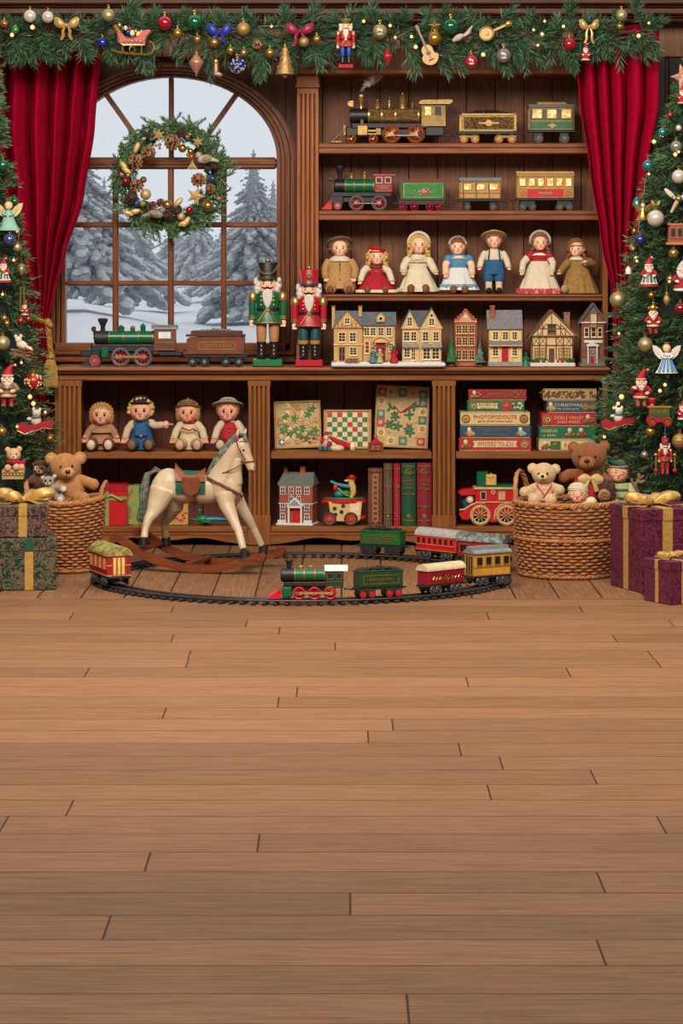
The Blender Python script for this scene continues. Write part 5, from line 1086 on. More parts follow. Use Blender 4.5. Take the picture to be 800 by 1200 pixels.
# ================= boards on the middle shelf
YO=.16; FRM=mat('#a87f45',.55,0,.15,50); PLY=mat('#b89c68',.6,0,.12,40)
def board(label,px,w,h,ry,name='game_board'):
    t=T(name,label,'board',px,YO,z=ZS_L); t.ry=ry; t.rx=-.14
    b=t.p('panel',PLY); b.box(-w/2,w/2,-1.5,1.5,0,h,PLY,.4); f=t.p('frame',FRM)
    for a in ((-w/2-1,-w/2+1.2,-1,h+1),(w/2-1.2,w/2+1,-1,h+1),(-w/2,w/2,-1,1.2),(-w/2,w/2,h-1.2,h+1)): f.box(a[0],a[1],-3,2,a[2],a[3],FRM,.4)
    return t
def leafs(b,cx,cz,n,r,m,y=-2.2,seed=0,sz=2.6):
    R=random.Random(seed)
    for i in range(n): a=2*PI*i/n+R.uniform(-.3,.3); b.ell((cx+r*cos(a),y,cz+r*sin(a)),(sz,.5,sz*.45),m,8,4,(0,-a,0))
t=board('square wooden game board with green leaf reliefs, leaning beside the fluted post',349.5,53,53.5,-.035); R=random.Random(11)
v=t.p('painted_leaves',mat('#3f7a45',.6,0,.3,80)); c=t.p('relief_shapes',mat('#c29a62',.6,0,.2,60))
for i in range(130): c.ell((R.uniform(-23,23),-1.9,R.uniform(4,50)),(R.uniform(2,4.5),.7,R.uniform(1,2.2)),R.choice([c.m,PLY,mat('#dcc594',.6),mat('#b08a58',.6)]),8,4,(0,R.uniform(0,3),0))
for x,z_ in ((-14,36),(-3,34),(14,42),(18,45),(12,38),(-18,20),(-10,16),(-14,24),(6,22),(14,16),(20,20),(2,14),(-2,20),(20,12),(10,10)): leafs(v,x,z_,5,2.4,v.m,-2.5,int(x*7+z_))
p=t.p('painted_roses',REDC)
for i in range(9): p.ell((R.uniform(4,23),-2.6,R.uniform(5,12)),(1.8,.7,1.6),R.choice([REDC,mat('#d88b6a',.6)]),7,4)
k=t.p('compass_mark',mat('#2f5f86',.5)); k.cyl((-19,-2.6,6.5),(-19,-1.5,6.5),4,None,k.m,14); k.star((-19,-2.7,6.5),3.4,1.2,.4,WHITE,4); t.done()
t=board('smaller wooden checkerboard with cream, green and red squares in the middle',407,54,44,.0)
cells={}
for nm,m in (('green_squares',mat('#2c6b44',.55)),('red_squares',mat('#a32432',.55)),('cream_squares',mat('#dcc594',.6))): cells[nm]=m
R=random.Random(6); CKP=t.p('checker_pattern',PLY)
for i in range(8):
    for j in range(7):
        nm='cream_squares' if (i+j)%2 else ('red_squares' if R.random()<.3 else 'green_squares'); x=-23.6+i*5.9; z_=2+j*5.7; CKP.box(x,x+5.7,-2,-1.3,z_,z_+5.5,cells[nm])
t.done()
t=board('tall wooden board game with colored border squares and a leafy centre',469.5,61,71,.042)
SQP=t.p('square_pattern',PLY); sqm={'red':mat('#a81f35',.55),'teal':mat('#1f6b6a',.55),'tan':mat('#d2b47c',.6)}
def cell(k,x,z_,s=9.5):
    SQP.box(x-s/2,x+s/2,-2,-1.3,z_-s/2,z_+s/2,sqm[k]); e=SQP; e.ring((x,-2.1,z_),s*.24,s*.07,mat('#c9a566',.6) if k!='tan' else mat('#a5793f',.6),10); e.star((x,-2.2,z_),s*.2,s*.09,.4,mat('#dcbf86',.6) if k!='tan' else mat('#a5793f',.6),5)
for k,x,z_ in (('red',-24,64),('tan',-14,64),('teal',0,64),('tan',12,64),('teal',24,62),('tan',-25,53),('teal',24,52),('tan',24,42),('teal',-25,38),('teal',24,32),('red',-25,28),('tan',24,22),('tan',-24,16),('teal',2,7),('red',23,7),('tan',-12,7)): cell(k,x,z_)
v=t.p('painted_leaves',mat('#33683f',.6,0,.3,80))
for x,z_,n in ((-8,36,5),(8,38,4),(-14,26,6),(-5,24,5),(8,22,6),(10,18,5),(-14,46,3),(14,48,4)): leafs(v,x,z_,n,3,v.m,-2.3,int(x+z_),3.4)
v.tube([(-10,-2.2,48),(-2,-2.2,40),(8,-2.2,47),(14,-2.2,52)],.7,mat('#6a3a24',.6),5)
p=t.p('painted_berries',REDC)
for x,z_ in ((4,43),(6,45),(2,42),(-9,40),(8,44),(-11,30)): p.ell((x,-2.5,z_),(1.5,.8,1.5),REDC,8,5)
c=t.p('relief_shapes',mat('#c29a62',.6,0,.2,60))
for i in range(26): c.ell((R.uniform(-17,17),-1.8,R.uniform(12,33)),(R.uniform(1.5,3.5),.5,R.uniform(1,2)),c.m,8,4,(0,R.uniform(0,3),0))
t.done()
t=T('toy_clown','small red and white toy clown with blue shoes seated before the boards','toy figure',381,.03,z=ZS_L); b=t.p('body',REDC)
b.ell((0,0,9),(5,4.5,6),mat('#b8a79a',.6)); b.ell((-3,-2,12),(2.6,2.4,3.6),REDC); b.ell((4,-2,8),(3,3,4),REDC); h=t.p('head',SKIN); face(h,(1,-1,16.5),3.6); a=t.p('hat',REDC); a.lathe((1,0,18.5),[(3.7,0),(3.4,1.4),(.8,5)],REDC,10); a.ell((1,0,24),1.1,WHITE,6,4)
for x in (-6,0,5): shoe(t,(x,-5,3),3,mat('#3f6672',.5))
t.done()
t=T('toy_cannon','red toy popgun barrel lying with a cream end on the middle shelf','toy',402,.025,z=ZS_L); b=t.p('barrel',REDC); b.tube([(-17,0,17),(-6,-1,11),(6,-2,6.5),(9,-2,5.5)],[1.4,3.4,4.6,5],REDC,12); b.tube([(-17,-1.5,19),(8,-4,10)],.7,GOLD,5); c=t.p('muzzle',CREAM); c.lathe((11,-3,5.6),[(3,-3),(5.4,-2.4),(5.6,1.8),(3.4,2.4)],CREAM,14,'x'); c=t.p('stock',CREAM); c.ell((-7,-4,4),(8.5,3.6,4),mat('#d8bd95',.6)); c.ring((2,-2,6.5),5.2,.8,REDC,14,'x'); t.done()
t=T('toy_lantern','small red and gold toy lantern between the checkerboard and tall board','toy lantern',440,.025,z=ZS_L); b=t.p('body',WINE); b.box(-8,8,-6,6,0,9,mat('#8a1a28',.4),1.2); b.box(-5,5,-6.6,-6,1.5,7.5,GOLDM,.3); b.star((0,-6.8,4.5),3,1.3,.5,REDC,4); r=t.p('lid',REDC); r.lathe((0,0,9),[(8,0),(7.5,1.2),(3,4),(1.6,7),(.6,8)],REDC,12,sy=.8); r.ring((0,0,18),2,.5,GOLD,12)
for x in (-8,8): 
    for y in (-6,6): b.cyl((x,y,0),(x,y,9.5),.9,None,GOLDM,6)
t.done()
# ================= boxed games
GBX={'boxed board games stacked beside the fluted pilaster':None,'boxed board games stacked behind the brown teddy':None}; GL,GR=list(GBX)
def gbox(label,x0,x1,r0,r1,m,grp,txt,tm,z,motif,txt2=None,banner=None,tx=0,tw=None,dz=0):
    px=(x0+x1)/2; y=.145; t=T('board_game',label,'board game',px,y,z=z,group=grp); w=(x1-x0)*U(0)/U(y); h=(r1-r0)*U(0)/U(y); D=26+dz; R=random.Random(int(x0+r0*3))
    b=t.p('tray',m); b.box(-w/2+.8,w/2-.8,-D+.8,D-.8,0,h*.6,mat('#cbb68c',.7),.3); l=t.p('lid',m); l.box(-w/2,w/2,-D,D,h*.07,h,m,.6); l.box(-w/2-.15,w/2+.15,-D-.15,D+.15,h-1,h-.6,GOLDM)
    if banner: bn=t.p('banner',banner); tw_=tw or w*.5; bn.prism([(tx-tw_*.62,h*.3),(tx-tw_*.57,h*.55),(tx-tw_*.62,h*.8),(tx+tw_*.62,h*.8),(tx+tw_*.57,h*.55),(tx+tw_*.62,h*.3)],-D-.5,-D,banner)
    if txt:
        g=t.p('lettering',tm); yy=-D-.6
        if txt2: g.text(txt,tx,yy,h*.66,h*.26,(tw or w*.5),tm); g.text(txt2,tx,yy,h*.33,h*.2,(tw or w*.5)*.8,tm)
        else: g.text(txt,tx,yy,h*.54,h*.36,(tw or w*.5),tm)
    e=t.p('emblem_print',GOLDM)
    for x,k,em in motif:
        x*=w/2
        if k=='disc': e.cyl((x,-D-.7,h*.52),(x,-D+.2,h*.52),h*.34,None,em,16); e.ring((x,-D-.7,h*.52),h*.27,h*.05,GOLD,14); e.star((x,-D-.8,h*.52),h*.22,h*.09,.4,GOLDM,5)
        elif k=='figure':
            e.ell((x,-D-.2,h*.42),(h*.24,.8,h*.3),em,10,6); e.ell((x-h*.05,-D-.3,h*.72),(h*.17,.8,h*.17),SKIN if em!=CREAM else TAN,9,6); e.ell((x+h*.25,-D-.2,h*.35),(h*.2,.7,h*.16),em,8,5); e.ell((x-h*.28,-D-.2,h*.3),(h*.14,.7,h*.2),GOLDM,8,5)
        elif k=='square': e.box(x-h*.45,x+h*.45,-D-.4,-D,h*.14,h*.86,em); e.star((x,-D-.6,h*.5),h*.34,h*.15,.4,GOLD,5)
        elif k=='leafs':
            for i in range(9): e.ell((x+R.uniform(-.5,.5)*h,-D-.2,h*R.uniform(.25,.8)),(h*.14,.5,h*.06),em,6,4,(0,R.uniform(0,3),0))
    t.done(); return t.loc[2]+h*t.u+.0004
BXR=mat('#8e1726',.5,0,.15,50); BXG=mat('#136a48',.5,0,.15,50); BXC=mat('#d3b681',.55,0,.1,50); BXB=mat('#1d4a66',.5,0,.15,50); BXR2=mat('#b81530',.5,0,.12,50); BXT=mat('#b7976166'[:7],.6,0,.2,60); PTXT=mat('#d9c18a',.5)
z=ZS_L
z=gbox('bright red boxed game with a cream banner, bottom of the shorter stack by the pilaster',536,621,514.5,529.5,BXR2,GL,'WINTERS TOUCH',mat('#6a4a20',.5),z,((-.8,'figure',GOLDM),(.82,'disc',mat('#c9a060',.5))),banner=PTXT,tw=42)
z=gbox('dark blue boxed game just above the bright red one',537,620.5,500,514.3,BXB,GL,'CHRISTMAS MIST',GOLD,z,((-.72,'figure',mat('#c0955a',.5)),(.72,'figure',mat('#9a9a90',.5))),'Snow time',tw=40)
z=gbox('cream boxed game with red lettering in the middle of its stack',537.5,619.5,484,499.8,BXC,GL,'PHOTOPODOLITE',BXR2,z,((-.84,'disc',mat('#c49a50',.5)),(.82,'disc',mat('#a8803a',.5))),'game of the merry snow',tw=50)
z=gbox('green boxed game with a cream title panel, second from the top of its stack',546,613,470.5,483.8,BXG,GL,'ROBINS',mat('#5a4a2a',.5),z,((-.78,'disc',mat('#a89a80',.5)),(.38,'square',BXR2),(.8,'leafs',CREAM)),'BENEATHON',banner=PTXT,tx=-10,tw=20)
z=gbox('dark red boxed game with gold lettering on top of its stack by the pilaster',547,615.5,457,470,BXR,GL,'MERRY SLEIGH',GOLD,z,((-.78,'figure',GOLDM),(-.5,'leafs',GOLDM),(.75,'leafs',GOLDM)),tw=30,tx=3)
z=ZS_L
z=gbox('cream and green boxed game at the bottom, half hidden by the brown teddy',629,696,516,529.5,BXC,GR,'BARN',BXR2,z,((-.76,'figure',GOLDM),(-.42,'square',BXG)),tw=20,tx=6,banner=mat('#e4d3a6',.5))
z=gbox('green boxed game with a brown badge above the bottom cream and green one',629,696,500.5,515.6,BXG,GR,'WONDERLAND',PTXT,z,((.1,'figure',GOLDM),(.5,'figure',mat('#8a4a34',.5))),'a tale',tx=-21,tw=19)
z=gbox('crimson boxed game with two lines of cream lettering under the blue box',632,697,484.5,500,BXR2,GR,'DOLLS VALLEY',PTXT,z,((-.78,'disc',mat('#c9a060',.5)),(.7,'figure',GOLDM)),'DOLLS MARKET',tw=34)
z=gbox('blue boxed game with gold lettering and two round badges under the carved box',638,697,470,484,mat('#2a5173',.5,0,.15,50),GR,'CHRISTMAS',PTXT,z,((-.82,'figure',mat('#b98a5a',.5)),(.55,'disc',mat('#b98a5a',.5)),(.88,'disc',mat('#a07a50',.5))),'the grand game',tw=32,tx=-4)
z=gbox('tan boxed game covered in brown scrollwork, topmost of its stack beside the tree',634,697,455.5,469.5,BXT,GR,None,None,z,[(q/6-.95,'leafs',mat('#5f4426',.6)) for q in range(12)])
# ================= books
GBK='old bound books standing on the bottom shelf'
def book(label,x0,x1,r0,m,title,grp=GBK,bands=(.1,.2,.62,.9),ornate=False):
    px=(x0+x1)/2; y=.10; t=T('book',label,'book',px,y,z=ZB_L,group=grp); k=U(0)/U(y); w=(x1-x0)*k; h=(619.3-r0)*k; D=22
    c=t.p('cover',m); pts=[(-w/2,D),(-w/2,-D+2.5)]+[(-w/2+w*q,-D+2.5-2.6*sin(PI*q)) for q in (.15,.35,.5,.65,.85)]+[(w/2,-D+2.5),(w/2,D),(w/2-1,D),(w/2-1,-D+3.6),(-w/2+1,-D+3.6),(-w/2+1,D)]
    c.prism(pts,0,h,m,'z')
    pg=t.p('pages',mat('#d8c9a6',.8,0,.1,200)); pg.box(-w/2+1.2,w/2-1.2,-D+3.6,D-1.5,1.2,h-1.6,pg.m)
    b=t.p('spine_bands',GOLDM)
    for q in bands: b.box(-w*.42,w*.42,-D-.5,-D+1.4,h*q-.5,h*q+.5,m if ornate else GOLDM,.3); b.box(-w*.40,w*.40,-D-.3,-D+1.4,h*q+1,h*q+1.5,GOLDM)
    if ornate:
        for i in range(9): b.ring((0,-D-.1,h*(.12+.09*i)),w*.2,w*.05,mat('#a8764f',.5),10); b.star((w*.12*(-1)**i,-D-.3,h*(.165+.09*i)),w*.13,w*.05,.4,mat('#a8764f',.5),4)
    else: b.star((0,-D-.5,h*.1+4),w*.22,w*.1,.4,GOLDM,6); b.ring((0,-D-.4,h*.86),w*.2,w*.05,GOLDM,12)
    if title:
        l=t.p('lettering',GOLD)
        if isinstance(title,str): l.M=Matrix.Translation((0,-D-.4,h*.42))@Matrix.Rotation(PI/2,4,'Y')@Matrix.Identity(4); l.text(title,0,0,0,w*.42,h*.5,GOLD)
        else:
            for i,s_ in enumerate(title): l.text(s_,0,-D-.6,h*.72-i*4.2,2.6,w*.7,GOLD)
    t.done()
book('brown tooled leather book, shortest of the row',431,447.7,551.7,mat('#6b3a28',.55,0,.2,70,.2),None,ornate=True,bands=(.06,.94))
book('narrow grey brown book with vertical gold lettering',448.9,459.2,546,mat('#5f4a38',.6,0,.15,60),'SUMMER LIGHT')
book('thin crimson book with vertical gold lettering',460.4,468.6,546,mat('#a2132c',.5),'BALLADESSANG')
book('thick green book with gold tooling',469.8,486.6,545.5,mat('#114a2e',.5,0,.15,50),('BERNERS','WINTER','TALES'),bands=(.08,.5,.84,.94))
book('thick burgundy book standing against the fluted post',487.8,505.2,545.3,mat('#7e1626',.5,0,.15,50),('HARDING','TALE'),bands=(.08,.3,.58,.84,.94))
# ================= brick dollhouse
t=T('dollhouse','red brick dollhouse with a grey green roof and white portico on the bottom shelf','dollhouse',349,.10,z=ZB_L,photo=False); t.rz=-.22
DB=mat('#9c4d35',.75,0,.22,70,.3)
w=t.p('walls',DB); w.box(-20,20,-11,13,2,47,DB,.3); w.box(-20.6,20.6,-11.6,13.6,24.5,25.4,HSNOW); w.box(-20.6,20.6,-11.6,13.6,45.6,47,HSNOW)
r=t.p('roof',SLATE); r.loft([[(-22,-13,47),(22,-13,47),(22,15,47),(-22,15,47)],[(-17,0,61),(19,0,61),(19,4,61),(-17,4,61)]],mat('#5f6a62',.7,0,.15,60,.2),sm=False)
for x in (-15,6): c=t.p('chimney',BRICK); c.box(x-2.2 if x<0 else x-3,x+2.2 if x<0 else x+3,-3 if x>0 else 0,3,52,66 if x<0 else 68,mat('#a55a42',.75),.4)
for z_ in (36,17,5.5):
    for x in (-15.5,-5.5,3.5,13.5):
        if z_<30 and x in (-5.5,3.5): continue
        wd=t.p('window',HSNOW); h=7.6
        wd.box(x-2.4,x+2.4,-11.4,-10.6,z_,z_+h,PANE)
        for a in ((x-3,x-2.3,z_-.6,z_+h+.6),(x+2.3,x+3,z_-.6,z_+h+.6),(x-2.4,x+2.4,z_-.6,z_),(x-2.4,x+2.4,z_+h,z_+h+.8),(x-.3,x+.3,z_,z_+h),(x-2.4,x+2.4,z_+h*.5-.3,z_+h*.5+.3)): wd.box(a[0],a[1],-12,-10.8,a[2],a[3],HSNOW)
for x in (-5.5,3.5): wd=t.p('window',HSNOW); wd.box(x-2.6,x+2.6,-11.8,-10.8,27.5,34,HSNOW); wd.box(x-2,x+2,-12,-11.7,28.2,33.4,PANE); wd.box(x-.3,x+.3,-12.1,-11.7,28.2,33.4,HSNOW)
p=t.p('portico',HSNOW); p.box(-9,9,-17,-11,20,23,HSNOW,.4); p.prism([(-10,22.6),(0,32.5),(10,22.6)],-17.5,-10.5,HSNOW); p.prism([(-7,23.6),(0,30.4),(7,23.6)],-18,-17.4,mat('#7d8f8a',.7))
for x in (-7.5,7.5): p.cyl((x,-15.5,2),(x,-15.5,20),1.3,None,HSNOW,10)
d=t.p('door',REDC); d.box(-3.6,3.6,-12,-10.8,2,19,VERM,.3); d.ell((2,-12.2,10),.5,GOLD,6,4); b=t.p('base',HSNOW); b.box(-22,22,-19,14,0,2.4,HSNOW,.5)
for x in (-18,-13,13,18): b.box(x-2.5,x+2.5,-18,-13,2,6,HSNOW,.5)
t.done()
# ================= presents and toy at the back of the bottom shelf, first bay
def ribbonbox(name,label,px,y,z,w,d,h,m,rib,rm,vx=0,hz=None,cat='gift',group=None,rz=0,rw=5,lid=None):
    t=T(name,label,cat,px,y,z=z,group=group,rz=rz); b=t.p('box',m); b.box(-w/2,w/2,-d/2,d/2,0,h,m,.5)
    r=t.p('ribbon',rm); 
    if vx is not None: r.box(vx-rw/2,vx+rw/2,-d/2-.4,d/2+.4,-.0,h+.4,rm)
    if hz: r.box(-w/2-.4,w/2+.4,-d/2-.5,d/2+.5,hz-rw/2,hz+rw/2,rm)
    return t
GG='wrapped presents at the back of the bottom shelf'; RIBG=mat('#7d9a4a',.5,0,.15,60); GOLDP=mat('#a98a45',.55,0,.2,40,hex2='#7f6a35',thr=(.45,.55))
t=ribbonbox('gift','shiny red present with a pale green ribbon beside the wicker basket',135.5,.07,ZB_L,27,26,48,VERM,1,RIBG,-9,32,group=GG,rw=4); b=t.p('bow',RIBG); b.tube([(-10,-13.8,33),(-4,-15,36),(2,-14,33),(8,-15,30),(12,-14,33)],1.6,RIBG,8); b=t.p('lid',VERM); b.box(-14,14,-13.6,13.6,40,48.5,mat('#a51423',.35),.6); t.done()
t=ribbonbox('gift','olive gold present with a green band behind the horse tail',160,.13,ZB_L,24,24,45,GOLDP,1,RIBG,0,24,group=GG,rw=7); t.done()
t=ribbonbox('gift','small gold present with red painted flowers under the horse belly',208,.10,ZB_L,26,22,24,mat('#b39049',.5,0,.15,40),1,VERM,None,None,group=GG); b=t.p('painted_flowers',VERM); R=random.Random(5)
for i in range(16): b.ell((R.uniform(-11,11),-11.2,R.uniform(4,20)),(R.uniform(1.2,2.6),.5,R.uniform(1,2)),VERM,7,4)
b=t.p('bow',VERM); b.ell((3,-4,26),(4.5,3,2.6),VERM,10,6,(0,.4,0)); b.ell((-4,-4,26),(4.5,3,2.6),VERM,10,6,(0,-.4,0)); t.done()
t=T('toy_airplane','green and blue toy airplane lying on the bottom shelf under the horse','toy airplane',243,.06,z=ZB_L); GRP=mat('#0c7a4a',.4); BLP=mat('#1c6f93',.4)
b=t.p('fuselage',BLP); b.tube([(-2,0,6.5),(8,0,7),(19,0,6.5),(25,0,6)],[3.4,3.2,2.4,.8],BLP,12); n=t.p('nose',GRP); n.lathe((-6,0,7),[(1,-8),(3,-6),(4.6,-1),(4.4,3),(3.4,5)],GRP,14,'x')
p=t.p('propeller',GRP); p.ell((-9,-1,12),(1.2,2.4,6),GRP,8,6); p.ell((-14,0,6),(8,2.2,1.3),GRP,8,6,(0,.2,0)); p.ell((-9,0,17.5),(3.4,2,1.4),GRP,8,6); w=t.p('wing',GRP); w.box(-6,4,-14,14,4,5.4,GRP,.6); w.box(18,24,-6,6,6,7,BLP,.4); k=t.p('wheel',BLACK)
for y in (-5,5): k.cyl((-2,y-1,2.2),(-2,y+1,2.2),2.2,None,BLACK,10); k.cyl((-2,y,2),(-2,y,6),.5,None,IRON,5)
t.done()
# ================= rocking horse
HYD=-.90; t=T('rocking_horse','painted cream rocking horse with a leather saddle on curved brown wooden runners','rocking horse',237,HYD,z=0.001); t.rz=-.28
def hp(px,row,y=0): return ((px-237)*1.04-y*sin(.28)*1.04, y, 667.5-row - y*.11)
HORSE=mat('#b8a082',.42,0,.10,9,.08,hex2='#cfbb9c',thr=(.35,.7)); MANE=mat('#4a4f48',.6,0,.35,60,.3,hex2='#7c8072',thr=(.4,.65)); LEATH=mat('#7a4128',.45,0,.2,60,.1); HOOF=mat('#1f1b1a',.4)
b=t.p('body',HORSE); b.remesh=1.0
def tb(pts,rs,sy=1): 
    b.M=None; b.tube([hp(*p) for p in pts],rs,HORSE,14)
    if len(pts[0])>2: c=hp(*pts[0]); b.ell((c[0],c[1]*.8,c[2]+2),(rs[0]*.95,rs[0]*.62,rs[0]*1.15),HORSE,14,9)
def blob(px,row,rx,ry,rz,y=0,rot=None): b.ell(hp(px,row,y),(rx,ry,rz),HORSE,16,10,rot)
blob(197,571,19,15,20); blob(192,574,14,14,19); blob(216,574,22,15.5,18); blob(240,574,24,16,18.5); blob(262,571,19,15,21); blob(270,573,14,12,17)
tb([(258,566),(264,550),(271,534),(279,519)],[18,14,10.5,8.2]); tb([(276,568),(276,552),(277,538)],[9,8,7])
tb([(279,518),(284,524),(289,535),(294,546),(296,551)],[8.4,9,7,5.4,4.9]); blob(280,531,7.5,5,7.5); blob(287,523,6,5.6,8)
for s_ in (-1,1):
    b.tube([hp(281.5+s_*3.5,513,s_*4),hp(283.5+s_*4,507,s_*4.6),hp(285+s_*4.2,501.5,s_*5)],[2.6,2.2,.5],HORSE,8)
    b.ell(hp(297.6,550,s_*2.6),(2.2,1.8,2.4),HORSE,8,6)
tb([(264,580,-8),(267,594,-12),(276,613,-20),(281,623,-26),(287,644,-35)],[12,9.5,6,4.9,4.3]); blob(278,618,5.6,5.2,6.5,-23)
tb([(272,576,8),(279,590,12),(291,609,20),(296,618,25),(306,639,33)],[11,9,6,4.8,4.2]); blob(293,613,5.6,5.2,6.5,23)
tb([(190,578,-7),(184,594,-13),(179,605,-20),(174,613,-26),(171,624,-31),(170,635,-36)],[16,12,8,5.8,4.3,4.6]); blob(174,612,5.2,4.6,6,-26)
tb([(202,580,7),(203,595,13),(196,607,21),(190,615,26),(190,624,31),(191,632,36)],[15,11,7.5,5.4,4.2,4.4])
def hoof(px,row,y):
    h=t.p('hoof',HOOF); c=hp(px,row,y); h.lathe((c[0],c[1],c[2]-4.5),[(6,0),(5.8,2),(4.9,9),(4,9.6)],HOOF,14)
hoof(288.5,650,-36); hoof(308,644.5,35); hoof(169.5,638,-37); hoof(191,637,37)
m=t.p('mane',MANE); R=random.Random(2)
for i in range(64):
    q=i/63; bx,br=279-34*q-4*sin(PI*q),508+49*q; s_=-1 if i%4 else 1
    p0=hp(bx,br,0); L=R.uniform(10,17)
    m.tube([p0,(p0[0]-1,s_*5,p0[2]-1),(p0[0]+R.uniform(0,4),s_*(9.5-3*(1-q)),p0[2]-L*.55),(p0[0]+R.uniform(0,6),s_*(10.5-3*(1-q)),p0[2]-L)],[1.9,2.1,1.6,.4],MANE,6)
for i in range(12): m.tube([hp(280,509,0),hp(285+R.uniform(-2,2),510,R.uniform(-4,1)),hp(289+R.uniform(-1,3),517+R.uniform(0,5),-4.5+R.uniform(-1,3))],[1.6,1.5,.3],MANE,6)
tl=t.p('tail',MANE)
for i in range(40):
    o=R.uniform(-1,1); e=R.uniform(0,1); y=R.uniform(-5,5)
    tl.tube([hp(190,556,0),hp(181,553-2*o,y*.4),hp(171+2*o,560+o,y*.8),hp(167+4*o,577,y),hp(167+4*o,595,y),hp(164+5*o,606+8*e,y*.8),hp(163+4*o,612+5*e,y*.6)],[1.6,2,2.2,2.2,1.8,1.2,.3],MANE,6)
# tack
GBL=mat('#14563a',.7,0,.15,60)
bl=t.p('saddle_blanket',GBL); rings=[]
for q in range(9):
    f=q/8; x0=206+35*f
    rings.append([hp(x0+(1-abs(k/8)*0)*0, 574-20.8*cos(k*PI/2/8*1.22)+ (0), 17.3*sin(k*PI/2/8*1.22)) for k in range(-8,9)])
bl.loft(rings,GBL,closed=False,cap=False); 
for s_ in (-1,1): flp=t.p('saddle_flap',LEATH); flp.loft([[hp(x,r,s_*w) for x,r in ((214,562),(234,562),(236,572),(231,581),(224,583),(217,580),(213,571))] for w in (17,19.6)],LEATH)
sd=t.p('saddle',LEATH); rings=[]
for q in range(13):
    f=q/12; x=205+36*f; top=551.5+4*sin(PI*f)**.8-7*max(0,1-f*3)**1.5-2.5*max(0,f*3-2)**1.5
    R_=[]
    for k in range(13): a=-1.25+2.5*k/12; R_.append(hp(x,top+(566.5-top)*(1-cos(a))/(1-cos(1.25)),19.5*sin(a)))
    for k in range(13): a=1.2-2.4*k/12; R_.append(hp(x,top+3+(566.5-top-2)*(1-cos(a))/(1-cos(1.25)),18*sin(a)))
    rings.append(R_)
sd.loft(rings,mat('#8a4c2e',.4,0,.2,60,.1))
gs=t.p('girth_strap',LEATH); gs.tube([hp(226+.3*k,574-19.4*cos(k*PI/8),16.6*sin(k*PI/8)) for k in range(2,15)],[1.7]*13,LEATH,6)
ch=t.p('breast_strap',LEATH)
for s_ in (-1,1): ch.tube([hp(243,561,s_*14.5),hp(254,566,s_*16),hp(266,572,s_*15.2),hp(276,577,s_*11),hp(283,581,s_*4),hp(284,582,0)],1.7,LEATH,6); ch.tube([hp(281,580,s_*6),hp(280,588,s_*6.5),hp(276,594,s_*6)],1.4,LEATH,6)
br=t.p('bridle',LEATH)
br.ring(hp(291,541,0),6.9,.95,LEATH,20,'z'); 
for s_ in (-1,1):
    br.tube([hp(277,513,s_*6.8),hp(279,523,s_*8.2),hp(284,533,s_*7.6),hp(289,541,s_*6.6)],1,LEATH,6); br.ell(hp(288.5,541,s_*6.8),(1.6,1.2,1.6),GOLD,8,5)
    br.tube([hp(288.5,542,s_*7),hp(276,550,s_*12),hp(262,556,s_*14),hp(250,558,s_*11),hp(240,557,s_*5)],.75,LEATH,6)
br.tube([hp(277,513,-6.8),hp(279,510,0),hp(277,513,6.8)],1,LEATH,6); br.tube([hp(281,519,-7.6),hp(288,518,-4),hp(289,517,0),hp(288,518,4),hp(281,519,7.6)],.9,LEATH,6)
rd=t.p('rosette',REDC); rd.ell(hp(278,516,-7.8),(1.8,1.2,3.4),REDC,8,5)
for s_ in (-1,1): e=t.p('eye',EYE); e.ell(hp(286,528.5,s_*7.1),(1.7,1.3,1.5),EYE,10,6)
n=t.p('nostril',HOOF); n.ell(hp(298.5,548,-3),(.9,1,1.3),HOOF,6,4); n.ell(hp(298.5,548,3),(.9,1,1.3),HOOF,6,4); n.tube([hp(299,553,-2.5),hp(296,554,-4.4),hp(293,552,-4.8)],.4,HOOF,5)
RUN=wood('#54281a','#8a4a2e','X',10,.4)
def runner(y):
    p=t.p('runner',RUN); path=[(143,636),(147,634),(153,636),(165,644),(180,653.5),(200,661),(222,666),(243,668),(262,667),(280,663.5),(298,658.5),(312,655),(320,654)]
    rings=[]
    for i,(x,r) in enumerate(path):
        a=path[max(i-1,0)]; c=path[min(i+1,len(path)-1)]; d=Vector((c[0]-a[0],c[1]-a[1])).normalized(); nx,nr=-d.y,d.x; h=4.2 if 0<i<len(path)-1 else 3.5
        if i>9: h=4.6
        o=sin(.28)*1.04*y
        q=lambda x_,r_,yy:((x_-237)*1.04,yy,667.5-r_)
        rings.append([q(x+nx*h,r+nr*h-4,y-4.5),q(x-nx*h,r-nr*h-4,y-4.5),q(x-nx*h,r-nr*h-4,y+4.5),q(x+nx*h,r+nr*h-4,y+4.5)])
    p.loft(rings,RUN,sm=False); p.cyl(((318-237)*1.04,y-5,667.5-649),((318-237)*1.04,y+5,667.5-649),5.6,None,RUN,16); p.cyl(((145-237)*1.04,y-5,667.5-632),((145-237)*1.04,y+5,667.5-632),4.6,None,RUN,16)
    p.ring(((318-237)*1.04,y-5,667.5-649),3.4,.6,mat('#6a3a24',.5),14)
runner(-38); runner(38)
cb=t.p('cross_bar',RUN)
for x,z_ in ((-64,24),(-4,9),(54,13)): cb.box(x-4,x+4,-38,38,z_-2,z_+2,RUN,.6)
t.done()
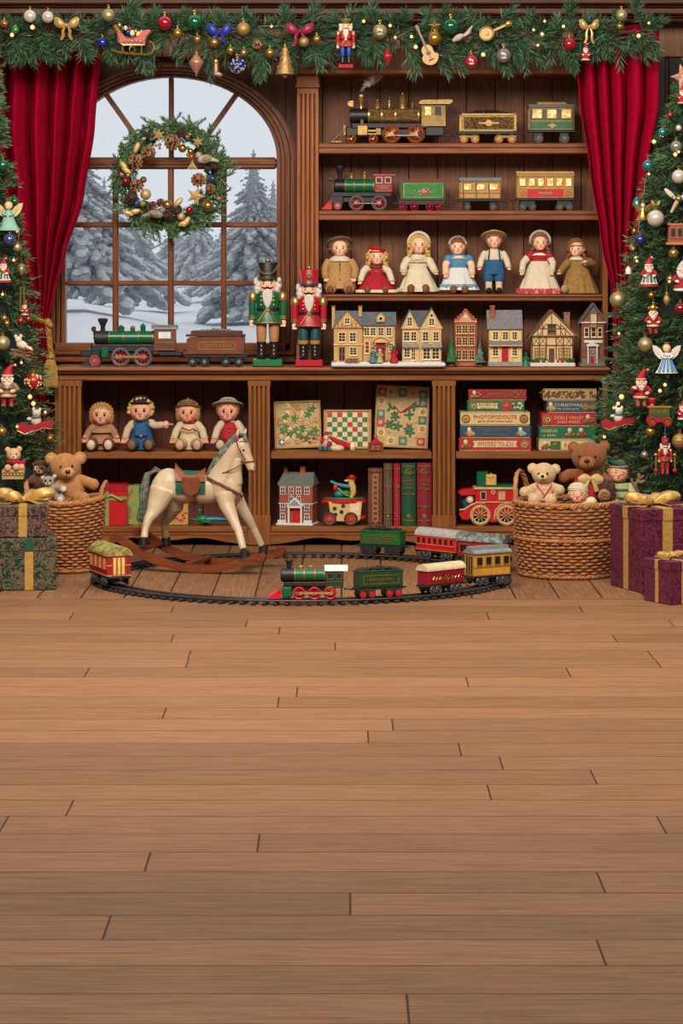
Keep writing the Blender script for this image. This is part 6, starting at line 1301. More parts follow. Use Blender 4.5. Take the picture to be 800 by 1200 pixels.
# ================= wicker baskets
WICK=mat('#a96f42',.55,0,.25,60,.2,island=.18); WICKD=mat('#55341e',.6,0,.25,60,.2)
def basket(label,px,y,Rb,Rt,hh,nr,ns,handle,dip=0,band=None):
    t=T('wicker_basket',label,'basket',px,y,z=.001)
    w=t.p('weave',WICK)
    for i in range(nr):
        q=(i+.5)/nr; R0=Rb+(Rt-Rb)*(q**.8)+1.6*sin(PI*q); z=hh*q; n=ns*4; pts=[]
        for k in range(n):
            a=2*PI*k/n; rr=R0+1.7*sin(a*ns/2+ (PI if i%2 else 0)); pts.append((rr*cos(a),rr*sin(a),z+dip*q*q*(cos(a)**2)*1.0+.35*sin(a*5+i)))
        w.tube(pts,hh/nr*.41,WICK,6,True)
    s=t.p('stakes',WICKD)
    for k in range(ns):
        a=2*PI*k/ns; s.tube([((Rb+(Rt-Rb)*q**.8+1.6*sin(PI*q)-.2)*cos(a),(Rb+(Rt-Rb)*q**.8+1.6*sin(PI*q)-.2)*sin(a),hh*q+dip*q*q*cos(a)**2) for q in (0,.25,.5,.75,1)],.9,WICKD,5)
    def braid(p,R0,z,r,amp,turns,dp=0):
        for ph in (0,PI*2/3,PI*4/3):
            p.tube([((R0+amp*cos(turns*a+ph))*cos(a),(R0+amp*cos(turns*a+ph))*sin(a),z+amp*sin(turns*a+ph)+dp*cos(a)**2) for a in [2*PI*k/200 for k in range(200)]],r,WICK,6,True)
    p=t.p('rim',WICK); braid(p,Rt,hh+.5,1.9,1.7,26,dip); p=t.p('foot',WICK); braid(p,Rb+.6,1.8,1.5,1.3,24)
    if band: p=t.p('mid_band',WICK); q=band; braid(p,Rb+(Rt-Rb)*q**.8+3,hh*q,1.3,1.2,22)
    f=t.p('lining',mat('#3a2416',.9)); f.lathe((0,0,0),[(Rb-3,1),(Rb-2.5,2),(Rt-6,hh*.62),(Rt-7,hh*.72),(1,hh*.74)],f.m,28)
    for a0,wd,hz in handle:
        h=t.p('handle',WICK); base=[]
        for i in range(17):
            s_=PI*i/16; a=a0+wd*cos(s_); z=hh+dip*cos(a)**2-4+ (hz+4)*sin(s_); base.append((Rt*cos(a)*(1+.03*sin(s_)),Rt*sin(a)*(1+.03*sin(s_)),z))
        for ph in (0,PI*2/3,PI*4/3):
            h.tube([(b[0]+1.6*cos(i*1.1+ph),b[1]+1.2*sin(i*1.1+ph),b[2]+1.5*sin(i*1.1+ph+1)) for i,b in enumerate(base)],1.7,WICK,6)
    return t.done(), hh*.74*t.u
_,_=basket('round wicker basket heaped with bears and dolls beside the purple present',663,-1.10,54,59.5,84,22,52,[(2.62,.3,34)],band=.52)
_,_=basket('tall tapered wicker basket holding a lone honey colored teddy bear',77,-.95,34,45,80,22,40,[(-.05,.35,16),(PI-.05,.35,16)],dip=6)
# ================= plush animals and dolls in the baskets
def fur(h,sc=70): return mat(h,.95,0,.14,sc,.7,sheen=.15,bsc=260)
def bear(label,px,y,row_chin,m,head,ears,body,limbs,muz,nose,eyes,earm,name='teddy_bear',cat='teddy bear',extra=None,zmin=.2,pads=None,padm=None):
    """coordinates in picture px: x offset from px, z above row_chin"""
    t=T(name,label,cat,px,y,row=row_chin); b=t.p('body',m); b.remesh=.9
    b.ell((head[0],-2,head[1]),(head[2],head[2]*.92,head[3]),m,18,12)
    for e in ears: b.ell((e[0],1,e[1]),(e[2],e[2]*.55,e[2]),m,14,8)
    b.ell(body[:1]+(0,)+body[1:2],(body[2],body[2]*.85,body[3]),m,16,10); b.ell((head[0]*.5,0,(head[1]+body[1])/2),(body[2]*.7,body[2]*.6,body[3]*.6),m,12,8)
    for L in limbs: b.tube([tuple(p[:3]) for p in L],[p[3] for p in L],m,12); b.ell(L[-1][:3],[L[-1][3]*1.06]*3,m,12,8)
    for e in ears: n=t.p('inner_ear',earm); n.ell((e[0],1-e[2]*.42,e[1]),(e[2]*.62,e[2]*.2,e[2]*.62),earm,12,7)
    z=t.p('muzzle',muz[4]); z.ell((muz[0],-head[2]*.86-1.5,muz[1]),(muz[2],muz[2]*.75,muz[3]),muz[4],14,9); z.tube([(muz[0],-head[2]*.86-2-muz[2]*.74,muz[1]-.5),(muz[0],-head[2]*.86-1.8-muz[2]*.7,muz[1]-muz[3]*.5)],.35,EYE,5); z.tube([(muz[0]-muz[2]*.4,-head[2]*.86-muz[2]*.6-1.2,muz[1]-muz[3]*.45),(muz[0],-head[2]*.86-1.8-muz[2]*.66,muz[1]-muz[3]*.6),(muz[0]+muz[2]*.4,-head[2]*.86-muz[2]*.6-1.2,muz[1]-muz[3]*.45)],.35,EYE,5)
    n=t.p('nose',EYE); n.ell((nose[0],-head[2]*.86-muz[2]*.74-1.6,nose[1]),(nose[2],nose[2]*.6,nose[2]*.75),mat('#2a1a14',.35),12,8)
    for e in eyes: k=t.p('eye',EYE); dx,dz=(e[0]-head[0])/head[2],(e[1]-head[1])/head[3]; k.ell((e[0],-2-head[2]*.92*math.sqrt(max(.1,1-dx*dx-dz*dz))-.2,e[1]),(1.45,1.2,1.6),EYE,10,7)
    if pads:
        for p in pads: k=t.p('paw_pad',padm); k.ell(p[:3],p[3:],padm,12,7)
    if extra: extra(t)
    return t.done()
HONEY=fur('#b37c47'); HONEYL=fur('#c7935c'); CRB=fur('#cfae82'); CRBL=fur('#dcc39c'); BRB=fur('#8a5029'); BRBL=fur('#9e6435')
bear('honey brown teddy bear alone in the tall tapered basket',79,-.97,564,HONEY,(-2.5,17,17.5,16.5),[(-19,26,8),(14.5,27,8)],(5,-10,16,19),[[(13,0,3,6),(22,-4,0,6.5),(31,-8,-3,6.6)],[(-8,-2,-2,6),(-14,-8,-8,6),(-12,-14,-12,5.6)],[(12,-8,-20,8),(20,-14,-19,7.5)],[(-4,-8,-24,8),(-8,-16,-24,7.5)]],(2,11,8,6.5,HONEYL),(2.6,13,3.2),[(-6.2,18.5),(7.2,19)],HONEYL)
def xcream(t):
    b=t.p('shirt',mat('#cdb08c',.8,0,.15,90,.2,hex2='#b98a70',thr=(.5,.55))); b.loft([[(w*cos(2*PI*i/20),w*.9*sin(2*PI*i/20),z) for i in range(20)] for z,w in ((-19,12),(-10,12.8),(-2,10.8),(2,7))],b.m)
    s=t.p('lacing',REDC); s.tube([(-9,-9.5,-1),(0,-12.6,-14),(2,-12.4,-19)],.7,REDC,5); s.tube([(9,-9.5,-1),(0,-12.8,-14),(-4,-12.2,-19)],.7,REDC,5); s.ring((0,-1,1.2),8.4,.9,REDC,18,'z')
bear('cream teddy bear in a laced shirt at the handle side of the round basket',637,-1.12,566,CRB,(0,11,14.5,13),[(-13,17,6.6),(13.5,16,6.6)],(0,-10,12,14),[[(-9,-2,-4,5.5),(-16,-6,-8,6),(-23,-10,-10,6.3)],[(9,-2,-4,5.5),(14,-8,-6,6),(17,-12,-7.5,6.5)],[(-7,-8,-18,7),(-12,-15,-19,7.5)],[(6,-8,-18,7),(7,-15,-19,7.5)]],(-2.5,8,6,4.6,CRBL),(-3,9.5,2.3),[(-6.8,12),(3,12.4)],CRBL,extra=xcream)
def xbrown(t):
    v=t.p('waistcoat',REDC); v.loft([[(w*cos(2*PI*i/22),w*.9*sin(2*PI*i/22),z) for i in range(22)] for z,w in ((-30,20),(-18,21.5),(-6,18.5),(0,10))],REDC)
    b=t.p('bow',GOLDM); bm=mat('#b79a62',.5,.1,.15,90,.2)
    for s_ in (-1,1): b.loft([[(s_*(1+x)+0,-17-2*sin(PI*x/18),-8+ (3+x*.42)*sin(2*PI*k/10)) if 0 else (s_*x,-19.5+2.2*cos(2*PI*k/10),-7-x*.12+(1.6+5.2*sin(PI*min(x/15,.93)))*sin(2*PI*k/10)) for k in range(10)] for x in (1,4,8,12,14.5)],bm); b.tube([(s_*1,-20,-8),(s_*5,-21,-15),(s_*7,-21,-22)],[1.5,2.6,3.2],bm,6)
    b.ell((0,-20.5,-7.5),(2.6,2,2.6),bm,10,6)
bear('big brown teddy bear with a gold bow at the back of the round basket',690,-1.06,552,BRB,(0,17,21,17.5),[(-18,28,7.2),(18,28.5,7.2)],(0,-16,19,20),[[(-14,-2,-4,7),(-24,-4,-4,7),(-30,-7,-7,6.6)],[(14,-2,-6,7),(21,-5,-14,7),(18,-12,-22,6.5)]],(-4,11,9.5,7.5,BRBL),(-5,14,3.4),[(-12.5,18.5),(5.5,18.5)],BRBL,extra=xbrown)
GREYF=fur('#9d8f80'); DKF=fur('#5d3a2c'); TANF=fur('#a5744a'); PALEF=fur('#cdbda6')
bear('small grey plush bunny lying with paws up against the honey teddy',60,-1.02,569,GREYF,(-3,5,7,6.4),[(-10,9,3.2),(4,11,3.2)],(3,-8,10,9),[[(6,-4,-3,4),(11,-8,-2,4.6),(15,-11,-3,5.2)],[(-3,-5,-5,4),(-5,-10,-8,5)],[(8,-6,-14,5),(12,-12,-15,5.6)],[(-2,-7,-14,5),(-5,-13,-13,6.4)]],(-3,3,3.4,2.8,PALEF),(-3,4.4,1.2),[(-5.6,6.4),(-.4,6.6)],PALEF,name='plush_bunny',cat='plush toy',pads=[(16,-16.5,-3,3.4,1.2,3.2),(12.5,-17.5,-15,3.6,1.2,3.4),(-5.5,-19,-13,4.2,1.2,4)],padm=mat('#cbb9a6',.9))
def xdk(t): b=t.p('bow',CREAM); b.box(-6,-1,-9.5,-7.5,4,9,mat('#b9a88e',.8),1); b=t.p('cap',mat('#4a2a22',.9)); b.ell((0,0,12),(8,7,4.5),b.m,12,7)
bear('small dark brown plush bear with a cap peeking beside the honey teddy',47,-.93,555,DKF,(0,5,8,7.5),[(-7,11,3),(7,11,3)],(-1,-10,10,11),[[(-6,-2,-3,4),(-9,-7,-8,4.5)],[(6,-2,-3,4),(9,-7,-9,4.5)]],(0,2.6,4,3.2,TANF),(0,4,1.3),[(-3,7),(3,7)],TANF,name='plush_bear',cat='plush toy',extra=xdk)
# baby doll with cap, hedgehog plush, doll with green beret
t=T('baby_doll','baby doll face in a cream knitted cap at the front of the round basket','doll',677,-1.22,row=590); b=t.p('head',mat('#d8a37c',.6)); face(b,(0,0,11),11,mat('#d8a37c',.6),1.0,-.15,.1,mouth=True,big=.8)
c=t.p('cap',LINEN); rotlathe(c,(0,2,14),[(11.6,-1),(12.2,.5),(12,3),(9.5,7.5),(4,10.2),(.5,10.6)],mat('#d5c4a4',.9,0,.1,90,.5),-.25,.15)
for k in range(3): rotlathe(c,(0,2,14),[(12.1-.35*k*k,.4+2.3*k),(12.5-.4*k*k,1.3+2.3*k),(11.8-.5*k*k,2.2+2.3*k)],mat('#c9b592',.9,0,.1,90,.5),-.25,.15)
b=t.p('swaddle',LINEN); b.ell((6,2,-5),(14,10,9),mat('#cbb08a',.9,0,.1,80,.4),14,9); b.ell((15,-2,2),(7,6,6),mat('#d9c6a4',.9,0,.1,80,.4),12,8); t.done()
t=T('plush_hedgehog','dark brown shaggy plush hedgehog with a tan belly beside the baby doll','plush toy',709,-1.11,row=590); HG=fur('#4a2c20'); b=t.p('body',HG); R=random.Random(4)
b.ell((0,0,14),(12,10,14),HG,14,9)
for i in range(150):
    a,e=R.uniform(0,2*PI),R.uniform(-.9,1.4); p=Vector((12*cos(e)*cos(a),10*cos(e)*sin(a),14+14*sin(e)))
    if p.y<-5 and abs(p.x+2)<7 and p.z<17: continue
    d=(p-Vector((0,0,12))).normalized(); b.tube([tuple(p-d),tuple(p+d*2+Vector((0,0,-.8)))],[1.5,.3],HG,5)
f=t.p('belly',TANF); f.ell((-2,-8.5,10),(7.4,4.5,8),TANF,14,9); f.ring((-2,-12.6,10),4,1.2,fur('#8a5f3e'),14); f.ell((-2,-13,10),1.7,fur('#8a5f3e'),8,6); t.done()
t=T('cloth_doll','cloth doll in a green beret and striped green jersey in the round basket','doll',724,-1.02,row=590); b=t.p('head',mat('#d2a07c',.7)); face(b,(-1,-3,36),11.5,mat('#d2a07c',.7),1.05,.1,.3,big=.9)
hair(t,(-1,-1,36),11.3,mat('#7a5238',.8,0,.25,90,.3),'fringe'); h=t.p('beret',GREENM); GB=mat('#1f4a35',.9,0,.15,80,.3); h.ell((0,0,46),(13.5,12.5,4),GB,16,8,(0,.28,0)); h.ell((1,1,49),(3,3,1.5),GB,8,5,(0,.28,0)); h.ring((0,-1,43.5),11.2,1.4,mat('#8a7a6a',.9),20,'z')
j=t.p('jersey',mat('#a9b07c',.9,0,.1,90,.4))
for k in range(8): j.lathe((3,0,0),[(11+.2*k-1.2*(k>5)*(k-5),24-3.2*k),(11.4+.2*k,22.4-3.2*k),(11.2+.2*k,20.7-3.2*k)],(mat('#2f5a3c',.9,0,.15,90,.4) if k in (2,5) else j.m),18,sy=.8)
for k,(s_) in enumerate((-1,1)): j.tube([(3+s_*9,-1,22),(3+s_*13,-6,14),(3+s_*9,-11,8)],[4,4.4,4],j.m,10); hd=t.p('hand',mat('#d2a07c',.7)); hd.ell((3+s_*8,-13,6),(3,3,3),mat('#d2a07c',.7),10,7)
t.done()
t=T('plush_antlers','small tan plush reindeer antlers poking up behind the cloth doll','plush toy',746,-1.0,row=588); b=t.p('body',TANF); b.ell((-4,0,0),(9,7,20),fur('#6d4a33'),12,8); a=t.p('antler',fur('#8a6a4a'))
for pts in (((-3,0,14),(-1,0,22),(3,-1,27),(8,-1,31)),((1,0,24),(5,-2,23),(9,-2,25)),((-2,0,18),(-6,-1,23),(-7,-1,28)),((3,-1,27),(2,-2,33))): a.tube(pts,[2.2,2,1.6,1.2][:len(pts)],a.m,8)
t.done()
# ================= presents on the floor
def damask(bg,fg,sc):
    m,nt,b=nodes('damask_%d'%len(_mats)); _mats[('dm',bg,fg,sc)]=m; L=nt.links.new; tc=N(nt,'ShaderNodeTexCoord'); nz=N(nt,'ShaderNodeTexNoise',Scale=sc,Detail=3,Distortion=2.6); L(tc.outputs['Object'],nz.inputs['Vector'])
    r=ramp(nt,[(.44,lin(bg)),(.49,lin(fg)),(.56,lin(fg)),(.60,lin(bg))]); L(nz.outputs['Fac'],r.inputs['Fac']); L(r.outputs['Color'],b.inputs['Base Color']); b.inputs['Roughness'].default_value=.38; return m
GRIB=mat('#c39a52',.38,.35,.15,70,.1); GRIBD=mat('#8e6a2c',.35,.45,.15,70)
def ribbon_loop(b,c,d,L,w,h,m,tilt=.0):
    """one bow loop as a closed ribbon band from c along direction d (x,y)"""
    c=Vector(c); d=Vector((d[0],d[1],0)).normalized(); n=Vector((-d.y,d.x,0)); rings=[]; N_=16
    for i in range(15):
        q=i/14; e=(.16+.84*sin(PI*min(q*.86,1))**.75)*(1 if q<.96 else .8); p=c+d*(L*q)+Vector((0,0,tilt*L*q*(1.25-.6*q)+h*.25*e)); R_=[]
        for k in range(N_):
            a=2*PI*k/N_; ww=w*e*(1+.12*sin(3*a+q*5)); R_.append(tuple(p+n*(ww*cos(a))+Vector((0,0,h*.62*e*sin(a)*(1-.25*(abs(cos(a))<.4))))))
        rings.append(R_)
    b.loft(rings,m); 
    b.tube([tuple(c+d*(L*.97)+Vector((0,0,tilt*L*.6+h*.25*.5+h*.28*sin(a)))+n*(w*.38*cos(a))) for a in [2*PI*k/14 for k in range(14)]],.7,m,5,True)
def tailr(b,c,d,L,w,m,z1,curl=2):
    c=Vector(c); d=Vector((d[0],d[1],0)).normalized(); n=Vector((-d.y,d.x,0)); rings=[]
    for i in range(11):
        q=i/10; p=c+d*(L*q)+Vector((0,0,(z1-c.z)*q+curl*sin(PI*q*2))); ww=w*(.4+.6*min(1,q*3)); rings.append([tuple(p-n*ww),tuple(p+n*ww)])
    rings[-1]=[tuple(Vector(rings[-1][0])+d*3),tuple(Vector(rings[-1][1])+d*0)]
    b.loft(rings,m,closed=False,cap=False)
def gift(label,px,y,z,w,d,h,m,lidh,rw,rib,rz,loc=None,bow=1,vribs=(0,),side=True,lower=None):
    t=T('gift_box',label,'gift',px,y,z=z,rz=rz); t.u=.00328
    if loc: t.loc=(loc[0],loc[1],z)
    b=t.p('box',m); b.box(-w/2,w/2,-d/2,d/2,0,h-1,m,.6); l=t.p('lid',m); l.box(-w/2-1,w/2+1,-d/2-1,d/2+1,h-lidh,h,m,.8)
    r=t.p('ribbon',rib)
    for v in vribs:
        r.box(v-rw/2,v+rw/2,-d/2-1.5,d/2+1.5,h-lidh,h+.5,rib,.2); r.box(v-rw/2,v+rw/2,-d/2-.5,-d/2+.2,.2,h-lidh,lower or rib); r.box(v-rw/2,v+rw/2,d/2-.2,d/2+.5,.2,h-lidh,rib)
    if side:
        r.box(-w/2-1.5,w/2+1.5,-rw/2,rw/2,h-lidh,h+.5,rib,.2)
        for s_ in (-1,1): r.box(s_*w/2-.5,s_*w/2+.5,-rw/2,rw/2,.2,h-lidh,rib)
    if bow:
        b=t.p('bow',rib); k=bow; c=(vribs[0],0,h+1)
        for dx,dy,L in ((-1,.15,26),(1,-.1,28),(-1,-.5,17),(1,.6,17)): ribbon_loop(b,c,(dx,dy),L*k,8*k,11*k,rib,.34)
        tailr(b,(vribs[0],0,h+2),(-1,-.55),30*k,6*k,rib,h+.8); tailr(b,(vribs[0],0,h+2),(1,-.7),32*k,6*k,rib,h+.8); b.ell((c[0],c[1],h+3*k),(4*k,4*k,3.4*k),rib,12,7)
    return t
BRZ=damask('#2f211f','#6a5245',24); GRN=damask('#0a2f25','#665740',20); PUR=damask('#3f0a26','#6a2440',26)
gift('green and tan patterned gift box standing under the bronze patterned one',-5,-1.52,.0012,150,88,61,GRN,15,10,mat('#0d4a33',.5,0,.12,60),.15,loc=(X(-10,-1.5),-1.5),bow=0,vribs=(43,),side=False,lower=GRIB).done()
gift('bronze patterned gift box with a gold bow stacked on the green box',-6,-1.5,.0012+61.6*.00328+.001,142,80,37,BRZ,12,10,GRIB,.1,loc=(X(-14,-1.48),-1.48),vribs=(42,),bow=1.35).done()
cx,cy=1.154,-1.72; th=.34; wv=Vector((cos(th),sin(th))); dv=Vector((-sin(th),cos(th))); W,Dp=.31,.285
c=Vector((cx,cy))+wv*W/2+dv*Dp/2
gift('large purple damask gift box with wide gold ribbon and bow beside the round basket',800,-1.5,.0012,W/.00328,Dp/.00328,98,PUR,14,13,GRIB,th,loc=c,vribs=(-14,),bow=1.25).done()
cx,cy=(781-400)*.003166,-2.08; W2=.2; c=Vector((cx,cy))+wv*W2/2+dv*.1
gift('small purple gift box with a gold bow in front of the large purple one',800,-2.0,.0012,W2/.00328,.17/.00328,49,damask('#4a0f2c','#6a2440',30),11,6,GRIB,.5,loc=c,vribs=(-12,),bow=.62).done()
# ================= fir foliage
NEED=mat('#4c6e46',.5,0,.25,14,island=.5); NEEDG=mat('#3d6145',.5,0,.25,14,island=.5); NEEDW=mat('#587c50',.55,0,.25,16,island=.45); TWIG=mat('#4a3626',.8)
def needles(name,sprigs,m,parent,per=44,nl=9,wd=.42,u=.0037,spread=.75,taper=.5):
    """sprigs: list of (pos xyz, dir xyz, length), metres; one foliage mesh of single needles"""
    P=np.array([s[0] for s in sprigs]); D=np.array([s[1] for s in sprigs]); L=np.array([s[2] for s in sprigs]); D/=np.linalg.norm(D,axis=1)[:,None]
    A=np.cross(D,rng.normal(size=D.shape)); A/=np.linalg.norm(A,axis=1)[:,None]; B=np.cross(D,A); n=len(P)
    q=np.tile(np.linspace(.02,1,per),(n,1))+rng.uniform(-.02,.02,(n,per)); az=rng.uniform(0,2*PI,(n,per))
    # flattish sprays: needles crowd the two sides of the twig
    az=np.where(rng.random((n,per))<.6,np.where(rng.random((n,per))<.5,0,PI)+rng.normal(0,.5,(n,per)),az)
    sp=spread*(1-.45*q)*rng.uniform(.7,1.2,(n,per)); ln=nl*u*(1-taper*q**2)*rng.uniform(.75,1.15,(n,per))
    base=P[:,None]+D[:,None]*(L[:,None]*q)[...,None]; base[...,2]-=(.10*L[:,None]*q*q)
    side=A[:,None]*np.cos(az)[...,None]+B[:,None]*np.sin(az)[...,None]
    d=D[:,None]*np.cos(sp)[...,None]+side*np.sin(sp)[...,None]
    w=np.cross(d,rng.normal(size=d.shape)); w/=np.linalg.norm(w,axis=2)[...,None]; w*=wd*u
    tip=base+d*ln[...,None]; mid=base+d*(ln*.45)[...,None]
    V=np.stack([base,mid-w,tip,mid+w],axis=2).reshape(-1,3); N_=n*per
    # twigs: thin three sided
    tw=[]
    for k in range(3): a=2*PI*k/3; tw.append(P+(A*cos(a)+B*sin(a))*.9*u); 
    for k in range(3): a=2*PI*k/3; e=P+D*L[:,None]+(A*cos(a)+B*sin(a))*.3*u; e[:,2]-=.10*L; tw.append(e)
    TV=np.stack(tw,axis=1).reshape(-1,3); VV=np.concatenate([V,TV]); o=N_*4; fq=np.arange(N_*4).reshape(-1,4)
    t0=o+6*np.arange(n)[:,None]; tf=np.concatenate([t0+np.array([[k,(k+1)%3,3+(k+1)%3,3+k]]) for k in range(3)]); FQ=np.concatenate([fq,tf])
    me=bpy.data.meshes.new(name); me.vertices.add(len(VV)); me.vertices.foreach_set('co',VV.ravel()); me.loops.add(FQ.size); me.loops.foreach_set('vertex_index',FQ.ravel().astype(np.int32))
    me.polygons.add(len(FQ)); me.polygons.foreach_set('loop_start',(np.arange(len(FQ))*4).astype(np.int32)); me.materials.append(m); me.materials.append(TWIG)
    mi=np.zeros(len(FQ),np.int32); mi[len(fq):]=1; me.polygons.foreach_set('material_index',mi); me.update(calc_edges=True)
    ob=bpy.data.objects.new(name,me); COL.objects.link(ob)
    if parent: ob.parent=parent; ob.location=-Vector(parent.location)
    return ob
def empty(name,loc,label,cat,group=None):
    o=bpy.data.objects.new(name,None); COL.objects.link(o); o.location=loc; o.empty_display_size=.02; return tag(o,label,cat,group)
# ---------- garland
YG=-.13; UG=U(YG); R=random.Random(21)
gar=empty('garland',(0,YG,Z(45,YG)),'long fir garland draped under the cornice over the window and bookcase','garland')
def gmid(x): return 41+4*sin(x*.021+.6)+2.5*sin(x*.057)
sp=[]
for i in range(620):
    x=R.uniform(-20,752); a=R.uniform(0,2*PI); dx=cos(a)*1.0; dz=sin(a)
    L=R.uniform(16,30)
    if dz>0: L*=.82
    if x>735: dx=abs(dx)*.7; 
    dy=R.uniform(-.75,.25); r0=R.uniform(0,12)
    row=gmid(x)-dz*r0; pos=(X(x+dx*r0,YG),YG+R.uniform(-.03,.03),Z(row,YG)); sp.append((pos,(dx,dy,dz*.8-.12),L*UG))
for x,row,dx,dz,L in ((165,55,.5,-1,30),(178,58,-.3,-1,28),(128,45,.1,-1,26),(245,62,.1,-1,30),(300,60,.25,-1,34),(310,62,-.2,-1,30),(362,50,.5,-1,34),(420,50,.5,-1,26),(438,48,.2,-1,30),(484,60,.1,-1,28),(505,62,.8,-1,38),(520,60,.9,-.7,34),(575,60,.9,-1,30),(586,60,.3,-1,26),(655,55,.6,-1,30),(668,52,.2,-1,30),(705,40,.1,-1,24),(752,48,.5,-1,26),(756,44,.9,-.8,26),(758,30,1,.3,22),(20,46,.2,-1,22),(48,50,.5,-1,20),(95,48,.7,-.9,24),(340,30,-.4,1,24),(362,28,.5,1,24),(433,28,.1,1,22),(150,22,.5,.9,20),(585,26,.9,.8,24),(665,20,.3,1,22),(742,20,.2,1,24)):
    for k in range(3): sp.append(((X(x+R.uniform(-3,3),YG),YG-.03,Z(row+R.uniform(-3,3),YG)),(dx+R.uniform(-.25,.25),R.uniform(-.4,0),dz+R.uniform(-.1,.1)),L*UG*R.uniform(.8,1)))
needles('foliage',sp,NEEDG,gar,per=34,nl=17,wd=.62,u=UG,spread=.8,taper=.4)
st=MB(m=TWIG); st.tube([(X(x,YG),YG,Z(gmid(x),YG)) for x in range(-24,756,12)],.006,TWIG,6); o=st.build('stem',gar,1); o.location=-Vector(gar.location)
# ---------- trees
def tree(label,axpx,y,top,rb,ex,n,seed,z0=.2):
    R=random.Random(seed); ax=X(axpx,y); root=empty('christmas_tree',(ax,y,0),label,'christmas tree')
    rad=lambda z: rb*max(0,(top-z)/(top-.3))**ex+.02
    s=[]
    while len(s)<n:
        z=z0+(top-z0)*(1-math.sqrt(R.random()*.98+.0)) if R.random()<.55 else R.uniform(z0,top-.06)
        a=R.uniform(0,2*PI)
        if sin(a)>.55: continue
        r=rad(z)*R.uniform(.86,1.08); lay=R.random()
        L=max(.05,min(.20,r*.62))*R.uniform(.75,1.1); r0=max(.01,r-L)*R.uniform(.8,1)
        d=(cos(a)+R.uniform(-.35,.35),sin(a)+R.uniform(-.35,.35),R.uniform(-.28,.3)); s.append(((ax+r0*cos(a),y+r0*sin(a),z),d,L))
    for k in range(16): s.append(((ax,y,top-.16+.01*k),(R.uniform(-.6,.6),R.uniform(-.6,.2),.9),.09))
    needles('foliage',s,NEED,root,per=36,nl=11.5,wd=.64,u=U(y),spread=.85,taper=.35)
    b=MB(m=mat('#10231a',.9,0,.3,30)); b.lathe((0,0,0),[(rad(z)*.62,z) for z in np.linspace(z0+.08,top-.05,14)],b.m,20); b.build('filler_cone',root,1)  # solid dark filler cone, added so the foliage is not see-through
    b=MB(m=mat('#4a3220',.8)); b.lathe((0,0,0),[(.05,0),(.045,.3),(.01,top-.1)],b.m,12); b.build('trunk',root,1)
    b=MB(m=mat('#5a1018',.8,0,.15,20)); b.lathe((0,0,0),[(.26,0.0),(.27,.01),(.22,.03),(.06,.08)],b.m,28); b.build('tree_skirt',root,1)
    def hang(px,row):
        yy=y-.2
        for _ in range(8):
            x=X(px,yy); z=Z(row,yy); r=rad(z)*.98; dx=x-ax; yy=y-math.sqrt(max(r*r-dx*dx,.0009))-.015
        return yy
    return root,hang
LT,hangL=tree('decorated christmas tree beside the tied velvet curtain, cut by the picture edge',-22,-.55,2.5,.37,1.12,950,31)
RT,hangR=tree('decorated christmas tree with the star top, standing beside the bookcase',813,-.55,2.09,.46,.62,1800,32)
def hangG(px,row): return YG-.085
# ================= ornaments
def glass(h,**k): return mat(h,k.get('r',.16),k.get('me',.35),.1,30,coat=.6)
OG=mat('#b08b42',.25,.8,.12,40); OGM=mat('#a98a55',.45,.6,.2,160,.2); ORED=glass('#a50d22'); OGRN=glass('#0b5a3a'); OBLU=glass('#1b2f86'); OTEAL=glass('#1f7d7c'); OPRL=mat('#cdbfb4',.25,.25,.08,30,coat=.5); OSLV=mat('#96918a',.25,.6,.1,30); OCHM=mat('#a99a72',.3,.6,.25,140,.2); ODRED=glass('#6f0f1c'); OBRZ=glass('#a8622a',me=.6); OWHT=mat('#ded8cf',.35,.1,.06,30); OPINK=mat('#b98674',.35,.5,.15,60)
def O(name,label,cat,px,row,hg,group): return T('hanging_'+name,label,cat,px,hg(px,row),row=row,group=group)
GGA='ornaments on the garland'; GLT='ornaments on the tree by the tied curtain'; GRT='ornaments on the tree beside the bookcase'
def bauble(label,px,row,r,m,hg,g,pat=None,pm=None,cap=None):
    t=O('bauble',label,'bauble',px,row,hg,g); b=t.p('ball',m); b.ell((0,0,0),r,m,20,14)
    c=t.p('cap',cap or OG); c.cyl((0,0,r*.93),(0,0,r*1.2),r*.22,None,cap or OG,10); c.ring((0,0,r*1.34),r*.16,r*.045,cap or OG,10)
    if pat=='spots':
        R=random.Random(int(px)); p=t.p('painted_spots',pm)
        for i in range(26):
            z=R.uniform(-.85,.85); a=R.uniform(PI,2*PI); q=math.sqrt(1-z*z); p.ell((r*.97*q*cos(a),r*.97*q*sin(a),r*.97*z),r*.16,R.choice([pm,pm,OG]),7,5)
    elif pat=='bands':
        p=t.p('painted_band',pm)
        for z in (-.3,.05,.4): p.lathe((0,0,r*z),[(r*math.sqrt(1-z*z)*.99,-r*.07),(r*math.sqrt(1-z*z)*1.035,0),(r*math.sqrt(1-z*z)*.99,r*.07)],pm,20)
    elif pat=='scene':
        p=t.p('painted_scene',pm); p.ell((0,-r*.28,-r*.05),(r*.66,r*.75,r*.6),pm,14,9); p.ell((0,-r*.55,-r*.35),(r*.5,r*.5,r*.25),OWHT,10,6); p.ell((r*.15,-r*.8,0),(r*.2,r*.25,r*.25),OWHT,8,5); p.star((-r*.2,-r*1.02,r*.2),r*.3,r*.12,.4,OWHT,6)
    elif pat=='open':
        p=t.p('dark_slit',pm); p.ell((0,-r*.35,-r*.05),(r*.8,r*.68,r*.16),pm,14,7,(0,.25,0))
    elif pat=='leaf':
        p=t.p('gold_leaf',OG)
        for a in (-.9,-.3,.4,1.0,1.6): p.ell((r*1.02*cos(a-1.2),-r*.45,r*1.02*sin(a-1.2)),(r*.34,r*.3,r*.12),OG,8,5,(0,-(a-1.2)-1.2,0))
    return t.done()
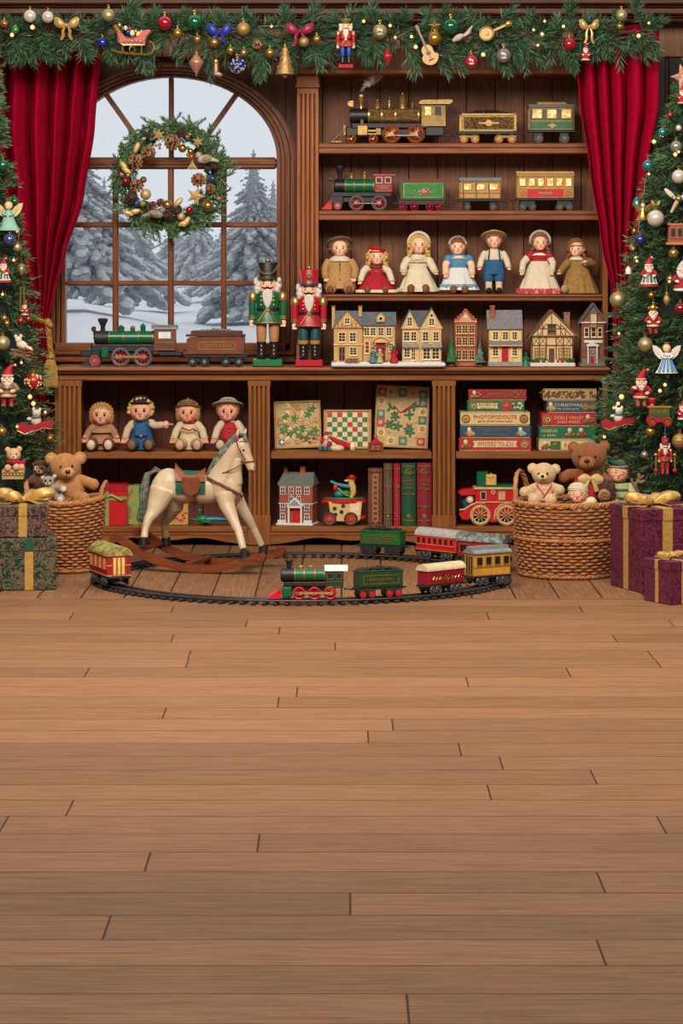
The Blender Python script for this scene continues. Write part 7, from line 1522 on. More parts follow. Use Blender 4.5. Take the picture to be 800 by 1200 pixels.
def obow(label,px,row,w,h,m,hg,g,drop=1):
    t=O('bow',label,'bow',px,row,hg,g); b=t.p('loop',m)
    for s_ in (-1,1):
        rings=[]
        for i in range(9):
            q=i/8; x=s_*w*(.06+.9*q); hh=h*(.14+.62*sin(PI*min(q*.8,1))**.8)*(1 if q<.97 else .75); zc=h*.34*q
            rings.append([(x,3.2*sin(PI*q)*cos(2*PI*k/12)-2,zc+hh*.5*sin(2*PI*k/12)) for k in range(12)])
        b.loft(rings,m)
        tl=t.p('tail',m); tl.tube([(s_*1,-2,0),(s_*w*.28,-3,-h*.4*drop),(s_*w*.24,-2.5,-h*.75*drop),(s_*w*.42,-2,-h*1.05*drop)],[w*.06,w*.13,w*.14,w*.12],m,6)
    k=t.p('knot',m); k.ell((0,-2.5,0),(w*.14,3,h*.17),m,10,7); return t.done()
def odrop(label,name,px,row,prof,m,hg,g,string=0,cat='ornament',n=14,extra=None):
    t=O(name,label,cat,px,row,hg,g); b=t.p('body',m); b.lathe((0,0,0),prof,m,n); top=prof[-1][1]
    c=t.p('cord',OG); c.tube([(0,0,top-.5),(0,0,top+max(2,string))],.45,OG,5)
    if extra: extra(t)
    return t.done()
def osanta(label,px,row,h,hg,g,name='santa',coat=None,hatm=None,trim=None,skirtm=None,legs=True,cone=False,style=''):
    """row is the middle of the figure"""
    t=O(name,label,'ornament',px,row,hg,g); k=h/44.; coat=coat or REDC; hatm=hatm or coat; trim=trim or OWHT
    z=lambda v:(v-22)*k
    b=t.p('body',coat); elf=name in('elf','gnome') or style=='crown'
    pr=[(8.4,12),(9,13.5),(7.4,18),(7.2,21),(7.6,24),(4,27)] if elf else ([(12.5,4),(9,14),(7.6,18),(7.8,22),(4,26)] if cone else [(9.5,6),(10,8),(8.4,13),(7.6,17),(8,21),(4,25.5)])
    b.lathe((0,0,0),[(r*k,z(v)) for r,v in pr],coat,18,sy=.8); r0=pr[0][0]; tr=t.p('trim',trim)
    if cone:
        sk=t.p('gown',skirtm); sk.lathe((0,0,0),[(12.6*k,z(4.5)),(11.4*k,z(8)),(8.6*k,z(15.5)),(7.6*k,z(18))],skirtm,20,sy=.84)
        for i in range(5): a=-PI/2+(i-2)*.55; tr.tube([(12.4*k*cos(a),12.4*k*.84*sin(a),z(5)),(8.6*k*cos(a),8.8*k*.84*sin(a),z(16))],[1.1*k,.7*k],trim,5)
        hm=t.p('hem',coat); hm.loft([[((13.4+dr)*k*(1+.05*sin(8*2*PI*i/40))*cos(2*PI*i/40),(13.4+dr)*k*.84*(1+.05*sin(8*2*PI*i/40))*sin(2*PI*i/40),z(v)) for i in range(40)] for dr,v in ((-1.5,1),(0,1.5),(.2,4),(-.8,5.4))],coat)
        tr.lathe((0,0,0),[(12.6*k,z(5)),(13.2*k,z(6)),(12*k,z(7))],trim,20,sy=.84)
    else: tr.lathe((0,0,0),[(r0*k,z(pr[0][1]-1.6)),((r0+1)*k,z(pr[0][1])),(r0*k,z(pr[0][1]+2.2))],trim,16,sy=.82)
    bl=t.p('belt',BLACK); bl.lathe((0,0,0),[(7.7*k,z(17.6)),(8.1*k,z(18.3)),(7.8*k,z(19.4))],BLACK if not cone else OG,16,sy=.82); bl.box(-1.2*k,1.2*k,-6.9*k,-6*k,z(17.4),z(19.6),OG)
    for s_ in (-1,1):
        up=name=='elf' and s_<0
        a=t.p('arm',coat); e=(s_*10.5*k,-3*k,z(18)); w=(s_*7*k,-7.4*k,z(17)) if not up else (s_*9*k,-7*k,z(23)); a.tube([(s_*6.4*k,-1*k,z(23.5)),e,w],[2.6*k,2.9*k,2.4*k],coat,8); tr.ell(w,(2.7*k,2.4*k,2*k),trim,8,6); hd=t.p('mitten',trim); hd.ell((w[0]-s_*1.4*k,w[1]-1.6*k,w[2]-.4*k),(2.1*k,2.1*k,2.1*k),SKIN if elf else trim,8,6)
        if legs:
            lm=hatm if name=='gnome' else coat if style=='crown' else mat('#9a5a40',.6) if name=='elf' else BLACK
            l=t.p('leg',lm); l.tube([(s_*3.8*k,0,z(13 if elf else 7)),(s_*3.6*k,-.6*k,z(2.5))],[3*k if elf else 2.6*k,2.2*k],lm,8); f=t.p('boot',coat if elf else BLACK); f.ell((s_*4*k,-2.6*k,z(1.6)),(2.5*k,4*k,2*k),coat if elf else BLACK,9,6); f.ell((s_*4*k,-6*k,z(2.6)),1.1*k,OG if elf else BLACK,6,4)
    hd=t.p('head',SKIN); hd.ell((0,-1*k,z(29.5)),(5.6*k,5.2*k,5.4*k),SKIN,14,9); hd.ell((0,-6.5*k,z(28.8)),(1.2*k,1.2*k,1.3*k),BLUSH,6,4)
    for s_ in (-1,1): hd.ell((s_*2.1*k,-5.6*k,z(30.6)),(.75*k,.6*k,.9*k),EYE,6,4); hd.ell((s_*3.3*k,-5*k,z(28.6)),(1.3*k,.7*k,1*k),BLUSH,6,4)
    be=t.p('beard',OWHT)
    for x,v,r in ((0,25,4.4),(-3.4,26.6,2.6),(3.4,26.6,2.6),(0,21.8,2.8),(-5,29,1.7),(5,29,1.7)): be.ell((x*k,(-4.4+abs(x)*.35)*k,z(v)),(r*k,r*.62*k,r*1.05*k),OWHT,10,7)
    be.ell((-2.1*k,-6.6*k,z(27.2)),(2.4*k,1.2*k,1*k),OWHT,8,5,(0,.25,0)); be.ell((2.1*k,-6.6*k,z(27.2)),(2.4*k,1.2*k,1*k),OWHT,8,5,(0,-.25,0))
    ht=t.p('hat',hatm)
    if style=='crown': ht.lathe((0,0,0),[(5.4*k,z(32.4)),(6.2*k,z(33)),(6.6*k,z(36.4)),(5.6*k,z(37)),(5*k,z(39.6)),(1.4*k,z(41.4)),(1.2*k,z(42.4))],hatm,14); ht.ell((0,0,z(43.4)),1.8*k,hatm,9,6); top=(0,0,z(44.6)); [ht.ell((6.2*k*cos(q),6.2*k*sin(q),z(36.8)),1.1*k,OG,6,4) for q in [PI*2*i/8 for i in range(8)]]
    else:
        cur=4.5 if elf else 2.6; ht.tube([(0,0,z(32)),(0,.4*k,z(35)),(.4*cur*k,.4*k,z(39)),(cur*.9*k,0,z(42.4)),(cur*1.5*k,0,z(43.4))],[5.7*k,5*k,3.4*k,1.9*k,.9*k],hatm,12); tr.ell((cur*1.7*k,-.2*k,z(43.2)),1.5*k,trim,8,6)
        tr.ring((0,-.2*k,z(32.4)),5.3*k,1.25*k,trim,18,'z'); top=(cur*.7*k,0,z(43.4))
    c=t.p('cord',OG); c.tube([top,(top[0],top[1],top[2]+6*k)],.4,OG if not cone else REDC,4); return t.done()
def oangel(label,px,row,h,hg,g,dress,stripe=None,hairm=None,wing=None):
    t=O('angel',label,'ornament',px,row,hg,g); k=h/40.; z=lambda v:(v-20)*k; wing=wing or OWHT
    b=t.p('gown',dress); rings=[]
    for q in range(8):
        f=q/7; w=(14-10.5*f**.75)*k; rings.append([(w*cos(2*PI*i/32)*(1+.07*(1-f)*sin(8*2*PI*i/32)),w*.75*sin(2*PI*i/32),z(1+25*f)) for i in range(32)])
    b.loft(rings,dress)
    if stripe:
        s=t.p('painted_stripes',stripe)
        for i in range(5): a=-PI/2+(i-2)*.42; s.tube([(13.9*k*cos(a),13.9*k*.77*sin(a),z(3)),(9*k*cos(a),9*k*.77*sin(a),z(12)),(4.6*k*cos(a),4.9*k*.8*sin(a),z(23))],[1.7*k,1.3*k,.6*k],stripe,6)
    for s_ in (-1,1):
        w=t.p('wing',wing); pts=[(2,22),(7,30),(13,34.5),(17.5,35),(16.5,29),(13.5,23),(9,18.5),(4,17)]; pts=[(s_*x*k,z(v)) for x,v in pts]; w.prism(pts,2*k,3.6*k,wing)
        for q in (.35,.65,.9): w.tube([(s_*3*k,1.6*k,z(20)),(s_*(3+13*q)*k,1.6*k,z(20+13*q*q))],.4*k,wing,4)
        a=t.p('arm',dress); a.tube([(s_*3.6*k,-1*k,z(25)),(s_*6.5*k,-4*k,z(21)),(s_*1.5*k,-6.5*k,z(19))],[1.8*k,1.9*k,1.2*k],dress,8)
    hd=t.p('head',SKIN); hd.ell((0,-1*k,z(31)),(4.7*k,4.5*k,4.9*k),SKIN,12,8); hm=hairm or BLOND
    for s_ in (-1,1): hd.ell((s_*1.8*k,-5*k,z(31.4)),(.6*k,.5*k,.7*k),EYE,6,4)
    hr=t.p('hair',hm); hr.ell((0,1*k,z(32.2)),(5.3*k,4.8*k,5.2*k),hm,12,8); hr.ring((0,0,z(38.5)),4*k,.5*k,OG,16,'z')
    return t.done()
W_=lambda *a:a
# ---- garland ornaments
H_=hangG
for a in (('amber bauble at the very start of the garland',5,28,5,OBRZ),('clear green glass bauble below the silver white one',18,35,4.6,glass('#2a8a3a')),('silver white bauble with a gold cap above the velvet curtain',35,19,7.6,OPRL),
 ('champagne glitter bauble above the red sleigh',127,18,8,OCHM),('royal blue bauble at the runner of the red sleigh',120,50,6.6,OBLU),('big red bauble between the sleigh and the green one',193,27,8.6,ORED),('gold bauble tucked beside the big red one',208,39,6,OG),('large emerald bauble beside the blue bow',228,26,9.2,OGRN),
 ('gold bauble above the pink finial',231,46,5,OG),('gold bauble hanging under the blue bow',251,50,6.2,OG),('small gold bauble above the blue painted one',270,59,5,OG),('smaller gold bauble touching the blue painted one',285.5,62,4.6,OG),('gold filigree bauble between the blue bow and pinecone',285,34,8.2,OGM),
 ('shiny gold bauble beside the gold bell',316,62,5.6,OG),('olive gold bauble under the burgundy bow',356,49,6.4,OGM),('little gold bauble at the tail of the burgundy bow',371,46,5,OG),('gold bauble under the gold star',509,45,8.6,OG),('large dark green bauble beside the gold star',528,31,9.6,OGRN),
 ('raspberry red bauble near the gold bow',667,52,7.6,ORED),('pale gold bauble over the second curtain',728,18,7,OCHM),('small bright gold bauble below the pale gold one',726,31,4.2,OG)): bauble(*a,H_,GGA)
bauble('white bauble with a dark split beside the silver white one',56,20,7.2,OPRL,H_,GGA,'open',mat('#3a2a2a',.6)); bauble('violet blue bauble with painted white figures',278,77,9,glass('#232f85'),H_,GGA,'spots',mat('#8f9ad0',.4)); bauble('silver bauble with a dark snow scene near the nutcracker',445,37,9,OCHM,H_,GGA,'scene',mat('#1f4340',.4))
bauble('red bauble with a painted snow scene over the gold train',552,72,8.2,glass('#b3203a'),H_,GGA,'scene',mat('#8a1428',.4)); bauble('silver bauble with a blue painted star',590,65,9,OSLV,H_,GGA,'scene',mat('#39546f',.4))
obow('gold ribbon bow above the velvet window curtain',78,30,15,16,mat('#b79258',.35,.35,.15,70),H_,GGA); obow('royal blue satin bow beside the emerald bauble',257,38,15,17,mat('#1d318f',.4,.1,.2,60),H_,GGA,.7); obow('burgundy satin bow above the gold bell',351,37,17,16,mat('#8c1638',.4,.1,.2,60),H_,GGA,1); obow('gold satin bow above the hanging santa',690,32,12,15,mat('#b9995f',.35,.35,.15,70),H_,GGA,1.2)
t=O('sleigh','red sleigh ornament with gold runners and a heap of tiny toys','ornament',156,46,H_,GGA); b=t.p('body',ORED); SLR=mat('#a3182c',.35,0,.12,50)
b.prism([(-23,15),(-19,9),(-17,-4),(-12,-8),(14,-8),(16,0),(15,4),(21,7),(20,11),(10,10),(8,3),(0,0),(-8,1),(-13,6),(-20,17)],-6,6,SLR); e=t.p('gold_edge',OG); e.tube([(-22,-6.4,16),(-18,-6.4,8),(-16,-6.4,-4),(-11,-6.4,-7),(13,-6.4,-7),(15,-6.4,0),(20,-6.4,8)],.9,OG,5); e.tube([(-20,-6.2,17),(-13,-6.2,7),(-8,-6.2,2),(0,-6.2,1),(8,-6.2,4),(10,-6.2,10)],.7,OG,5)
for i in range(5): e.ring((-10+5*i,-6.6,-3.4),1.6,.5,OG,10)
r=t.p('runner',OG)
for y in (-6,6): r.tube([(-25,y,-13),(-18,y,-15),(0,y,-17),(16,y,-18),(22,y,-16),(25,y,-10),(23,y,-4),(19,y,-3)],.9,OG,6); r.tube([(-12,y,-8),(-12,y,-15.5)],.7,OG,5); r.tube([(10,y,-8),(10,y,-17)],.7,OG,5); r.ring((-1,y,-12),3.2,.5,OG,12)
y_=t.p('toys',GOLDM)
for x,z,m,q in ((-16,16,OG,3.4),(-12,12,OGRN,3.2),(-6,8,OBLU,3.6),(-1,7,CREAM,3.4),(3,9,OG,2.8),(6,6,CREAM,3),(-9,13,CREAM,2.6),(-4,12,ORED,2.4)): y_.ell((x,-1,z),(q,q,q*1.15),m,10,7)
t.done()
odrop('pink bronze diamond shaped finial hanging over the window arch','finial',230,76,[(.4,-14),(1.2,-11),(4,-6),(9,2),(9,4),(5,9),(2.2,12),(1.2,16)],OPINK,H_,GGA,8,n=8)
def stk(t): b=t.p('cuff',OG); b.lathe((0,0,0),[(3.4,6),(4,7),(3.4,10)],OG,10); f=t.p('foot',OPINK); f.ell((3,-.5,-7),(5,3,3),OPINK,10,6,(0,.3,0))
odrop('pinkish gold stocking ornament on a cord over the window arch','stocking',253,80,[(2.8,-8),(3,-4),(2.8,2),(3,8)],OPINK,H_,GGA,14,extra=stk)
def blx(t):
    e=t.p('filigree',mat('#7d6230',.4,.6,.2,80)); R=random.Random(3)
    for i in range(26): a=R.uniform(PI,2*PI); q=R.uniform(0,1); r=10.6-6.6*q; e.ring((r*cos(a)*.98,r*sin(a)*.98,-15+26*q),1.3,.35,e.m,8)
    c=t.p('clapper',OG); c.ell((0,-2,-19),2.8,OG,10,7)
odrop('large gold filigree bell beside the fluted pilaster top','bell',334,70,[(11.5,-17),(11,-15.5),(9,-9),(6.6,0),(4.6,9),(4,13),(1.5,15),(1.4,18)],OGM,H_,GGA,4,'bell',extra=blx)
t=O('nutcracker','small crowned nutcracker ornament in red and blue at the middle of the garland','ornament',405,80,H_,GGA); nutcracker(t,64,GOLDM,REDC,mat('#1d3f9a',.4),REDC,hatstyle='crown').done()
odrop('ruby red lantern shaped drop by the snow scene bauble','drop',454,67,[(.5,-11),(2,-8),(2.4,-6),(6.5,0),(6.5,2),(2.8,7),(2.2,9),(1.2,11)],mat('#a52a2c',.3,.3,.2,60),H_,GGA,5,n=8)
t=O('guitar','small wooden guitar ornament leaning on the garland','ornament',499,56,H_,GGA); GT=mat('#c79a5e',.4,0,.12,40); M=Matrix.Rotation(-.42,4,'Y')
b=t.p('body',GT,M=M); b.prism([(9.5*sin(a)*(1 if abs(a-PI)>1.9 else 1)*(1.0-.22*math.exp(-((cos(a)-.15)/.3)**2))*(1.12 if cos(a)<0 else .86),-9-13*(-cos(a))*-1 if 0 else -9+12.5*cos(a)) for a in [2*PI*k/32 for k in range(32)]],-3,2,GT,sm=False); s=t.p('sound_hole',EYE,M=M); s.cyl((0,-3.4,-7),(0,-2.8,-7),2.6,None,mat('#4a2f1c',.5),14); s.box(-3.4,3.4,-3.8,-3,-16,-14.6,mat('#4a2f1c',.5)); n=t.p('neck',mat('#8a5c34',.5),M=M); n.box(-1.3,1.3,-3.6,-1.6,-4,22,n.m,.3); n.box(-2,2,-3.4,-1.6,21,29,n.m,.5)
st=t.p('strings',OSLV,M=M); [st.tube([(x,-4,-15),(x,-4,26)],.14,OSLV,4) for x in (-.8,-.3,.3,.8)]; t.done()
t=O('star','gold star ornament above the gold bauble','ornament',509,31,H_,GGA); b=t.p('',OG); b.star((0,0,0),9,3.8,3,OG,5); t.done()
t=O('dove','pale pink feathered dove ornament beside the dark green bauble','ornament',541,42,H_,GGA); b=t.p('body',mat('#b8a197',.6)); b.ell((-4,-1,-2),(7,3.6,3.8),b.m,12,8,(0,-.5,0)); b.ell((-9,-1,-5),2.6,b.m,8,6); w=t.p('wing',b.m)
for k in range(5): w.ell((4+1.2*k,-2,1+1.5*k),(6.5,.9,1.5),b.m,8,5,(0,-.45-.12*k,0))
t.done()
t=O('banjo','brass banjo ornament lying across the garland','ornament',578,36,H_,GGA); M=Matrix.Rotation(-.42,4,'Y'); b=t.p('drum',OGM,M=M); b.cyl((-9,-3,0),(-9,2,0),8.3,None,OGM,20); b.cyl((-9,-3.5,0),(-9,-2.8,0),6.6,None,mat('#c9a878',.4),18); b.ring((-9,-3,0),8,1,OG,20); b.star((-9,-3.8,0),4.5,2,.5,OGM,6); n=t.p('neck',OGM,M=M); n.box(-2,17,-3,-1,-1.5,1.5,OGM,.4); n.ell((19,-2,0),(4.6,2,3.4),OG,10,6); n.ring((20,-3,0),2.6,.7,OG,10); t.done()
osanta('little santa ornament with a tall red hat under the gold bow',686,62,22,H_,GGA)
def pinecone(b,c,r,m,squash=1,ax=(0,-1,.25)):
    A=Vector(ax).normalized(); q=A.to_track_quat('Z','Y').to_matrix().to_4x4(); M0=b.M; b.M=(M0 or Matrix.Identity(4))@Matrix.Translation(c)@q
    b.ell((0,0,0),(r*.62,r*.62,r*.75),mat('#2f1c12',.8),10,7)
    for lv in range(6):
        f=lv/5; z=r*(-.55+1.25*f); rr=r*(.95-.75*f**1.4); n=max(4,int(11-7*f))
        for k in range(n): a=2*PI*(k+.5*(lv%2))/n; b.ell((rr*.8*cos(a),rr*.8*sin(a),z),(r*.24,r*.2,r*.1),m,7,5,(0,-.5,0) if 0 else (0,0,a))
    b.M=M0
CONE=mat('#7a5032',.7,0,.35,120,.2,hex2='#b98a5c',thr=(.45,.7)); CONED=mat('#3f2a1e',.7,0,.35,120,.2)
t=O('pinecone','brown pinecone in the garland beside the gold bell','pinecone',301,51,H_,GGA); b=t.p('',CONE); pinecone(b,(0,0,0),6,CONE); t.done()
# ---- left tree ornaments
H_=hangL
for a in (('dark green bauble above the mint angel at the picture edge',3,194,7.2,OGRN),('small green bauble at the shoulder of the mint angel',17,236,5,OGRN),('steel blue bauble below the mint angel',11,281,7.6,glass('#3a4a72')),('pearly gold bauble touching the steel blue one',20,290,5.4,OCHM),('big gold bauble above the hanging gnome',3,402,8.8,OCHM),
 ('gold bauble at the foliage edge below the red mouse sleigh',58,514,5.4,OG),('gold bauble at the picture edge above the basket bear',2,506,6,OG),('gold bauble paired with a twin beside the curtain tie',5,373,3.8,OG),('second gold bauble, lower one of the pair',8,379,3.6,OG),('red berry bauble under the santa on gold sticks',24,376,4,ORED),('second red berry bauble against the curtain',33,374,3.6,ORED)): bauble(*a,H_,GLT)
bauble('red bauble with gold flowers below the log basket mouse',39,447,10,mat('#a02028',.35,.2,.2,60),H_,GLT,'spots',mat('#d8b98a',.4))
oangel('mint gowned angel ornament near the picture edge',10,252,38,H_,GLT,mat('#7fb0a0',.6),None,BLOND,mat('#c9b27a',.5))
osanta('santa ornament in a green and red flared gown at the picture edge',4,317,30,H_,GLT,skirtm=mat('#14603f',.4),cone=True,legs=False)
odrop('tiny gold and white acorn drop on a long cord before the curtain','drop',25,316,[(.4,-7),(2.5,-4),(4.4,0),(3.6,3),(4.6,4),(3.4,6),(1,7)],OCHM,H_,GLT,16)
t=O('candy_stick','pair of slender gold sticks beside the little curtain santa','ornament',25,350,H_,GLT); b=t.p('stick',OG); b.tube([(-1,0,-15),(-1,0,14)],1.1,OG,8); b=t.p('stick',OCHM); b.tube([(3,1,-13),(3,1,14)],.6,OCHM,6); t.done()
osanta('little santa bust ornament on gold sticks before the curtain',29,362,18,H_,GLT,legs=False)
t=O('mouse_basket','white mouse ornament riding a bundle of brown twigs','ornament',26,409,H_,GLT); b=t.p('twigs',mat('#7a5a40',.8,0,.3,90)); R=random.Random(3)
for i in range(30): a=R.uniform(-.5,.5); b.tube([(-14+R.uniform(0,5),R.uniform(-4,2),-3+R.uniform(-8,3)),(10+R.uniform(-3,4),R.uniform(-6,1),-4+R.uniform(-8,6)+8*a)],.9,b.m,5)
m=t.p('mouse',mat('#cfc2b2',.8)); m.ell((0,-4,5),(7,5,5),m.m,12,8,(0,.3,0)); m.ell((-4,-4,11),(4.2,4,4.2),m.m,10,7); m.ell((-7,-5,15),(2,1,2.4),m.m,8,5); m.ell((-1,-5,15.5),(2,1,2.4),m.m,8,5); m.ell((9,-5,1),(5,2.6,2.2),m.m,8,5,(0,.5,0)); r=t.p('berry',ORED); r.ell((7,-8,0),1.7,ORED,8,5); t.done()
osanta('hanging gnome ornament with a curled red hat and red trousers',9,452,50,H_,GLT,name='gnome',coat=mat('#8a6a4a',.7),hatm=REDC,trim=mat('#c9b49a',.7),skirtm=REDC)
t=O('mouse_sleigh','grey mouse ornament sitting in a red sleigh with silver scrolls','ornament',42,497,H_,GLT)
def animalsleigh(t,k,fm,flip=1):
    b=t.p('sleigh',SLR); f=flip; b.prism([(f*-20*k,-6*k),(f*-14*k,-10*k),(f*10*k,-3*k),(f*19*k,-3*k),(f*20*k,4*k),(f*9*k,3*k),(f*-6*k,-2*k),(f*-14*k,2*k),(f*-20*k,0)],-5*k,5*k,SLR); e=t.p('scroll',OG); e.tube([(f*-20*k,-5.4*k,-7*k),(f*-12*k,-5.4*k,-11*k),(f*10*k,-5.4*k,-4*k),(f*18*k,-5.4*k,-5*k)],.6*k,OG,5); e.ring((f*-4*k,-5.5*k,-9*k),2.6*k,.7*k,OSLV,12); e.ring((f*8*k,-5.5*k,-6*k),2.2*k,.6*k,OSLV,12)
    a=t.p('animal',fm); a.ell((0,0,4*k),(6*k,5*k,6*k),fm,12,8); a.ell((f*1*k,-2*k,12*k),(4.8*k,4.5*k,4.5*k),fm,12,8); a.ell((f*-2.5*k,-1*k,16.5*k),(1.6*k,1*k,3*k),fm,8,5); a.ell((f*4.5*k,-1*k,16*k),(1.6*k,1*k,2.6*k),fm,8,5); a.ell((f*-7*k,-3*k,6*k),(3*k,2*k,2*k),fm,8,5); a.ell((f*1*k,-6.4*k,11.4*k),(1*k,.8*k,.7*k),EYE,6,4); s=t.p('scarf',mat('#4f7f7a',.7)); s.ring((0,-1*k,8*k),4.4*k,1.2*k,s.m,14,'z'); return t.done()
animalsleigh(t,1.05,mat('#cbbcaa',.85))
t=O('basket_bear','cream bear ornament with a red scarf sitting in a gold lattice basket','ornament',16,541,H_,GLT); b=t.p('basket',OGM); b.prism([(-13,-20),(12,-20),(13.5,-8),(-13,-9)],-7,7,mat('#b39766',.6)); [b.ring((-10+4*i,-7.4,-14),2,.5,OG,10) for i in range(6)]; BE=mat('#cda27c',.8,0,.12,60)
a=t.p('bear',BE); a.ell((0,0,8),(8.6,7.5,8),BE,14,9); a.ell((-7,0,14),(3.4,2.4,3.4),BE,8,6); a.ell((6.5,0,15),(3.4,2.4,3.4),BE,8,6); a.ell((1,-6,5.5),(3.6,2.6,2.8),mat('#e0c2a0',.8),8,6); a.ell((-6,-6,-7),4.4,BE,10,7); a.ell((4,-7,-6),4.4,BE,10,7); a.ell((10,-5,-6),4,BE,10,7); a.ell((1,-8.6,6.5),1.1,EYE,6,4); [a.ell((x,-6.6,9.6),.9,EYE,6,4) for x in (-2.6,4)]
s=t.p('scarf',REDC); s.ring((0,-1,0),6.8,2,REDC,16,'z'); s.prism([(6,-1),(15,5),(13,-6),(8,-5)],-6,-4,REDC); t.done()
# ---- right tree ornaments
H_=hangR
for a in (('small red bauble high on the tree below the star',785,135,3.8,ORED),('small pearl bauble just under the small red one',795,150,3.6,OPRL),('dark silver bauble above the blue green one',792,172,7.2,OSLV),('blue green bauble at the foliage edge by the curtain',759,194,7.2,glass('#2c7470')),('pale champagne bauble at the picture edge below the dark silver one',795,207,8.4,OPRL),
 ('large pearl bauble on a gold ribbon beside the gold angel',768,256,10.2,OPRL),('indigo blue bauble left of the santa bell',750,281,6.8,glass('#2a2f78')),('gold bauble hanging below the wooden cottage',789,297,6.2,OG),('large olive gold bauble at the edge of the tree by the shelf end',724,351,10.2,OCHM),('dark ruby bauble at the picture edge beside the crowned santa',797,362,8,ODRED),('matte gold bauble below the crowned santa',756,404,9.2,OCHM),
 ('small gold bauble above the indigo blue one',743,271,3.4,OG),('small gold bauble beside the flared santa',785,327,4.4,OG),('small gold bauble directly above the crowned santa',763,346,3.8,OG),('gold bauble below the red green train',762,506,6,OG),('dull silver bauble beside the hanging red nutcracker',755,533,4.6,OSLV),('little gold bauble under the white rabbit sleigh',708,512,3.8,OG)): bauble(*a,H_,GRT)
bauble('turquoise bauble wrapped in gold leaves',776,155,5.4,OTEAL,H_,GRT,'leaf'); bauble('gold filigree bauble at the picture edge near the red nutcracker',796,517,9.2,OGM,H_,GRT,'bands',OG); bauble('gold flower bauble with a pearl centre',741,290,4.8,OGM,H_,GRT,'scene',OPRL)
odrop('teal bell ornament above the gold angel','bell',746,236,[(5.6,-5),(5.2,-3),(4.4,1),(2.6,4.4),(.8,5.4)],OTEAL,H_,GRT,4,'bell')
odrop('gold teardrop ornament below the flared santa','drop',781,351,[(.5,-7),(3.4,-4),(4.6,0),(3,4),(1.6,5.4),(2.2,7),(.8,9)],OGM,H_,GRT,7); odrop('tiny white and red bell drop at the foliage edge','bell',736,317,[(3.6,-4),(3.4,-2),(3.6,1),(2,4),(.7,5)],OWHT,H_,GRT,10,'bell')
oangel('solid gold angel ornament beside the large pearl bauble',753,247,23,H_,GRT,OG,None,OG,OG); oangel('white and blue striped angel ornament with spread white wings',781,419,38,H_,GRT,mat('#d9d4cb',.5),mat('#3f83b0',.5),BLOND,OWHT)
osanta('santa ornament in a flared green and red gown on a red cord',760,319,36,H_,GRT,skirtm=mat('#14603f',.4),cone=True,legs=False); osanta('white hatted santa ornament in a red coat cut by the picture edge',798,325,40,H_,GRT,hatm=mat('#b5b0aa',.8),name='santa')
osanta('crowned santa ornament with a gold hat and red stockings',765,373,37,H_,GRT,hatm=OG,trim=mat('#d8cdbd',.6),style='crown'); osanta('red elf ornament with a pointed red hat and curled shoes',751,455,45,H_,GRT,name='elf',trim=mat('#d0a684',.6)); osanta('small red robed santa ornament at the picture edge beside the train',799,482,24,H_,GRT)
t=O('toy_train','red and green locomotive ornament with a gold roof','ornament',772,484,H_,GRT); b=t.p('cab',mat('#1a5c38',.4)); b.box(-11,12,-5,5,-6,6,b.m,.5); r=t.p('roof',OBRZ); r.box(-14,14,-6,6,6,8.4,mat('#a8642e',.4),.5); c=t.p('chimney',SLR); c.lathe((-8,0,8),[(4,0),(3,3),(4,5),(5,8),(4,10)],SLR,12); w=t.p('chassis',SLR); w.box(-15,13,-5.5,5.5,-11,-6,SLR,.8)
for x in (-9,9): k=t.p('wheel',SLR); k.ring((x,-6.4,-10),4.4,1.2,SLR,16); k.cyl((x,-6.6,-10),(x,-5,-10),3,None,OG,12)
for x in (-8,-1,6): q=t.p('window',OG); q.box(x-2.4,x+2.4,-5.5,-5,0,4.6,OG)
b.box(-12,-10,-5.6,5.6,-6,6,OG); b.box(-11,12,-5.6,-5,-2.6,-1.8,OBRZ); t.done()
t=O('cottage','brown carved wooden carriage ornament at the picture edge','ornament',796,276,H_,GRT); b=t.p('body',mat('#8a4a28',.5,0,.2,60)); b.prism([(-14,-9),(-13,10),(-10,13),(16,13),(16,-9)],-5,5,b.m); q=t.p('window',EYE); [q.box(x-2.4,x+2.4,-5.6,-5,-1,8,mat('#2a2a2c',.3),1) for x in (-8,0,8)]; f=t.p('trim',mat('#b3703c',.5)); f.box(-16,17,-6,6,-11,-8,f.m,.5); f.box(-14,16,-6,5.5,12,14,f.m,.5); f.box(-13,16,-5.8,-5,-4,-2.6,mat('#9a2c22',.5)); t.done()
t=O('dragonfly','pale wooden dragonfly ornament near the picture edge','ornament',790,236,H_,GRT); b=t.p('body',mat('#b59a80',.6)); b.tube([(-4,0,-13),(2,0,-2),(7,0,6)],[1.6,2.6,3],b.m,10); h=t.p('head',OBRZ); h.ell((5,-1,3),(4.2,4,4),OG,10,7); w=t.p('wing',mat('#c9bcae',.6)); w.ell((-5,1,9),(9,1,2.8),w.m,10,6,(0,.75,0)); w.ell((12,1,6),(8,1,2.6),w.m,10,6,(0,-.5,0)); t.done()
t=O('rabbit_sleigh','white rabbit ornament seated in a red and gold sleigh','ornament',724,493,H_,GRT); animalsleigh(t,.95,mat('#d8d0c6',.85),1)
t=O('nutcracker','red nutcracker ornament with gold maces on the lower tree','ornament',779,559,H_,GRT); nutcracker(t,48,REDC,REDC,REDC,OG,boot=REDC,hatstyle='red',base=False); b=t.p('mace',OG); [(b.cyl((s_*11,-3,8),(s_*11,-3,24),1.4,None,OG,8),b.ell((s_*11,-3,26),2.6,OG,8,6),b.ell((s_*11,-3,8),2.8,REDC,8,6)) for s_ in (-1,1)]; c=t.p('cord',OSLV); c.tube([(0,0,48),(0,0,60)],.4,OSLV,4); t.done()
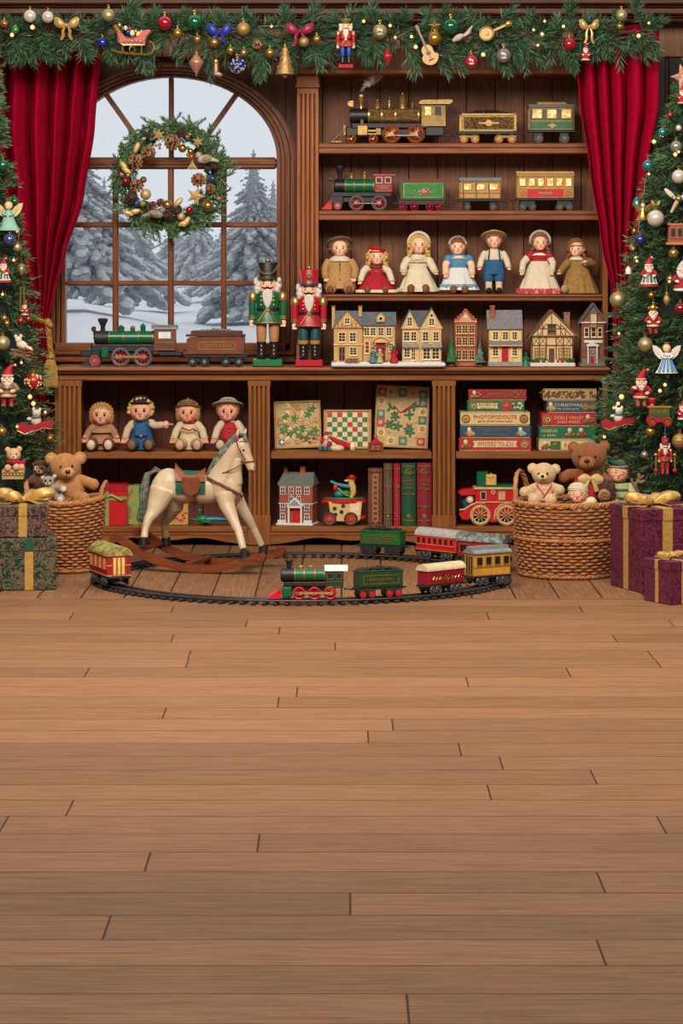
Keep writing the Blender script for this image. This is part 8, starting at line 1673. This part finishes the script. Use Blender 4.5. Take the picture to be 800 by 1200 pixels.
t=O('star_topper','pinkish wooden star at the top of the tree, cut by the picture edge','star',801,90,H_,GRT); b=t.p('star',mat('#a5745c',.6,0,.25,40,hex2='#c9a089')); b.star((0,0,0),16,7,4,b.m,5,PI/2+.3); t.done()
osanta('santa ornament in a red hat right under the star',799,112,24,H_,GRT,trim=mat('#c9a878',.6))
obow('gold ribbon bow above the large pearl bauble',768,240,6,9,mat('#b0904f',.4,.3,.15,70),H_,GRT)
# ---- string lights
def lights(label,pts,hg):
    t0=pts[0]; t=T('string_lights',label,'string lights',t0[0],hg(*t0[:2]),row=t0[1]); r0=Vector(t.loc); W=[]
    for p in pts:
        y=hg(p[0],p[1])-.012; W.append(Vector((X(p[0],y),y,Z(p[1],y)))-r0)
    for v,p in zip(W,pts):
        b=t.p('bulb',GLOWB); q=v/t.u; b.ell(tuple(q),((p[2] if len(p)>2 else 2.0)*.8,)*3,GLOWB,10,7); b.cyl(tuple(q+Vector((0,.5,1.5))),tuple(q+Vector((0,1,4))),.9,None,DKGREEN,7)
    b=t.p('wire',DKGREEN); pts_=[]
    for i in range(len(W)-1):
        for k in range(6): f=k/6; p=W[i].lerp(W[i+1],f); pts_.append(tuple((p+Vector((0,.085,-.02*sin(PI*f)+.01)))/t.u))
    pts_.append(tuple((W[-1]+Vector((0,.085,.01)))/t.u)); b.tube(pts_,.45,DKGREEN,4); return t.done()
GLOWB=mat('#ffc070',.3,0,.02,10,emis=1.0)
lights('warm string lights threaded through the garland',[(14,41,3),(38,32,3.4),(318,31),(426,25,2.4),(457,30,2.4),(463,44),(482,43,2.4),(487,55,3),(566,64,3),(625,35),(635,40,2.6),(638,25),(660,31,2.4),(630,53),(748,42,3),(760,27)],hangG)
lights('warm string lights on the tree by the tied curtain',[(20,271),(16,305),(3,345),(25,425),(35,465,3.2),(39,473,3.2),(53,483,2),(20,500)],hangL)
lights('warm string lights on the tree beside the bookcase',[(766,166,3),(791,181,3),(760,204),(745,302),(746,306),(784,330,2),(725,391,2),(773,458,2.6),(779,451,2.6),(728,465,3.6),(724,473,2.6),(719,478),(708,512,2.4),(795,178)],hangR)
# ================= wreath on the window
YW2=.265; t=T('wreath','round fir wreath with pinecones, stars and little birds hanging on the window','wreath',200,YW2,row=206); r0=Vector(t.loc)
def wp(px,row,y=-11): return (px-200,y,206-row)
R=random.Random(12)
for px,row,r,m in ((202.5,166,9.4,CONE),(175,180,8.4,CONE),(157,190,9.4,CONE),(160,216,8.4,CONE),(155,232,8,CONED),(233,210,8.4,CONE),(246,221,6.2,CONE),(212,155,5.8,CONED),(179,240,5,mat('#7a2c22',.6)),(188,237,5,mat('#7a2c22',.6)),(196,253,6.8,CONED),(208,247,6.8,CONED),(243,198,4.2,CONED),(252,196,4.6,CONED),(173,158,4.4,CONED)):
    b=t.p('pinecone',m); pinecone(b,wp(px,row,-12),r*1.1,m,1,(R.uniform(-.4,.4),-1,R.uniform(-.3,.5)))
GL2=mat('#c9aa74',.45,.35,.2,90); 
for px,row,r,n in ((187,159,8.4,6),(232.5,167,7.6,6),(229.7,230,11.5,5),(226,195,7.5,3)): b=t.p('gold_star',GL2); b.star(wp(px,row,-15),r,r*.42,2.2,GL2,n,PI/2 if n!=5 else 1.2)
for px,row,r,m in ((214.5,174.5,4.4,OG),(224,178,3.4,OG),(221,174,2,glass('#1f8a3a')),(225,184,2.6,glass('#b5572a')),(221,182,2,OG),(197,240.5,5.2,OG),(171.7,228,5.8,GL2),(244,241.5,6,OG),(151,206,3.2,OG),(143.5,205,2.4,OPINK),(222.5,246,3.8,ORED),(148,212.5,3.8,ORED),(168,239,3.2,mat('#8a8a3a',.4)),(161,239,3.6,glass('#2c3f7a')),(249.6,210,3.8,glass('#2c4a7a')),(188,170,1.8,OG),(184,171,1.6,OG),(188,174,1.6,OG),(220,161,2,OPINK),(223,158,2,OPINK),(169,211,3.6,mat('#7a5238',.6)),(213,254,4,GL2),(257,233,2.6,OPINK)): b=t.p('bauble',m); b.ell(wp(px,row,-14),r*1.12,m,12,8)
for px,row,a in ((161,173.5,1.2),(146,195,2.2),(149,200,2.5),(210,237,.8),(219,260,1.0),(216,262,.3),(159,248,.2),(151,250,-.3)): b=t.p('gold_leaf',GL2); b.ell(wp(px,row,-14),(7,2,3.4),GL2,10,6,(0,-a,0)); b.tube([wp(px-5*cos(a),row+5*sin(a),-15.5),wp(px+6*cos(a),row-6*sin(a),-15.5)],.5,GL2,4)
for px,row,f,m in ((241,187,-1,mat('#b9aa97',.6)),(184,251,1,mat('#8f867c',.6,0,.2,60))):
    b=t.p('bird',m); c=wp(px,row,-18); b.ell(c,(9,5,5),m,14,9,(0,.2*f,0)); b.ell((c[0]+f*7.5,c[1]-.5,c[2]+4.5),(3.8,3.5,3.6),m,10,7); b.tube([(c[0]-f*6,c[1],c[2]),(c[0]-f*16,c[1],c[2]-2.4)],[3,1.4],m,8); b.ell((c[0]-f*2,c[1]-4,c[2]+.5),(6.4,1.4,3),mat('#8a7a68',.6),10,6,(0,.3*f,0)); b.cyl((c[0]+f*10.6,c[1]-.6,c[2]+4.4),(c[0]+f*13.4,c[1]-.8,c[2]+4),.9,.2,mat('#5a4a3a',.5),6); b.ell((c[0]+f*8.4,c[1]-3.6,c[2]+5.2),.6,EYE,6,4)
wob=t.done(); sp=[]
for i in range(430):
    a=R.uniform(0,2*PI); rr=R.uniform(44,62); sw=R.choice([1,1,-1]); d=Vector((cos(a),0,sin(a)))*R.uniform(-.45,1.0)+Vector((-sin(a),0,cos(a)))*sw*R.uniform(.4,1); d.y=R.uniform(-.35,.15); L=R.uniform(13,23)
    if d.x*cos(a)+d.z*sin(a)<0: L*=.65
    sp.append((tuple(r0+Vector((rr*cos(a),R.uniform(-1,7),rr*sin(a)))*t.u),tuple(d),L*t.u))
needles('foliage',sp,NEEDW,wob,per=36,nl=8.5,wd=.65,u=t.u,spread=.72)
b=MB(m=TWIG); b.ring((0,7*t.u,0),50*t.u,3*t.u,TWIG,40); b.build('hoop',wob,1)
# ================= curtain tieback
t=T('curtain_tieback','gold braided rope tieback with a large tassel on the velvet window curtain','tieback',57,-.055,row=378); RP=mat('#a57c34',.5,.3,.25,90,.3); c=t.p('rope',RP)
for ph in (0,PI*2/3,PI*4/3):
    pts=[(-25+27*q,-18*sin(PI*min(q*1.05,1))-2+1.3*cos(q*26+ph),14-16*q**.8+1.6*sin(q*26+ph)) for q in [k/40 for k in range(41)]]; c.tube(pts,1.7,RP,6)
    pts=[(0+4*q+1.9*cos(q*18+ph),-10+1.6*sin(q*18+ph),-2-36*q) for q in [k/30 for k in range(31)]]; c.tube(pts,1.9,RP,6)
k=t.p('knot',RP); k.ell((0,-11,0),(5,5,5.5),RP,12,8); k.ell((3,-12,-3),(4,4,4),RP,10,7)
a=t.p('tassel',RP); a.lathe((3,-9,-40),[(3,4),(5.5,2),(5.8,-1),(4,-3)],RP,14); TS=mat('#a8823c',.6,.2,.25,120)
for i in range(70): q=2*PI*i/70; r1=R.uniform(.5,1); a.tube([(3+4*r1*cos(q),-9+4*r1*sin(q),-42),(3+7.5*r1*cos(q),-9+6*r1*sin(q),-52),(3+8.6*r1*cos(q)+R.uniform(-.5,.5),-9+6.5*r1*sin(q),-74+R.uniform(-2,1))],.75,TS,4)
t.done()
